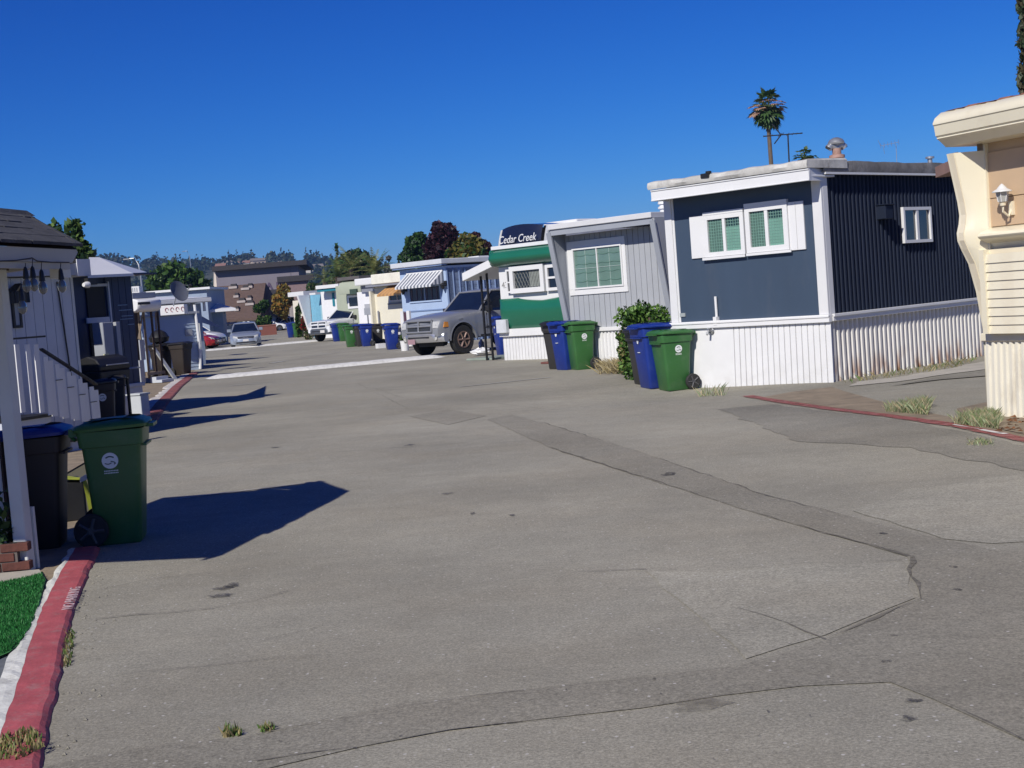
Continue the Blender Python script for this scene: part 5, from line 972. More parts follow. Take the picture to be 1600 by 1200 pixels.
brk = mat('porch_brick', (.09, .03, .022), .9, .35, 9, bump=.6, bscale=30); bo = None
P_ = frthing('brick_planter', Fc, 'low red brick planter with dark leaves at the foot of the white post', 'planter')
for r_ in range(3):
    for i in range(5):
        if bo is None: bo = MB().box(0, .19, 0, .09, 0, .058).build('brick', brk, P_, bevel=.004)
        b_ = bo if r_+i == 0 else inst(bo, parent=P_)
        b_.location = (-.93+i*.2-(r_ % 2)*.1, 0, .035+r_*.066)
MB().box(-.85, -.02, .01, .08, .02, .225).build('mortar', mat('dark_mortar', (.12, .1, .09), .9), P_)
rgx = random.Random(2)
cen = [(rgx.uniform(-.8, -.06), rgx.uniform(.04, .3), .24+rgx.random()**2*.35) for _ in range(500)]
leafmesh('leaves', cen, .05, [gr[2], gr[0]], P_, 3)
# string lights
t = frthing('string_lights', F, 'string of clear bulbs hanging from the porch fascia', 'string lights'); w_ = -.40
cp = [(-20, 409), (0, 408), (25, 407), (46, 404), (50, 403), (58, 408), (80, 410), (108, 410)]
MB().tube([(F.px(x, y, w_)[0], w_, F.px(x, y, w_)[1]) for x, y in cp], .005, 5).build('cord', blackp, t)
gl = mat('bulb_glass', (.12, .14, .16), .05, .1, 2, coat=1)
for x, y, c in [(40, 425, 411), (51, 424, 404), (65, 429, 410), (95, 427, 411), (33, 459, 440)]:
    a = F.px(x, y, w_); b = F.px(x, c, w_); bb = MB().tube([(a[0], w_, a[1]+.03), (b[0], w_, b[1])], .003, 4).lathe([(.006, .035), (.014, .02), (.02, -.03), (.021, -.045)], (a[0], w_, a[1]), 10).build('bulb_holder', blackp, t, smooth=True)
    MB().lathe([(.012, -.045), (.024, -.065), (.03, -.095), (.024, -.12), (.006, -.135)], (a[0], w_, a[1]), 12).build('bulb', gl, bb, smooth=True)
# ------------------------------------------------------------------ white ribbed trailer with steps
F = Fr(G(131, 690), LU); H = frthing('mobile_home', F, 'white vertical-ribbed mobile home in shade behind the white steps', 'mobile home')
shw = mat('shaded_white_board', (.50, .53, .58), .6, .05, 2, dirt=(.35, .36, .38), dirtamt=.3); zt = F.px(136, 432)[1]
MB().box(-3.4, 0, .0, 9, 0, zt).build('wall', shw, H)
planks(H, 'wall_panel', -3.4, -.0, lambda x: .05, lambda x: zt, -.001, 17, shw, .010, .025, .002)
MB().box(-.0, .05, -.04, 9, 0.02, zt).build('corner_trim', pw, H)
a = F.px(118, 405, -.2); b = F.px(141, 431, -.2); MB().box(-3.4, a[0], -.2, .1, b[1]+.02, a[1]-.03).build('roof_edge', MATS['light_grey_board'], H)
MB().box(a[0], b[0], -.22, .3, b[1], a[1]).build('fascia_end', MATS['pale_grey_trim'], H)
MB().box(-3.4, b[0], .1, 9, zt, a[1]-.03).build('roof', pw, H)
a = F.px(89, 440, -.05); b = F.px(112, 592, -.05); MB().tube([(a[0], -.05, a[1]), (b[0], -.05, b[1])], .012, 6).build('cable', blackp, H)
a = F.px(132, 440, -.25); fl = MB().lathe([(.03, 0), (.05, .06), (.05, .10)], (a[0]-.06, -.28, a[1]-.05), 10, axis='x').build('flood_light', white, H, smooth=True); MB().box(a[0]+.02, a[0]+.22, -.3, -.2, a[1]-.05, a[1]+.05).build('lamp_body', blackp, fl)
wa, wb = F.px(15, 485)[0], F.px(29, 485)[0]; window(H, wa, wb, F.px(22, 513)[1], F.px(22, 464)[1], .04, -.028, 1, blackp, mat('pale_pane', (.3, .33, .38), .3), 0, .03)
mb = MB(); c = F.px(27, 452, -.1); mb.hexa([(c[0]-.16, -.3, c[1]-.03), (c[0]+.10, -.3, c[1]-.03), (c[0]+.10, -.03, c[1]-.03), (c[0]-.16, -.03, c[1]-.03)], [(c[0]-.04, -.2, c[1]+.08), (c[0]-.02, -.2, c[1]+.08), (c[0]-.02, -.1, c[1]+.08), (c[0]-.04, -.1, c[1]+.08)]); ld = mb.build('lantern_roof', blackp, H); MB().box(c[0]-.11, c[0]+.06, -.26, -.05, c[1]-.20, c[1]-.031).build('lantern_box', darkglass, ld)
# the steps in front of it
w_ = -1.15
t = frthing('stair_railing', F, 'white board railing with black handrail beside the trailer steps', 'railing')
def P_(x, y): a = F.px(x, y, w_); return (a[0], w_, a[1])
mb = MB(); a, b = P_(18, 531), P_(69, 527); mb.hexa([(a[0], w_-.03, a[2]), (b[0], w_-.03, b[2]), (b[0], w_+.04, b[2]), (a[0], w_+.04, a[2])], [(a[0], w_-.03, a[2]+.025), (b[0], w_-.03, b[2]+.025), (b[0], w_+.04, b[2]+.025), (a[0], w_+.04, a[2]+.025)])
a, b = P_(65, 547), P_(151, 602); mb.hexa([(a[0], w_-.03, a[2]), (b[0], w_-.03, b[2]), (b[0], w_+.04, b[2]), (a[0], w_+.04, a[2])], [(a[0], w_-.03, a[2]+.025), (b[0], w_-.03, b[2]+.025), (b[0], w_+.04, b[2]+.025), (a[0], w_+.04, a[2]+.025)]); mb.build('handrail', blackp, t)
for i, px in enumerate([27, 42, 57, 70, 79, 88, 97, 106, 115, 124, 133, 142, 150]):
    top = 532 if px < 65 else 549+(px-66)*.647; bot = 648+ (px-60)*.18 if px > 60 else 646
    a, b = P_(px, top+6), P_(px, bot); wd = .055 if px > 60 and i % 2 == 0 else .045
    MB().box(a[0]-wd, a[0]+wd-.01, w_+(-.02 if i % 2 else .0), w_+(.0 if i % 2 else .02), max(.02, b[2]), a[2]).build('baluster', white, t)
    if px > 70 and i % 2: MB().box(a[0]-wd-.02, a[0]+wd+.02, w_-.03, w_-.021, a[2]-.22, a[2]-.21).build('bracket', blackp, t)
a, b = P_(25, 625), P_(40, 626)
t = frthing('steps', F, 'black-topped white wooden steps behind the white railing', 'steps')
for (xa, xb, yt, k) in ((10, 80, 648, 0), (70, 111, 668, 1), (100, 129, 685, 2)):
    a = F.px(xa, yt, w_+.1); b = F.px(xb, yt, w_+.1); MB().box(a[0], b[0], w_+.06, -.2, b[1]-.02, b[1]+.02).build('tread', blackp, t); MB().box(a[0]+.02, b[0]-.03, w_+.09, -.22, 0.0, b[1]-.021).build('riser', shw, t)
# ------------------------------------------------------------------ navy house on the left
F = Fr(G(223, 646), LU); H = frthing('mobile_home', F, 'deep navy mobile home with white sloping roof and dark screen door on the left', 'mobile home')
nv = mat('deep_navy', (.012, .028, .085), .5, .1, 2); zs = F.px(210, 600)[1]; zt = F.px(200, 431)[1]
MB().box(-3.2, 0, 0, 8, zs, zt).build('wall', nv, H); MB().box(-3.2, .0, -.05, .0, -.02, zs-.05).build('skirt', shw, H); MB().box(-3.2, .05, -.09, .02, zs-.05, zs+.02).build('belt', shw, H, bevel=.01)
planks(H, 'siding_plank', -.75, -.0, lambda x: zs+.03, lambda x: zt, -.001, 4, nv, .012, .015)
for i, (xa, xb, y) in enumerate([(184, 199, 477), (186, 206, 485), (190, 208, 494), (188, 208, 499), (200, 210, 507)]): a, b = F.px(xa, y, -.03), F.px(xb, y, -.03); MB().box(a[0], b[0], -.03, -.018, a[1]-.008, a[1]+.008).build('louvre', mat('pale_blue_trim', (.16, .25, .38)), H)
def rect(px0, py0, px1, py1, y0, y1, name, m_, H=None, **k): a, b = F.px(px0, py0, y0), F.px(px1, py1, y0); return MB().box(a[0], b[0], y0, y1, b[1], a[1]).build(name, m_, H, **k)
dr = rect(134, 445, 176, 596, -.03, -.001, 'door', mat('screen_black', (.008, .009, .012), .7, .3, 30), H)
rect(168, 440, 177, 512, -.07, -.031, 'door_frame', shw, dr); rect(136, 497, 172, 503, -.06, -.031, 'door_rail', shw, dr); rect(132, 444, 171, 447, -.06, -.031, 'door_head', shw, dr)
pts = [(141, 403), (155, 402), (229, 425), (206, 428), (139, 430)]
mb = MB(); e = -.55; p = lambda x, y, w: (lambda q_: (q_[0], w, q_[1]))(F.px(x, y, w)); A, B_, C_, D_ = p(137, 430, e), p(207, 427, e), p(155, 402, .9), p(139, 402, .9); E_ = p(229, 425, 2.2)
mb.add([A, B_, C_, D_, E_], [(0, 1, 2, 3), (1, 4, 2)]); mb.add([A, B_, (B_[0], e, B_[2]-.05), (A[0], e, A[2]-.05)], [(0, 1, 2, 3)]); mb.add([B_, E_, (E_[0], 2.2, E_[2]-.05), (B_[0], e, B_[2]-.05)], [(0, 1, 2, 3)]); mb.build('roof', white2, H)
MB().box(-3.2, .3, -.4, 2.2, zt-.0, zt+.03).build('soffit', nv, H)
# meter cabinet on post
t = frthing('meter_cabinet', F, 'grey electric meter cabinet on a post before the navy wall, one side coloured lighter as sunlit', 'meter cabinet')
y0 = -.55
rect(160, 504, 181, 556, y0, y0+.25, 'cabinet', MATS['mid_grey_trim'], t, bevel=.01); rect(181, 503, 192, 556, y0+.0, y0+.25, 'cabinet_sunlit_side', MATS['light_grey_board'], t, bevel=.004); rect(163, 553, 172, 569, y0-.03, y0-.01, 'notice', mat('pale_yellow', (.6, .6, .35)), t)  # right strip in lighter grey paints the sunlight on that side
a = F.px(176, 556, y0+.1); MB().box(a[0]-.04, a[0]+.04, y0+.08, y0+.16, 0, a[1]).build('post', wood, t)
# barbecue
bb = F.px(165, 590, -1.1); t = thing('barbecue', F.W(bb[0], -1.1), F.rz, 'black lidded barbecue with grey side shelf before the navy house', 'barbecue')
mb = MB(); mb.xz([(-.42, .95), (.38, .95), (.34, .75), (-.38, .75)], -.25, .25); mb.build('firebox', blackp, t, bevel=.02)
mb = MB(); mb.yz([(.25, .951), (.27, 1.05), (.2, 1.17), (.0, 1.22), (-.18, 1.16), (-.26, 1.04), (-.25, .951)], -.42, .38); mb.build('lid', blackp, t, bevel=.02)
MB().tube([(-.3, -.31, 1.05), (.26, -.31, 1.05)], .012, 6).build('handle', steel, t); MB().box(.40, .72, -.2, .2, .93, .955).build('side_shelf', MATS['mid_grey_trim'], t, bevel=.008)
for x in (-.36, .32):
    for y in (-.2, .2): MB().box(x-.02, x+.02, y-.02, y+.02, 0, .75).build('leg', blackp, t)
# small pale box at the corner of the navy house
a = G(229, 652); t = thing('utility_box', a, F.rz, 'small pale blue utility box at the far corner of the navy house', 'box'); MB().box(-.12, .12, 0, .3, 0, .42).build('case', shw, t, bevel=.01); MB().box(-.14, .14, -.02, .32, .42, .45).build('cover', shw, t)
# ------------------------------------------------------------------ small trailer with dark porch
F = Fr(G(254, 597), LU); H = frthing('mobile_home', F, 'small trailer with dark open porch under a rounded white roll', 'mobile home'); p = lambda x, y, w=0: F.px(x, y, w)
zr0, zr1 = p(235, 487)[1], p(235, 467)[1]
MB().box(-2.4, .0, .7, 6, 0, zr1).build('wall', darkwood, H)
a = p(213, 480, -.35)[0]; b = p(250, 480, -.35)[0]; mb = MB(); mb.yz([(-.3, zr0), (-.42, zr0+.08), (-.45, zr0+.3), (-.38, zr1-.03), (-.2, zr1+.02), (1, zr1+.02), (1, zr0)], a, b); mb.build('roof_roll', white2, H, smooth=True, bevel=.04)
MB().box(p(216, 476, -.47)[0], p(235, 476, -.47)[0], -.47, -.455, p(220, 476, -.47)[1], p(220, 472, -.47)[1]).build('handle', blackp, H)
MB().box(p(207, 462, -.2)[0], p(243, 462, -.2)[0], -.2, 6, zr1+.03, p(225, 457, -.2)[1]).build('upper_roof', MATS['mid_grey_trim'], H)
for x in (221, 229, 241, 251): xx = p(x, 540)[0]; MB().box(xx-.025, xx+.025, -.02, .03, .15, zr0).build('post', wood if x < 240 else darkwood, H)
for q_ in ((221, 488, 214, 530), (241, 488, 242, 515)): a, b = p(q_[0], q_[1]), p(q_[2], q_[3]); MB().tube([(a[0], -.05, a[1]), (b[0], -.05, b[1])], .03, 4).build('brace', wood, H)
for yy in ((531, 562), (563, 598)): a, b = p(217, yy[0], -.1), p(227, yy[1], -.1); MB().box(a[0], b[0], -.12, -.08, max(.02, b[1]), a[1]).build('panel', MATS['light_grey_board'], H)
MB().box(p(226, 580)[0], p(254, 580)[0], -.1, .6, .25, .33).build('porch_floor', wood, H)
for k in range(2): MB().box(p(231, 590)[0], p(250, 590)[0], -.3-.2*k, -.1-.2*k, .02, .19-.09*k).build('step', shw, H)
tb = thing('leaning_board', G(275, 594), F.rz, 'long pale board leaning against the dark porch', 'board'); MB().hexa([(-.1, -.05, 0), (.05, -.05, 0), (.05, -.0, 0), (-.1, -.0, 0)], [(-.55, .3, 1.02), (-.42, .3, 1.02), (-.42, .34, 1.02), (-.55, .34, 1.02)]).build('board', pw, tb)
# ------------------------------------------------------------------ pale blue shed with lap siding
F = Fr(G(314, 577), (.714, .70)); H = frthing('shed', F, 'pale blue lap-sided shed with white downpipe at the right end', 'shed'); p = lambda x, y, w=0: F.px(x, y, w)
bl = mat('pale_blue_lap', (.36, .44, .55), .6, .05, 2); xl = p(245, 540)[0]; zt = p(300, 490)[1]
MB().box(xl, 0, .02, 4, 0, zt).build('wall', bl, H); n = 16; pl = None
for i in range(n):
    h_ = zt/n
    if pl is None: pl = MB().yz([(-.025, 0), (-.004, h_), (.019, h_), (.019, 0)], xl, 0).build('siding_plank', bl, H)
    else: inst(pl, (0, 0, h_*i), parent=H)
mb = MB(); a, b, c = p(304, 476, -.1), p(313, 550, -.1), p(313, 577, -.1); mb.tube([(a[0], -.1, a[1]), (b[0], -.1, b[1]), (c[0]+.0, -.1, .02)], .055, 8); mb.build('downpipe', white2, H)
MB().box(xl-.1, .05, -.15, 4, zt, zt+.08).build('roof', MATS['mid_grey_trim'], H)
a, b = p(288, 515), p(300, 524); MB().box(a[0], b[0], -.05, -.026, b[1], a[1]).build('vent', MATS['mid_grey_trim'], H)
for k in range(2): x = (-1.6, -1.35)[k]; MB().box(x, x+.08, -.06, -.027, .05, .95).build('batten', blackp, H)
# tan sheet and box just behind the right end
tb = thing('plywood_sheet', G(323, 572), F.rz, 'tall tan and pale sheet standing on edge right of the downpipe', 'board'); mb = MB(); hh = atY(310, 505, G(318, 573).y).z; MB().box(-.32, .0, .3, .34, .65, hh).build('sheet', mat('tan_ply', (.35, .3, .2), .8), tb); MB().box(-.32, 0, .28, .32, .02, .649).build('lower_sheet', bl, tb); MB().box(0, .03, .26, .36, 0, hh).build('edge', pw, tb)
# grey-white trailer behind the shed with a flat roof
F = Fr(colY(322, 56), (.714, .70)); H = frthing('mobile_home', F, 'blue-grey mobile home with broad white roof edge behind the lap-sided shed', 'mobile home'); p = lambda x, y, w=0: F.px(x, y, w)
zt = p(300, 466, -.5)[1]; xl = p(225, 480)[0]
MB().box(xl, 0, 0, 6, 0, zt-.2).build('wall', mat('blue_grey_wall', (.26, .32, .42), .6), H)
MB().box(xl-.3, .15, -.6, 6, zt-.18, zt).build('roof', white2, H, bevel=.03)
MB().add([(xl-.3, -.6, zt+.002), (.1, -.6, zt+.002), (-1.5, 3, zt+.30), (xl-.3, 3, zt+.55)], [(0, 1, 2, 3)]).build('roof_slope', white2, H)
mb = MB(); a, b, c, d = p(310, 468, -.3), p(299, 475, -.3), p(297, 482, -.3), p(305, 474, -.3); mb.tube([(a[0], -.3, a[1]), (b[0], -.3, b[1]), (c[0], -.3, c[1])], .05, 6); mb.build('downpipe', MATS['mid_grey_trim'], H)
a, b = p(316, 470), p(321, 486); MB().box(a[0], b[0], -.05, -.001, b[1], a[1]).build('window', white, H)
# white box sign on the shed roof
a = atY(250, 483, 46); b = atY(288, 484, 46); t = thing('roof_box', (a.x, a.y, a.z-.22), math.atan2(.7, .714)*0, 'long white box with dull red scrawled marks on the shed roof', 'box'); L_ = (b-a).x
MB().box(0, L_, 0, .5, 0, .32).build('case', white2, t, bevel=.01)
for k in range(4):
    x = .22+k*L_*.22; MB().tube([(x+.05*math.cos(j*.7), -.012, .17+.07*math.sin(j*.7)) for j in range(8)], .012, 4).build('mark', mat('dull_red', (.35, .12, .14)), t)
# satellite dish
a = atY(281, 464, 44); t = thing('satellite_dish', (a.x, a.y, a.z-.5), 0, 'dark satellite dish on a bent pole above the shed', 'satellite dish'); c = atY(278, 456, 44)-t.location; base = atY(271, 478, 44)-t.location
ax = Vector((.75, -.5, .35)).normalized(); M_ = ax.to_track_quat('Z', 'X').to_matrix().to_4x4(); mb = MB(); mb.X = Matrix.Translation(c) @ M_; mb.lathe([(.0, -.0), (.12, .006), (.24, .03), (.33, .07), (.345, .075), (.345, .065), (.24, .015), (.12, -.01), (.0, -.014)], (0, 0, 0), 24); mb.build('dish', mat('dish_grey', (.10, .11, .14), .5), t, smooth=True)
mb = MB(); mb.X = Matrix.Translation(c) @ M_; mb.tube([(0, -.33, .07), (0, -.12, .45)], .014, 5); mb.tube([(.2, -.25, .07), (0, -.12, .45)], .008, 4); mb.tube([(-.2, -.25, .07), (0, -.12, .45)], .008, 4); mb.build('feed_arm', steel, t)
mb = MB(); mb.X = Matrix.Translation(c) @ M_; mb.lathe([(.02, .42), (.045, .43), (.045, .50), (.02, .52)], (0, -.12, 0), 10); mb.build('receiver', blackp, t)
mb = MB(); mb.tube([c-ax*.02, c-ax*.08+Vector((0, 0, -.05)), Vector((base.x, base.y, base.z))], .022, 6); mb.build('pole', steel, t)
# farther left: grey-blue house, distant roof box, dark container, parasol
F = Fr(colY(321, 97), (.97, .24)); H = frthing('mobile_home', F, 'grey-blue mobile home with white hipped roof beyond the shed', 'mobile home'); p = lambda x, y, w=0: F.px(x, y, w)
xr = p(349, 500)[0]; ze = p(345, 483)[1]; MB().box(-6, xr, 0, 7, 0, ze).build('wall', mat('slate_blue_wall', (.19, .25, .33), .6), H)
a = p(368, 482, -.4); A = p(300, 482, -.6); R_ = p(331, 474, 2.5); mb = MB(); mb.add([(-7, -.6, ze), (a[0], -.6, ze), (R_[0], 2.8, R_[1]+.1), (-7, 2.8, R_[1]+.1), (a[0], 6, ze), (-7, 6, ze)], [(0, 1, 2, 3), (1, 4, 2), (4, 5, 3, 2)]); mb.add([(-7, -.6, ze), (a[0], -.6, ze), (a[0], -.6, ze-.18), (-7, -.6, ze-.18)], [(0, 1, 2, 3)]); mb.add([(a[0], -.6, ze), (a[0], 6, ze), (a[0], 6, ze-.18), (a[0], -.6, ze-.18)], [(0, 1, 2, 3)]); mb.build('roof', white2, H)
c = colY(216, 95); zz = atY(216, 447, 95).z; z0 = atY(216, 456, 95).z; t = thing('rooftop_unit', (c.x, 95, z0-.6), 0, 'white slatted box on a distant roof left of the lamp post', 'vent'); MB().box(-.4, .45, 0, .8, 0, zz-z0+.6).build('case', white, t)
for k in range(5): MB().box(-.3+k*.14, -.24+k*.14, -.02, -.001, .62, zz-z0+.5).build('slat', MATS['mid_grey_trim'], t)
t2 = thing('mobile_home', colY(216, 96), 0, 'low white roof between the navy house and the shed', 'mobile home'); MB().box(-3, 5, 0, 6, 0, z0-.15).build('wall', MATS['blue_grey_wall'], t2); MB().box(-3.3, 5.3, -.3, 6, z0-.149, z0+.0).build('roof', white2, t2)
c = G(357, 529); t = thing('dumpster', c, .2, 'dark blue steel waste container at the far corner', 'waste container'); MB().xz([(-.7, .15), (.7, .15), (.75, 1.25), (-.75, 1.25)], 0, 1.0).build('body', mat('dumpster_blue', (.012, .022, .05), .5), t, bevel=.02); MB().hexa([(-.77, -.05, 1.26), (.77, -.05, 1.26), (.77, 1.02, 1.45), (-.77, 1.02, 1.45)], [(-.77, -.05, 1.30), (.77, -.05, 1.30), (.77, 1.02, 1.49), (-.77, 1.02, 1.49)]).build('lid', blackp, t)
c = colY(322, 66); t = thing('parasol', c, 0, 'dark blue tilted parasol canopy behind the tan sheet', 'parasol'); a = atY(313, 489, 66)-c; b = atY(331, 507, 66)-c; zt_ = a.z
MB().tube([(0, 0, 0), (-.1, 0, zt_)], .03, 6).build('pole', steel, t); mb = MB(); apex = Vector((-.25, 0, zt_)); rim = [Vector((.75*math.cos(k*.785)+.05, .9*math.sin(k*.785), zt_-.42-.32*math.cos(k*.785))) for k in range(8)]; mb.add([apex]+rim, [(0, 1+k, 1+(k+1) % 8) for k in range(8)]); mb.build('canopy', mat('parasol_blue', (.015, .03, .09), .8), t, recalc=False)
# street lamps
for (px0, py0, pt, Y, lab) in ((231, 456, 402, 120, 'tall curved galvanised street lamp left of the round tree'), (308, 440, 391, 260, 'faint distant lamp pole above the round green tree')):
    c = colY(px0, Y); zt_ = atY(px0, pt, Y).z; t = thing('street_lamp', c, 0, lab, 'street lamp'); MB().tube([(0, 0, 0), (-.05, 0, zt_*.8), (-.12, 0, zt_*.93), (-.5, 0, zt_), (-.9, 0, zt_)], [.11, .08, .07, .06, .05], 8).build('pole', steel, t, smooth=True); MB().box(-1.4, -.85, -.12, .12, zt_-.08, zt_+.03).build('lamp_head', steel, t, bevel=.03)
# ------------------------------------------------------------------ wheelie bins
BG = mat('bin_green', (.035, .13, .035), .42, .08, 2, bump=.15, bscale=150, dirt=(.10, .16, .09), dirtamt=.45, dscale=4); BB = mat('bin_blue', (.008, .03, .22), .42, .1, 2, bump=.15, bscale=150, dirt=(.05, .08, .24), dirtamt=.5, dscale=4); BK = mat('bin_charcoal', (.035, .033, .032), .5, .1, 3, bump=.15, bscale=150); BN = mat('bin_brown', (.030, .022, .018), .6, .1, 3)
BLK = mat('bin_blacklid', (.02, .02, .022), .45); dec = mat('decal_white', (.72, .74, .74), .5, .05, 20); decd = mat('decal_dark', (.05, .09, .07), .5)
def bin_(loc, ang, body, lid, label, group=None, H=.90, lg=1, logo='disc', detail=True, open_=0, w=1.0):
    t = thing('wheelie_bin', loc, ang, label, 'wheelie bin', group); W_ = w
    rws = []
    for z, xf, xb, hy, r in ((0, .17, -.20, .20, .03), (.02, .185, -.21, .215, .04), (H*.5, .225, -.235, .245, .05), (H*.86, .255, -.26, .27, .05), (H*.865, .275, -.28, .29, .05), (H-.02, .285, -.29, .298, .05), (H, .285, -.29, .298, .05)):
        row = []
        for cx, cy, a0 in ((xf-r, hy-r, 0), (xb+r, hy-r, 90), (xb+r, -hy+r, 180), (xf-r, -hy+r, 270)):
            for k in range(4): a = R(a0+k*30); row.append(((cx+r*math.cos(a))*W_, (cy+r*math.sin(a))*W_, z))
        rws.append(row)
    mb = MB(); mb.sheet(rws, 0, True); mb.add(rws[0], [tuple(range(16))[::-1]]); mb.add(rws[-1], [tuple(range(16))]); mb.build('body', body, t, smooth=True)
    # lid
    ls = []
    for z, e in ((0, .03), (.022, .035), (.04, .02), (.065, -.06), (.075, -.16)):
        row = []
        for cx, cy, a0 in ((.285-.06, .298-.06, 0), (-.29+.06, .298-.06, 90), (-.29+.06, -.298+.06, 180), (.285-.06, -.298+.06, 270)):
            for k in range(4): a = R(a0+k*30); row.append((((cx+(.06+e)*math.cos(a)))*W_, (cy+(.06+e)*math.sin(a))*W_, H+.002+z+.012*(cx > 0)))
        ls.append(row)
    mb = MB(); mb.sheet(ls, 0, True); mb.add(ls[0], [tuple(range(16))[::-1]]); mb.add(ls[-1], [tuple(range(16))]); mb.box(-.36*W_, -.27*W_, -.24*W_, .24*W_, H-.03, H+.03); mb.box(.30*W_, .37*W_, -.16*W_, .16*W_, H+.0, H+.025); ld = mb.build('lid', lid, t, smooth=True, bevel=.0)
    for s_ in (-1, 1):
        mb = MB(); mb.lathe([(.06, -.03), (.118, -.03), (.13, -.02), (.13, .02), (.118, .03), (.06, .03)], (-.235*W_, s_*.275*W_, .13), 20, axis='y'); wh = mb.build('wheel', rubber, t, smooth=True)
        if detail:
            mb = MB(); mb.lathe([(.03, -.034), (.03, .034)], (-.235*W_, s_*.275*W_, .13), 10, axis='y')
            for k in range(5): a = k*1.2566; mb.tube([(-.235*W_+.02*math.cos(a), s_*(.275*W_+.033), .13+.02*math.sin(a)), (-.235*W_+.1*math.cos(a), s_*(.275*W_+.033), .13+.1*math.sin(a))], .012, 4)
            mb.build('rim', mat('rim_grey', (.07, .07, .075), .5), wh)
    MB().tube([(-.235*W_, -.26*W_, .13), (-.235*W_, .26*W_, .13)], .012, 6).build('axle', steel, t)
    MB().tube([(-.31*W_, -.2*W_, H-.06), (-.36*W_, -.17*W_, H-.02), (-.36*W_, .17*W_, H-.02), (-.31*W_, .2*W_, H-.06)], .014, 6).build('handle', body, t)
    mb = MB(); mb.box(.262*W_, .30*W_, -.2*W_, .2*W_, H*.84, H*.86)
    mb.build('grab_bar', body, t)
    if logo:
        for s_ in ((lg,) if lg else ()):
            yy = s_*.262*W_; zc = H*.74; tilt = R(3.2)*s_
            d = MB(); d.X = Matrix.Translation((-.02*W_, yy+s_*.004, zc)) @ Matrix.Rotation(-tilt, 4, 'X'); d.lathe([(.001, 0), (.062, 0), (.062, s_*.003), (.001, s_*.003)], (0, 0, 0), 24, axis='y'); dl = d.build('logo', dec, t)
            d = MB(); d.X = Matrix.Translation((-.02*W_, yy+s_*.0085, zc)) @ Matrix.Rotation(-tilt, 4, 'X'); fx = -s_
            d.tube([(fx*(-.03+.06*k/6), 0, .022+.01*math.sin(math.pi*k/6)) for k in range(7)], .005, 4); d.tube([(fx*(-.04+.05*k/5), 0, -.018-.008*math.sin(math.pi*k/5)) for k in range(6)], .0035, 4); d.tube([(fx*(.005+.035*math.sin(k*.6)), 0, -.005-.006*k) for k in range(5)], .004, 4); d.build('logo_mark', decd, dl)
            d = MB(); d.X = Matrix.Translation((-.02*W_, yy+s_*.004-s_*.006, zc)) @ Matrix.Rotation(-tilt, 4, 'X')
            for j in range(2):
                for k in range(9): d.box(-.052+k*.012, -.043+k*.012, -.001, .001, -.083-j*.017, -.075-j*.017)
            d.build('small_print', dec, dl)
    if logo == 'mark' or body is BB:
        mb = MB(); mb.box(.247*W_, .252*W_, -.05, .05, H*.60, H*.612); mb.build('print_line', dec, t); mb = MB(); mb.X = Matrix.Translation((.257*W_, 0, H*.78)); mb.add([(0, -.045, .03), (0, .045, .03), (0, .02, -.03), (0, -.02, -.03), (.003, -.045, .03), (.003, .045, .03), (.003, .02, -.03), (.003, -.02, -.03)], [(0,3,2,1),(4,5,6,7),(0,1,5,4),(1,2,6,5),(2,3,7,6),(3,0,4,7)]); mb.build('emblem', dec, t)
    return t
def B(px, py): return G(px, py)
WL = R(197)
bin_(colY(194, 10.95), R(8), BG, BG, 'green bin with white round decal at the end of the red kerb, mostly in shade', H=.885, lg=-1, w=.86)
bin_(colY(66, 10.9), R(8), BN, BB, 'dark bin with a blue lid behind the white porch post', H=.87, lg=0, logo=None, w=.9)
g1 = 'bins beside the navy house'
c = G(1054, 611, -.08); bin_((c.x, c.y+.1, gz(c.x, c.y+.1)), WL, BG, BG, 'green bin with round white decal and black wheel, nearest the white fluted skirt', H=.93, lg=1)
bin_((c.x-.24, c.y+.62, gz(c.x-.24, c.y+.62)), WL, BB, BB, 'large blue bin directly behind the green bin by the navy house', H=1.02, lg=0, w=1.08, logo=None)
bin_((c.x-.30, c.y+1.3, gz(c.x-.3, c.y+1.3)), WL, BK, BLK, 'charcoal bin half hidden left of the large blue bin', H=.92, lg=0, logo=None)
c = G(909, 577); bin_((c.x, c.y, 0), WL, BG, BG, 'green bin with round decal before the grey house skirt', H=.98, lg=1)
bin_((c.x-.28, c.y+.35, 0), R(210), BB, BB, 'blue bin with white emblem between the grey house bins', H=1.0, lg=0, logo='mark')
bin_((c.x-.42, c.y+.95, 0), R(215), BK, BLK, 'charcoal bin leftmost of the three before the grey house', H=1.0, lg=0, logo=None)
bin_(tuple(colY(789, 41.2)), WL, BB, BB, 'blue bin peeking out left of the white meter box of the green trailer', H=1.1, lg=0, logo=None)
c = G(613, 546); bin_((c.x, c.y, 0), WL, BB, BB, 'nearer blue bin left of the white bucket', H=.98, lg=1, w=1.02)
c2 = G(573, 541); bin_((c2.x, c2.y, 0), WL, BB, BB, 'blue bin with big wheel between the green bins and the white box', H=.96, lg=1)
bin_(tuple(colY(590, 66)), WL, BK, BLK, 'dark bin with round decal between the two blue bins', H=.9, lg=1)
bin_((c2.x-.3, c2.y+.5, 0), WL, BK, BB, 'dark bin with blue lid tight against the left of a blue bin', H=.95, lg=0, logo=None)
c = G(549, 542); bin_((c.x, c.y, 0), WL, BG, BG, 'nearer green bin before the sage house', H=.96, lg=1)
c = G(537, 533); bin_((c.x, c.y, 0), WL, BG, BG, 'second green bin, just left and behind the nearer green one', H=.96, lg=1); bin_((c.x-.45, c.y+.6, 0), WL, BB, BB, 'blue bin in shadow beside the white pickup bumper', H=.96, lg=0, logo=None)
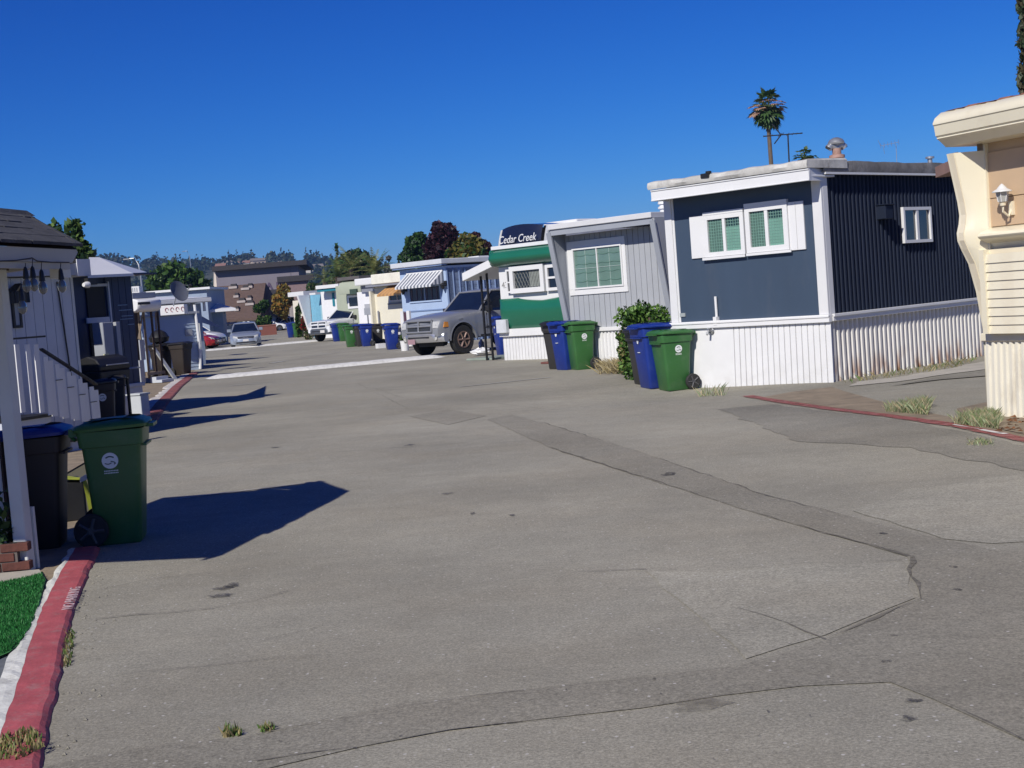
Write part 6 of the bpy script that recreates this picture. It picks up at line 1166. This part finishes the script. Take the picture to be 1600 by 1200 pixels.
c = G(464, 527); bin_((c.x, c.y, 0), WL, BG, BB, 'farthest green bin beside the vine house', H=1.1, lg=1); bin_((c.x-.55, c.y+.6, 0), WL, BB, BB, 'farthest blue-grey bin at the vine house corner', H=1.05, lg=0, logo=None)
c = colY(168, 22.5); bin_((c.x, c.y, 0), R(12), BN, BLK, 'brown-black bin with pale round decal at the foot of the white steps', H=.80, lg=-1, w=.66); c = colY(186, 24.5); bin_((c.x, c.y, 0), R(12), BN, BLK, 'plain brown-black bin against the navy house skirt', H=.78, lg=0, logo=None, w=.6)
c = G(286, 586); bin_((c.x, c.y, 0), R(-20), BN, BLK, 'black bin before the pale blue shed', H=1.0, lg=0, logo=None)
bin_((c.x-.7, c.y+.2, 0), R(-30), BN, BLK, 'black bin under the dark sacks by the leaning board', H=1.0, lg=0, logo=None)
mb = MB(); mb.lathe([(.1, 0), (.3, .06), (.34, .2), (.24, .36), (.06, .46)], (0, 0, 0), 12); s_ = mb.build('refuse_sack', blackp, None, smooth=True); s_.location = (c.x-.72, c.y+.2, 1.08); tag(s_, 'lumpy black sack on top of a bin by the shed', 'sack')
# crate with yellow cloth by the near bins
c = colY(112, 12.4); t = thing('crate', c, .4, 'dark crate draped with a yellow-green cloth between the near bins', 'crate'); z0 = atY(112, 806, 12.4).z
MB().box(-.28, .12, -.2, .2, 0, z0+.33).build('case', blackp, t, bevel=.02); ycl = mat('yellow_cloth', (.30, .34, .03), .8, .15, 6)
mb = MB(); mb.add([(-.1, -.22, z0+.36), (.10, -.23, z0+.33), (.13, -.24, z0+.05), (.20, -.22, z0+.06), (.13, -.2, z0+.34), (.0, .1, z0+.35)], [(1, 2, 3, 4), (0, 1, 4, 5)]); mb.build('cloth', ycl, t, recalc=False); mb = MB(); mb.hexa([(.08, -.25, z0+.31), (.30, -.15, z0+.38), (.30, -.15, z0+.43), (.08, -.25, z0+.35)], [(.08, -.23, z0+.31), (.30, -.13, z0+.38), (.30, -.13, z0+.43), (.08, -.23, z0+.35)]); mb.build('strap', pw, t)
# ------------------------------------------------------------------ vehicles
chrome = mat('chrome', (.6, .6, .62), .12, .05, 3, metal=1); hl = mat('headlight', (.5, .5, .48), .08, .1, 8, coat=1); amber = mat('amber_lens', (.5, .2, .03), .2, .1, 5, coat=1); trim = mat('black_trim', (.02, .02, .022), .5, .1, 4); plate = mat('plate_white', (.6, .58, .56), .5)
def sm(x, pts): return float(np.interp(x, [p[0] for p in pts], [p[1] for p in pts]))
def vehicle(loc, ang, label, cat, paint, sp, group=None, name=None):
    t = thing(name or sp['name'], loc, ang, label, cat, group); L_, W_, wr, wx, ar = sp['L'], sp['W'], sp['wr'], sp['wx'], sp['arch']; g0 = sp['clear']; top = sp['top']; NS = 90
    rws = []
    xs_ = sorted(set([round(-L_/2+L_*i/NS, 4) for i in range(NS+1)]))
    for x in xs_:
        zt = sm(x, top); zb = g0+(.12 if x < -L_/2+.15 or x > L_/2-.15 else 0)
        for q in wx:
            if abs(x-q) < ar: zb = max(zb, wr+math.sqrt(max(0, ar*ar-(x-q)**2))*.98)
        e = max(0, (abs(x)-(L_/2-sp['nose']))/sp['nose']); w_ = W_/2*(1-sp['taper']*e**2.2); 
        zb = min(zb, zt-.12)
        fl = .02 if any(abs(x-q) < ar+.06 for q in wx) else 0; zm = zb+(zt-zb)*.45; cr = sp.get('crown', .03)
        half = [(w_*.90, zb), (w_+fl*.5, zb+.02), (w_+fl, zm), (w_+fl*.3, zt-.16 if zt-.16 > zm else zm+.01), (w_*.975, zt-.07), (w_*.93, zt-.02), (w_*.80, zt+cr*.2), (w_*.45, zt+cr*.8), (0, zt+cr)]
        rws.append([(x, y, z) for y, z in half]+[(x, -y, z) for y, z in half[::-1][1:]])
    mb = MB(); mb.sheet(rws, 0, True)
    mb.add(rws[0], [tuple(range(17))]); mb.add(rws[-1], [tuple(range(17))[::-1]]); body = mb.build('body', paint, t, smooth=True)
    # underside, dark
    MB().box(-L_/2+.3, L_/2-.3, -W_*.33, W_*.33, g0-.02, g0+.25).build('underbody', trim, t)
    x0, x1, x2, x3 = sp['cab']; zb = sp['belt']; zr = sp['roof']; wb, wt = W_/2*.93, W_/2*sp.get('tumble', .76)
    def ring(x, w_, z, c=0): return (x, w_, z)
    base = [(x3, wb), (x0, wb)]; 
    P0 = {('f', s): Vector((x3, s*wb*.96, zb)) for s in (1, -1)}; P1 = {s: Vector((x2, s*wt*.96, zr-.03)) for s in (1, -1)}; P2 = {s: Vector((x1, s*wt*.97, zr-.04)) for s in (1, -1)}; P3 = {s: Vector((x0, s*wb*.97, zb)) for s in (1, -1)}
    A = {s: P0[('f', s)] for s in (1, -1)}
    mb = MB(); rr = []
    for (xa, za) in [(x2, zr-.03), (x2-.08*(x2-x1), zr), ((x1+x2)/2, zr+.025), (x1+.08*(x2-x1), zr), (x1, zr-.04)]: rr.append([(xa, -wt*.97, za-.015), (xa, -wt*.85, za+.012), (xa, -wt*.4, za+.028), (xa, 0, za+.032), (xa, wt*.4, za+.028), (xa, wt*.85, za+.012), (xa, wt*.97, za-.015)])
    mb.sheet(rr); 
    def bar(a, b, r): mb.tube([a, b], r, 6)
    for s in (1, -1):
        bar(A[s], P1[s], .035); bar(P2[s], P3[s], .045 if sp.get('cpil', 1) == 1 else sp['cpil']); bar(P1[s], P2[s], .035)
        for q in sp.get('pillars', []): xa = q; bar(Vector((xa, s*wb*.965, zb)), Vector((xa-.08, s*wt*.975, zr-.03)), .045)
    bar(P2[1], P2[-1], .03); bar(P1[1], P1[-1], .03)
    mb.build('roof', paint, t, smooth=True)
    ins = .0
    def pane(name, pts): 
        m2 = MB(); c = sum((Vector(p) for p in pts), Vector())/len(pts); m2.add([c+(Vector(p)-c)*.93 for p in pts], [tuple(range(len(pts)))]); return m2.build(name, blueglass if name != 'rear_window' else darkglass, t, recalc=False)
    pane('windshield', [A[1], P1[1], P1[-1], A[-1]]); pane('rear_window', [P3[1], P2[1], P2[-1], P3[-1]])
    for s in (1, -1): pane('side_window', [A[s]+Vector((-.02, s*.008, 0)), P1[s]+Vector((-.02, s*.008, 0)), P2[s]+Vector((0, s*.008, 0)), P3[s]+Vector((0, s*.008, 0))])
    MB().box(x0+.1, x3-.25, -wb*.85, wb*.85, zb-.05, zb+.02).build('dashboard', trim, t)
    for q in (-.38, .38):
        MB().box((x1+x2)/2-.05, (x1+x2)/2+.1, q-.2, q+.2, zb, zb+.42*(zr-zb)+.1).build('seat', mat('seat_grey', (.06, .06, .065), .8), t, bevel=.04)
    for q in wx:
        for s in (1, -1):
            yc = s*(W_/2-.13+sp.get('poke', 0)); mb = MB(); mb.lathe([(wr*.55, -.11), (wr*.93, -.115), (wr, -.08), (wr, .08), (wr*.93, .115), (wr*.55, .11)], (q, yc, wr), 28, axis='y'); wh = mb.build('wheel', rubber, t, smooth=True)
            mb = MB(); yo = yc+s*.105; mb.lathe([(wr*.58, 0), (wr*.58, s*.02), (wr*.50, s*.015), (wr*.46, -s*.04), (wr*.2, -s*.02), (wr*.16, s*.02), (.001, s*.022)], (q, yo, wr), 20, axis='y'); 
            for k in range(6): a = k*math.pi/3; mb.box(q-.001, q+.001, yo, yo+.001, wr, wr+.001); mb.tube([(q+wr*.15*math.cos(a), yo+s*.0, wr+wr*.15*math.sin(a)), (q+wr*.53*math.cos(a), yo+s*.005, wr+wr*.53*math.sin(a))], wr*.07, 4)
            mb.build('rim', sp.get('rimm', chrome), wh, smooth=True)
    xf = L_/2
    for s in (1, -1):
        a = sp['hl']; MB().hexa([(xf+.03, s*a[0], a[2]), (xf+.01, s*a[1]*.93, a[2]), (xf-.22, s*(a[1]+.045), a[2]+.01), (xf-.22, s*a[0], a[2])], [(xf+.0, s*a[0], a[3]), (xf-.03, s*a[1]*.92, a[3]), (xf-.28, s*(a[1]+.035), a[3]-.02), (xf-.22, s*a[0], a[3])]).build('headlight', hl, t, bevel=.015) if not sp.get('swept') else MB().hexa([(xf-.02-.0, s*a[0], a[2]), (xf-.14, s*a[1]*.9, a[2]+.02), (xf-.45, s*(a[1]+.0), a[2]+.06), (xf-.3, s*a[0], a[2])], [(xf-.10, s*a[0], a[3]-.06), (xf-.20, s*a[1]*.88, a[3]), (xf-.5, s*(a[1]-.02), a[3]+.02), (xf-.4, s*a[0], a[3])]).build('headlight', hl, t)
        if sp.get('amber'): MB().hexa([(xf-.16, s*(a[1]-.02), a[2]+.02), (xf-.17, s*(a[1]+.055), a[2]+.02), (xf-.36, s*(a[1]+.075), a[2]+.02), (xf-.36, s*(a[1]-.02), a[2]+.02)], [(xf-.2, s*(a[1]-.02), a[3]-.03), (xf-.22, s*(a[1]+.045), a[3]-.03), (xf-.36, s*(a[1]+.06), a[3]-.04), (xf-.36, s*(a[1]-.02), a[3]-.03)]).build('indicator', amber, t)
        mx_ = sp['mirror']; mm_ = MB().box(mx_-.07, mx_+.07, s*(wb-.02)-.0, s*(wb+.22), zb+.02, zb+.20); mm_.build('mirror', sp.get('mirm', paint), t, bevel=.02)
        for dx in sp.get('doors', []):
            MB().box(dx-.10, dx+.06, s*(W_/2+.004), s*(W_/2+.03), zb-.16, zb-.13).build('door_handle', trim, t); 
        for dx in sp.get('seams', []): MB().box(dx-.006, dx+.006, s*(W_/2-.02), s*(W_/2+.004), g0+.12, zb-.02).build('door_seam', trim, t)
        MB().box(-L_*.25, L_*.2, s*(W_/2-.02), s*(W_/2+.006), g0+.02, g0+.08).build('sill', trim, t)
    return t, body
def pickup_spec(scale=1): return dict(name='pickup_truck', L=5.85, W=2.02, wr=.47, wx=(1.95, -1.65), arch=.56, clear=.50, nose=.45, taper=.12, top=[(-2.93, 1.30), (-.55, 1.32), (.9, 1.34), (1.05, 1.37), (1.9, 1.34), (2.5, 1.26), (2.78, 1.20), (2.88, 1.14), (2.925, 1.02)], cab=(-.85, -.65, .35, 1.1), belt=1.30, roof=2.02, hl=(.66, .95, .90, 1.12), amber=1, mirror=.75, doors=[-.1], seams=[.85, -.35], crown=.05, pillars=[-.3], tumble=.78, mirm=trim)
def pickup_front(t, sp, paint, grille_m, bar_m, bump_m, lower=trim, fog=True):
    xf = sp['L']/2; g = MB(); g.hexa([(xf-.02, -.60, .80), (xf-.02, .60, .80), (xf+.02, .60, .80), (xf+.02, -.60, .80)], [(xf-.10, -.64, 1.17), (xf-.10, .64, 1.17), (xf-.02, .64, 1.17), (xf-.02, -.64, 1.17)]); gr_ = g.build('grille', grille_m, t, bevel=.01)
    b = MB(); f_ = lambda z: xf+.03-(z-.80)*.10
    for z in (.80, 1.16): b.tube([(f_(z), -.62, z), (f_(z)+.02, 0, z), (f_(z), .62, z)], .035, 6)
    for y in (-.62, .62): b.tube([(f_(.8)-.01, y*.96, .8), (f_(1.16)-.01, y, 1.16)], .035, 6)
    b.tube([(f_(.8)+.02, 0, .8), (f_(1.16)+.02, 0, 1.16)], .032, 6); b.tube([(f_(.95)-.0, -.61, .98), (f_(.95)+.02, 0, .98), (f_(.95)-.0, .61, .98)], .026, 6); b.build('grille_bars', bar_m, gr_, smooth=True)
    sl_ = MB()
    for k in range(8): z = .835+k*.038; sl_.box(f_(z)-.03, f_(z)-.005, -.6, .6, z, z+.008)
    sl_.build('grille_slats', MATS['dark_glass'], gr_)
    rws = []
    for k in range(13):
        y = -1.0+2.0*k/12; x = xf+.06-.22*abs(y)**3.2; rws.append([(x-.22, y, .74), (x-.02, y, .745), (x+.02, y, .70), (x+.02, y, .56), (x-.02, y, .46), (x-.20, y, .44)])
    mb = MB(); mb.sheet(rws); mb.add(rws[0], [tuple(range(6))]); mb.add(rws[-1], [tuple(range(6))[::-1]]); bp = mb.build('bumper', bump_m, t, smooth=True)
    MB().box(xf+.03, xf+.085, -.5, .5, .60, .645).build('air_slot', trim, bp)
    if fog:
        for s in (1, -1): MB().lathe([(.001, 0), (.07, 0), (.085, .02), (.085, .03)], (xf-.03, s*.74, .60), 14, axis='x').build('fog_lamp', hl, bp)
    for s in (1, -1): 
        mb = MB(); n = 14; q = sp['wx'][0]; mb.sheet([[(q+(sp['arch']+.0)*math.cos(a), s*(sp['W']/2-.04), sp['wr']+(sp['arch'])*math.sin(a)), (q+(sp['arch']+.0)*math.cos(a), s*(sp['W']/2+.035), sp['wr']+(sp['arch'])*math.sin(a)), (q+(sp['arch']+.06)*math.cos(a), s*(sp['W']/2+.025), sp['wr']+(sp['arch']+.06)*math.sin(a))] for a in [math.pi*k/n for k in range(n+1)]]); mb.build('wheel_arch', paint, t, smooth=True)
    return bp
silver = mat('silver_paint', (.25, .26, .28), .38, .01, 1, metal=.25, coat=.5); silverg = mat('silver_grille', (.10, .105, .11), .4, .1, 3, metal=.5); chp = mat('bumper_silver', (.52, .52, .53), .28, .08, 3, metal=.7, coat=.3)
HD = math.atan2(-.70, -.714)
sp = pickup_spec(); ang = HD; lw = G(722, 553); c_, s__ = math.cos(ang), math.sin(ang); fx, fy = sp['wx'][0], sp['W']/2-.13
rust = mat('steel_rim_brown', (.25, .17, .14), .5, .3, 6, metal=.4); sp['rimm'] = rust; sp['poke'] = .03
loc = Vector((lw.x-(c_*fx-s__*fy), lw.y-(s__*fx+c_*fy), 0)); sp['seams'] = [.85, -.35]
t, body = vehicle(loc, ang, 'silver lifted pickup truck parked nose out beside the carport', 'pickup truck', silver, sp); bp = pickup_front(t, sp, silver, silverg, silver, chp)
xf = sp['L']/2; MB().box(xf+.085, xf+.10, -.50, -.16, .42, .58).build('number_plate', mat('plate_pink', (.35, .22, .25), .5), t); MB().box(-1.3, .9, sp['W']/2+.0, sp['W']/2+.018, .78, .84).build('side_moulding', trim, t)
MB().box(xf-.5, xf-.45, -.6, .6, .3, .45).build('axle_beam', trim, t); MB().lathe([(.001, 0), (.12, 0), (.12, .2)], (xf-1.0, .1, .42), 12, axis='x').build('differential', trim, t)
# white pickup
sp2 = pickup_spec(); sp2['L'] = 5.5; sp2['top'] = [(-2.75, 1.22), (.9, 1.24), (1.05, 1.26), (1.9, 1.24), (2.4, 1.2), (2.62, 1.16), (2.71, 1.12), (2.75, 1.0)]; sp2['belt'] = 1.22; sp2['roof'] = 1.85; sp2['clear'] = .42; sp2['wr'] = .40; sp2['arch'] = .47; sp2['wx'] = (1.8, -1.6); sp2['amber'] = 0; sp2['mirm'] = trim
wpaint = mat('white_car_paint', (.70, .71, .72), .3, .02, 1, coat=.8)
lw = G(512, 533); fx, fy = sp2['wx'][0], .9; a2 = HD+R(8); c_, s__ = math.cos(a2), math.sin(a2); loc = Vector((lw.x-(c_*(fx+.3)), lw.y-(s__*(fx+.3)), 0)); 
t, body = vehicle(loc, a2, 'white pickup truck with dark front bumper before the teal-trimmed house', 'pickup truck', wpaint, sp2); pickup_front(t, sp2, wpaint, mat('blue_black_grille', (.02, .03, .06), .4), wpaint, mat('grey_bumper', (.07, .08, .10), .5), fog=False)
MB().box(sp2['L']/2+.085, sp2['L']/2+.10, .2, .55, .52, .68).build('number_plate', plate, t)
# sedans
def sedan_spec(L=4.5, W=1.78, roof=1.44): return dict(name='sedan_car', L=L, W=W, wr=.32, wx=(L*.30, -L*.29), arch=.38, clear=.20, nose=.7, taper=.28, top=[(-L/2, .80), (-L/2+.12, .98), (-L/2+.8, 1.02), (.0, .98), (L*.22, .93), (L*.38, .80), (L*.46, .68), (L/2, .50)], cab=(-L*.36, -L*.20, L*.04, L*.235), belt=.93, roof=roof, hl=(.45, .80, .56, .72), mirror=L*.16, doors=[.1, -.9], seams=[.9, -.1, -1.0], crown=.03, pillars=[-.25], tumble=.70, swept=1)
def sedan_front(t, sp, paint):
    xf = sp['L']/2; rws = []; W_ = sp['W']/2
    for k in range(13):
        y = -W_+2*W_*k/12; x = xf+.04-.38*abs(y/W_)**3.0; rws.append([(x-.12, y, .56), (x, y, .54), (x+.03, y, .42), (x+.02, y, .28), (x-.12, y, .20)])
    mb = MB(); mb.sheet(rws); bp = mb.build('bumper', paint, t, smooth=True); MB().hexa([(xf+.0, -.42, .545), (xf+.0, .42, .545), (xf+.03, .42, .545), (xf+.03, -.42, .545)], [(xf-.12, -.48, .66), (xf-.12, .48, .66), (xf-.04, .48, .66), (xf-.04, -.48, .66)]).build('grille', trim, t)
    MB().box(xf+.03, xf+.065, -.55, .55, .27, .36).build('air_intake', trim, bp); MB().box(xf+.05, xf+.075, -.17, .17, .38, .50).build('number_plate', plate, bp)
    MB().tube([(xf-.02, -.40, .60), (xf+.01, 0, .60), (xf-.02, .40, .60)], .018, 6).build('grille_bar', chrome, t)
sc = sedan_spec(); slv = mat('silver_blue_paint', (.34, .38, .44), .3, .03, 1, metal=.4, coat=.8)
c = colY(385, 84.6); a3 = math.atan2(-.97, .18); t, b_ = vehicle(c, a3, 'silver sedan driving towards the viewer in the middle of the lane', 'car', slv, sc); sedan_front(t, sc, slv)
dn = mat('dark_navy_paint', (.012, .016, .03), .3, .05, 1, coat=.8); sc2 = sedan_spec(4.6, 1.8, 1.42); sc2['mirm'] = wpaint
c = G(600, 538); c = Vector((c.x+2.3, c.y+2.8, 0)); t, b_ = vehicle(c, HD, 'dark blue sedan behind the blue bins before the cream house', 'car', dn, sc2); sedan_front(t, sc2, dn)
rd = mat('red_paint', (.28, .012, .012), .3, .05, 1, coat=.8); sc3 = sedan_spec(4.3, 1.75, 1.5); c = colY(343, 88); t, b_ = vehicle((c.x-2.15, c.y+.6, 0), R(-12), 'red car nosing out left behind the tan sheet', 'car', rd, sc3); sedan_front(t, sc3, rd)
sc4 = sedan_spec(4.5, 1.8, 1.75); sc4['top'] = [(p, z+.15) for p, z in sc4['top']]; sc4['belt'] = 1.08; c = colY(352, 92); t, b_ = vehicle((c.x-2.3, c.y+.4, 0), R(-12), 'white car with dark bumper behind the red car', 'car', wpaint, sc4); sedan_front(t, sc4, trim)
def farcar(px, py, Y, ang, label, paint, sp): c = colY(px, Y); t, b_ = vehicle((c.x, c.y, 0), ang, label, 'car', paint, sp); sedan_front(t, sp, paint); return t
farcar(420, 506, 168, R(5), 'white sedan seen side-on above the low brick wall', wpaint, sedan_spec(4.6, 1.8, 1.42))
s5 = sedan_spec(4.6, 1.85, 1.72); s5['top'] = [(p, z+.12) for p, z in s5['top']]; s5['belt'] = 1.05; farcar(441, 506, 176, R(190), 'black sport utility vehicle between two white cars at the bend', mat('black_paint', (.01, .01, .014), .3, .05, 1, coat=.8), s5)
farcar(458, 504, 172, R(10), 'white car at the far right of the row by the fence', wpaint, sedan_spec(4.4, 1.78, 1.5))
# ------------------------------------------------------------------ small things on the right
c = G(633, 548); t = thing('bucket', c, 0, 'white plastic bucket with a green plant by the silver truck', 'bucket'); MB().lathe([(.14, 0), (.165, .36), (.175, .365), (.175, .385), (.155, .385), (.13, .05)], (0, 0, 0), 18).build('pail', white2, t, smooth=True)
leafmesh('plant', clumps([(0, 0, .5, .14, .14, .16), (.05, 0, .62, .1, .1, .12)], 260, 3, .1), .09, gr[:2], t, 3)
a = G(595, 544); t = thing('carton', a, .5, 'white carton lying between the two blue bins', 'box'); MB().box(-.17, .17, -.15, .15, 0, .2).build('case', white, t); MB().hexa([(.17, -.15, .19), (.34, -.15, .08), (.34, .15, .08), (.17, .15, .19)], [(.17, -.15, .2), (.34, -.15, .09), (.34, .15, .09), (.17, .15, .2)]).build('flap', white, t)
c = G(577, 538); c = Vector((c.x+1.0, c.y+4.5, 0)); zt = atY(578, 481, c.y).z; cc = colY(578, c.y); t = thing('sign_post', cc, 0, 'grey post with a small plate before the white house meter cabinet', 'sign'); MB().tube([(0, 0, 0), (0, 0, zt)], .04, 6).build('post', steel, t); MB().box(-.16, .16, -.05, -.041, zt-.35, zt).build('plate', MATS['mid_grey_trim'], t)
def chair(px, Y, ang, label):
    c = colY(px, Y); t = thing('garden_chair', c, ang, label, 'chair', 'grey garden chairs before the sage house'); m_ = mat('chair_grey', (.10, .11, .11), .6)
    MB().box(-.25, .25, -.25, .25, .42, .46).build('seat', m_, t); MB().hexa([(-.25, .22, .46), (.25, .22, .46), (.25, .26, .46), (-.25, .26, .46)], [(-.25, .34, .98), (.25, .34, .98), (.25, .38, .98), (-.25, .38, .98)]).build('backrest', m_, t)
    for x in (-.22, .22):
        for y in (-.22, .22): MB().box(x-.02, x+.02, y-.02, y+.02, 0, .42).build('leg', m_, t)
        MB().box(x-.03, x+.03, -.22, .25, .62, .65).build('armrest', m_, t)
chair(557, 79, .3, 'grey garden chair before the sage house, left one'); chair(566, 78, -.5, 'grey garden chair before the meter cabinet, right one')
a = G(752, 556); t = thing('plastic_bag', a, 0, 'crumpled white bag lying at the foot of the carport post', 'bag'); rgx = random.Random(4); mb = MB(); n = 12; rws = [[(.22*math.sin(math.pi*(i+.5)/8)*math.cos(k*.5236)*rgx.uniform(.5, 1.25)*1.3, .2*math.sin(math.pi*(i+.5)/8)*math.sin(k*.5236)*rgx.uniform(.5, 1.25), .13-.13*math.cos(math.pi*(i+.5)/8)*rgx.uniform(.6, 1.1)) for k in range(n)] for i in range(8)]; mb.sheet(rws, 0, True); mb.build('bag', white2, t)
a = G(738, 548); a = Vector((a.x+.3, a.y+1.2, 0)); t = thing('white_jug', a, 0, 'white plastic jug standing under the silver truck side', 'jug'); MB().lathe([(.09, 0), (.1, .02), (.1, .22), (.04, .3), (.035, .34)], (0, 0, 0), 14).build('jug', white2, t, smooth=True)
a = G(865, 568); t = thing('paving_slab', a, math.atan2(RU[1], RU[0]), 'small dull red slab on the ground left of the charcoal bin', 'slab'); MB().box(-.35, .3, -.1, .25, 0, .05).build('slab', mat('dull_red_slab', (.16, .06, .05), .9), t, bevel=.01)
a = G(765, 562); t = thing('concrete_pad', a, math.atan2(RU[1], RU[0]), 'pale green-grey concrete pad beside the white ribbed skirt', 'slab'); MB().box(-.75, .35, -.2, 1.2, 0, .06).build('pad', mat('pad_green', (.25, .29, .25), .9), t, bevel=.01)
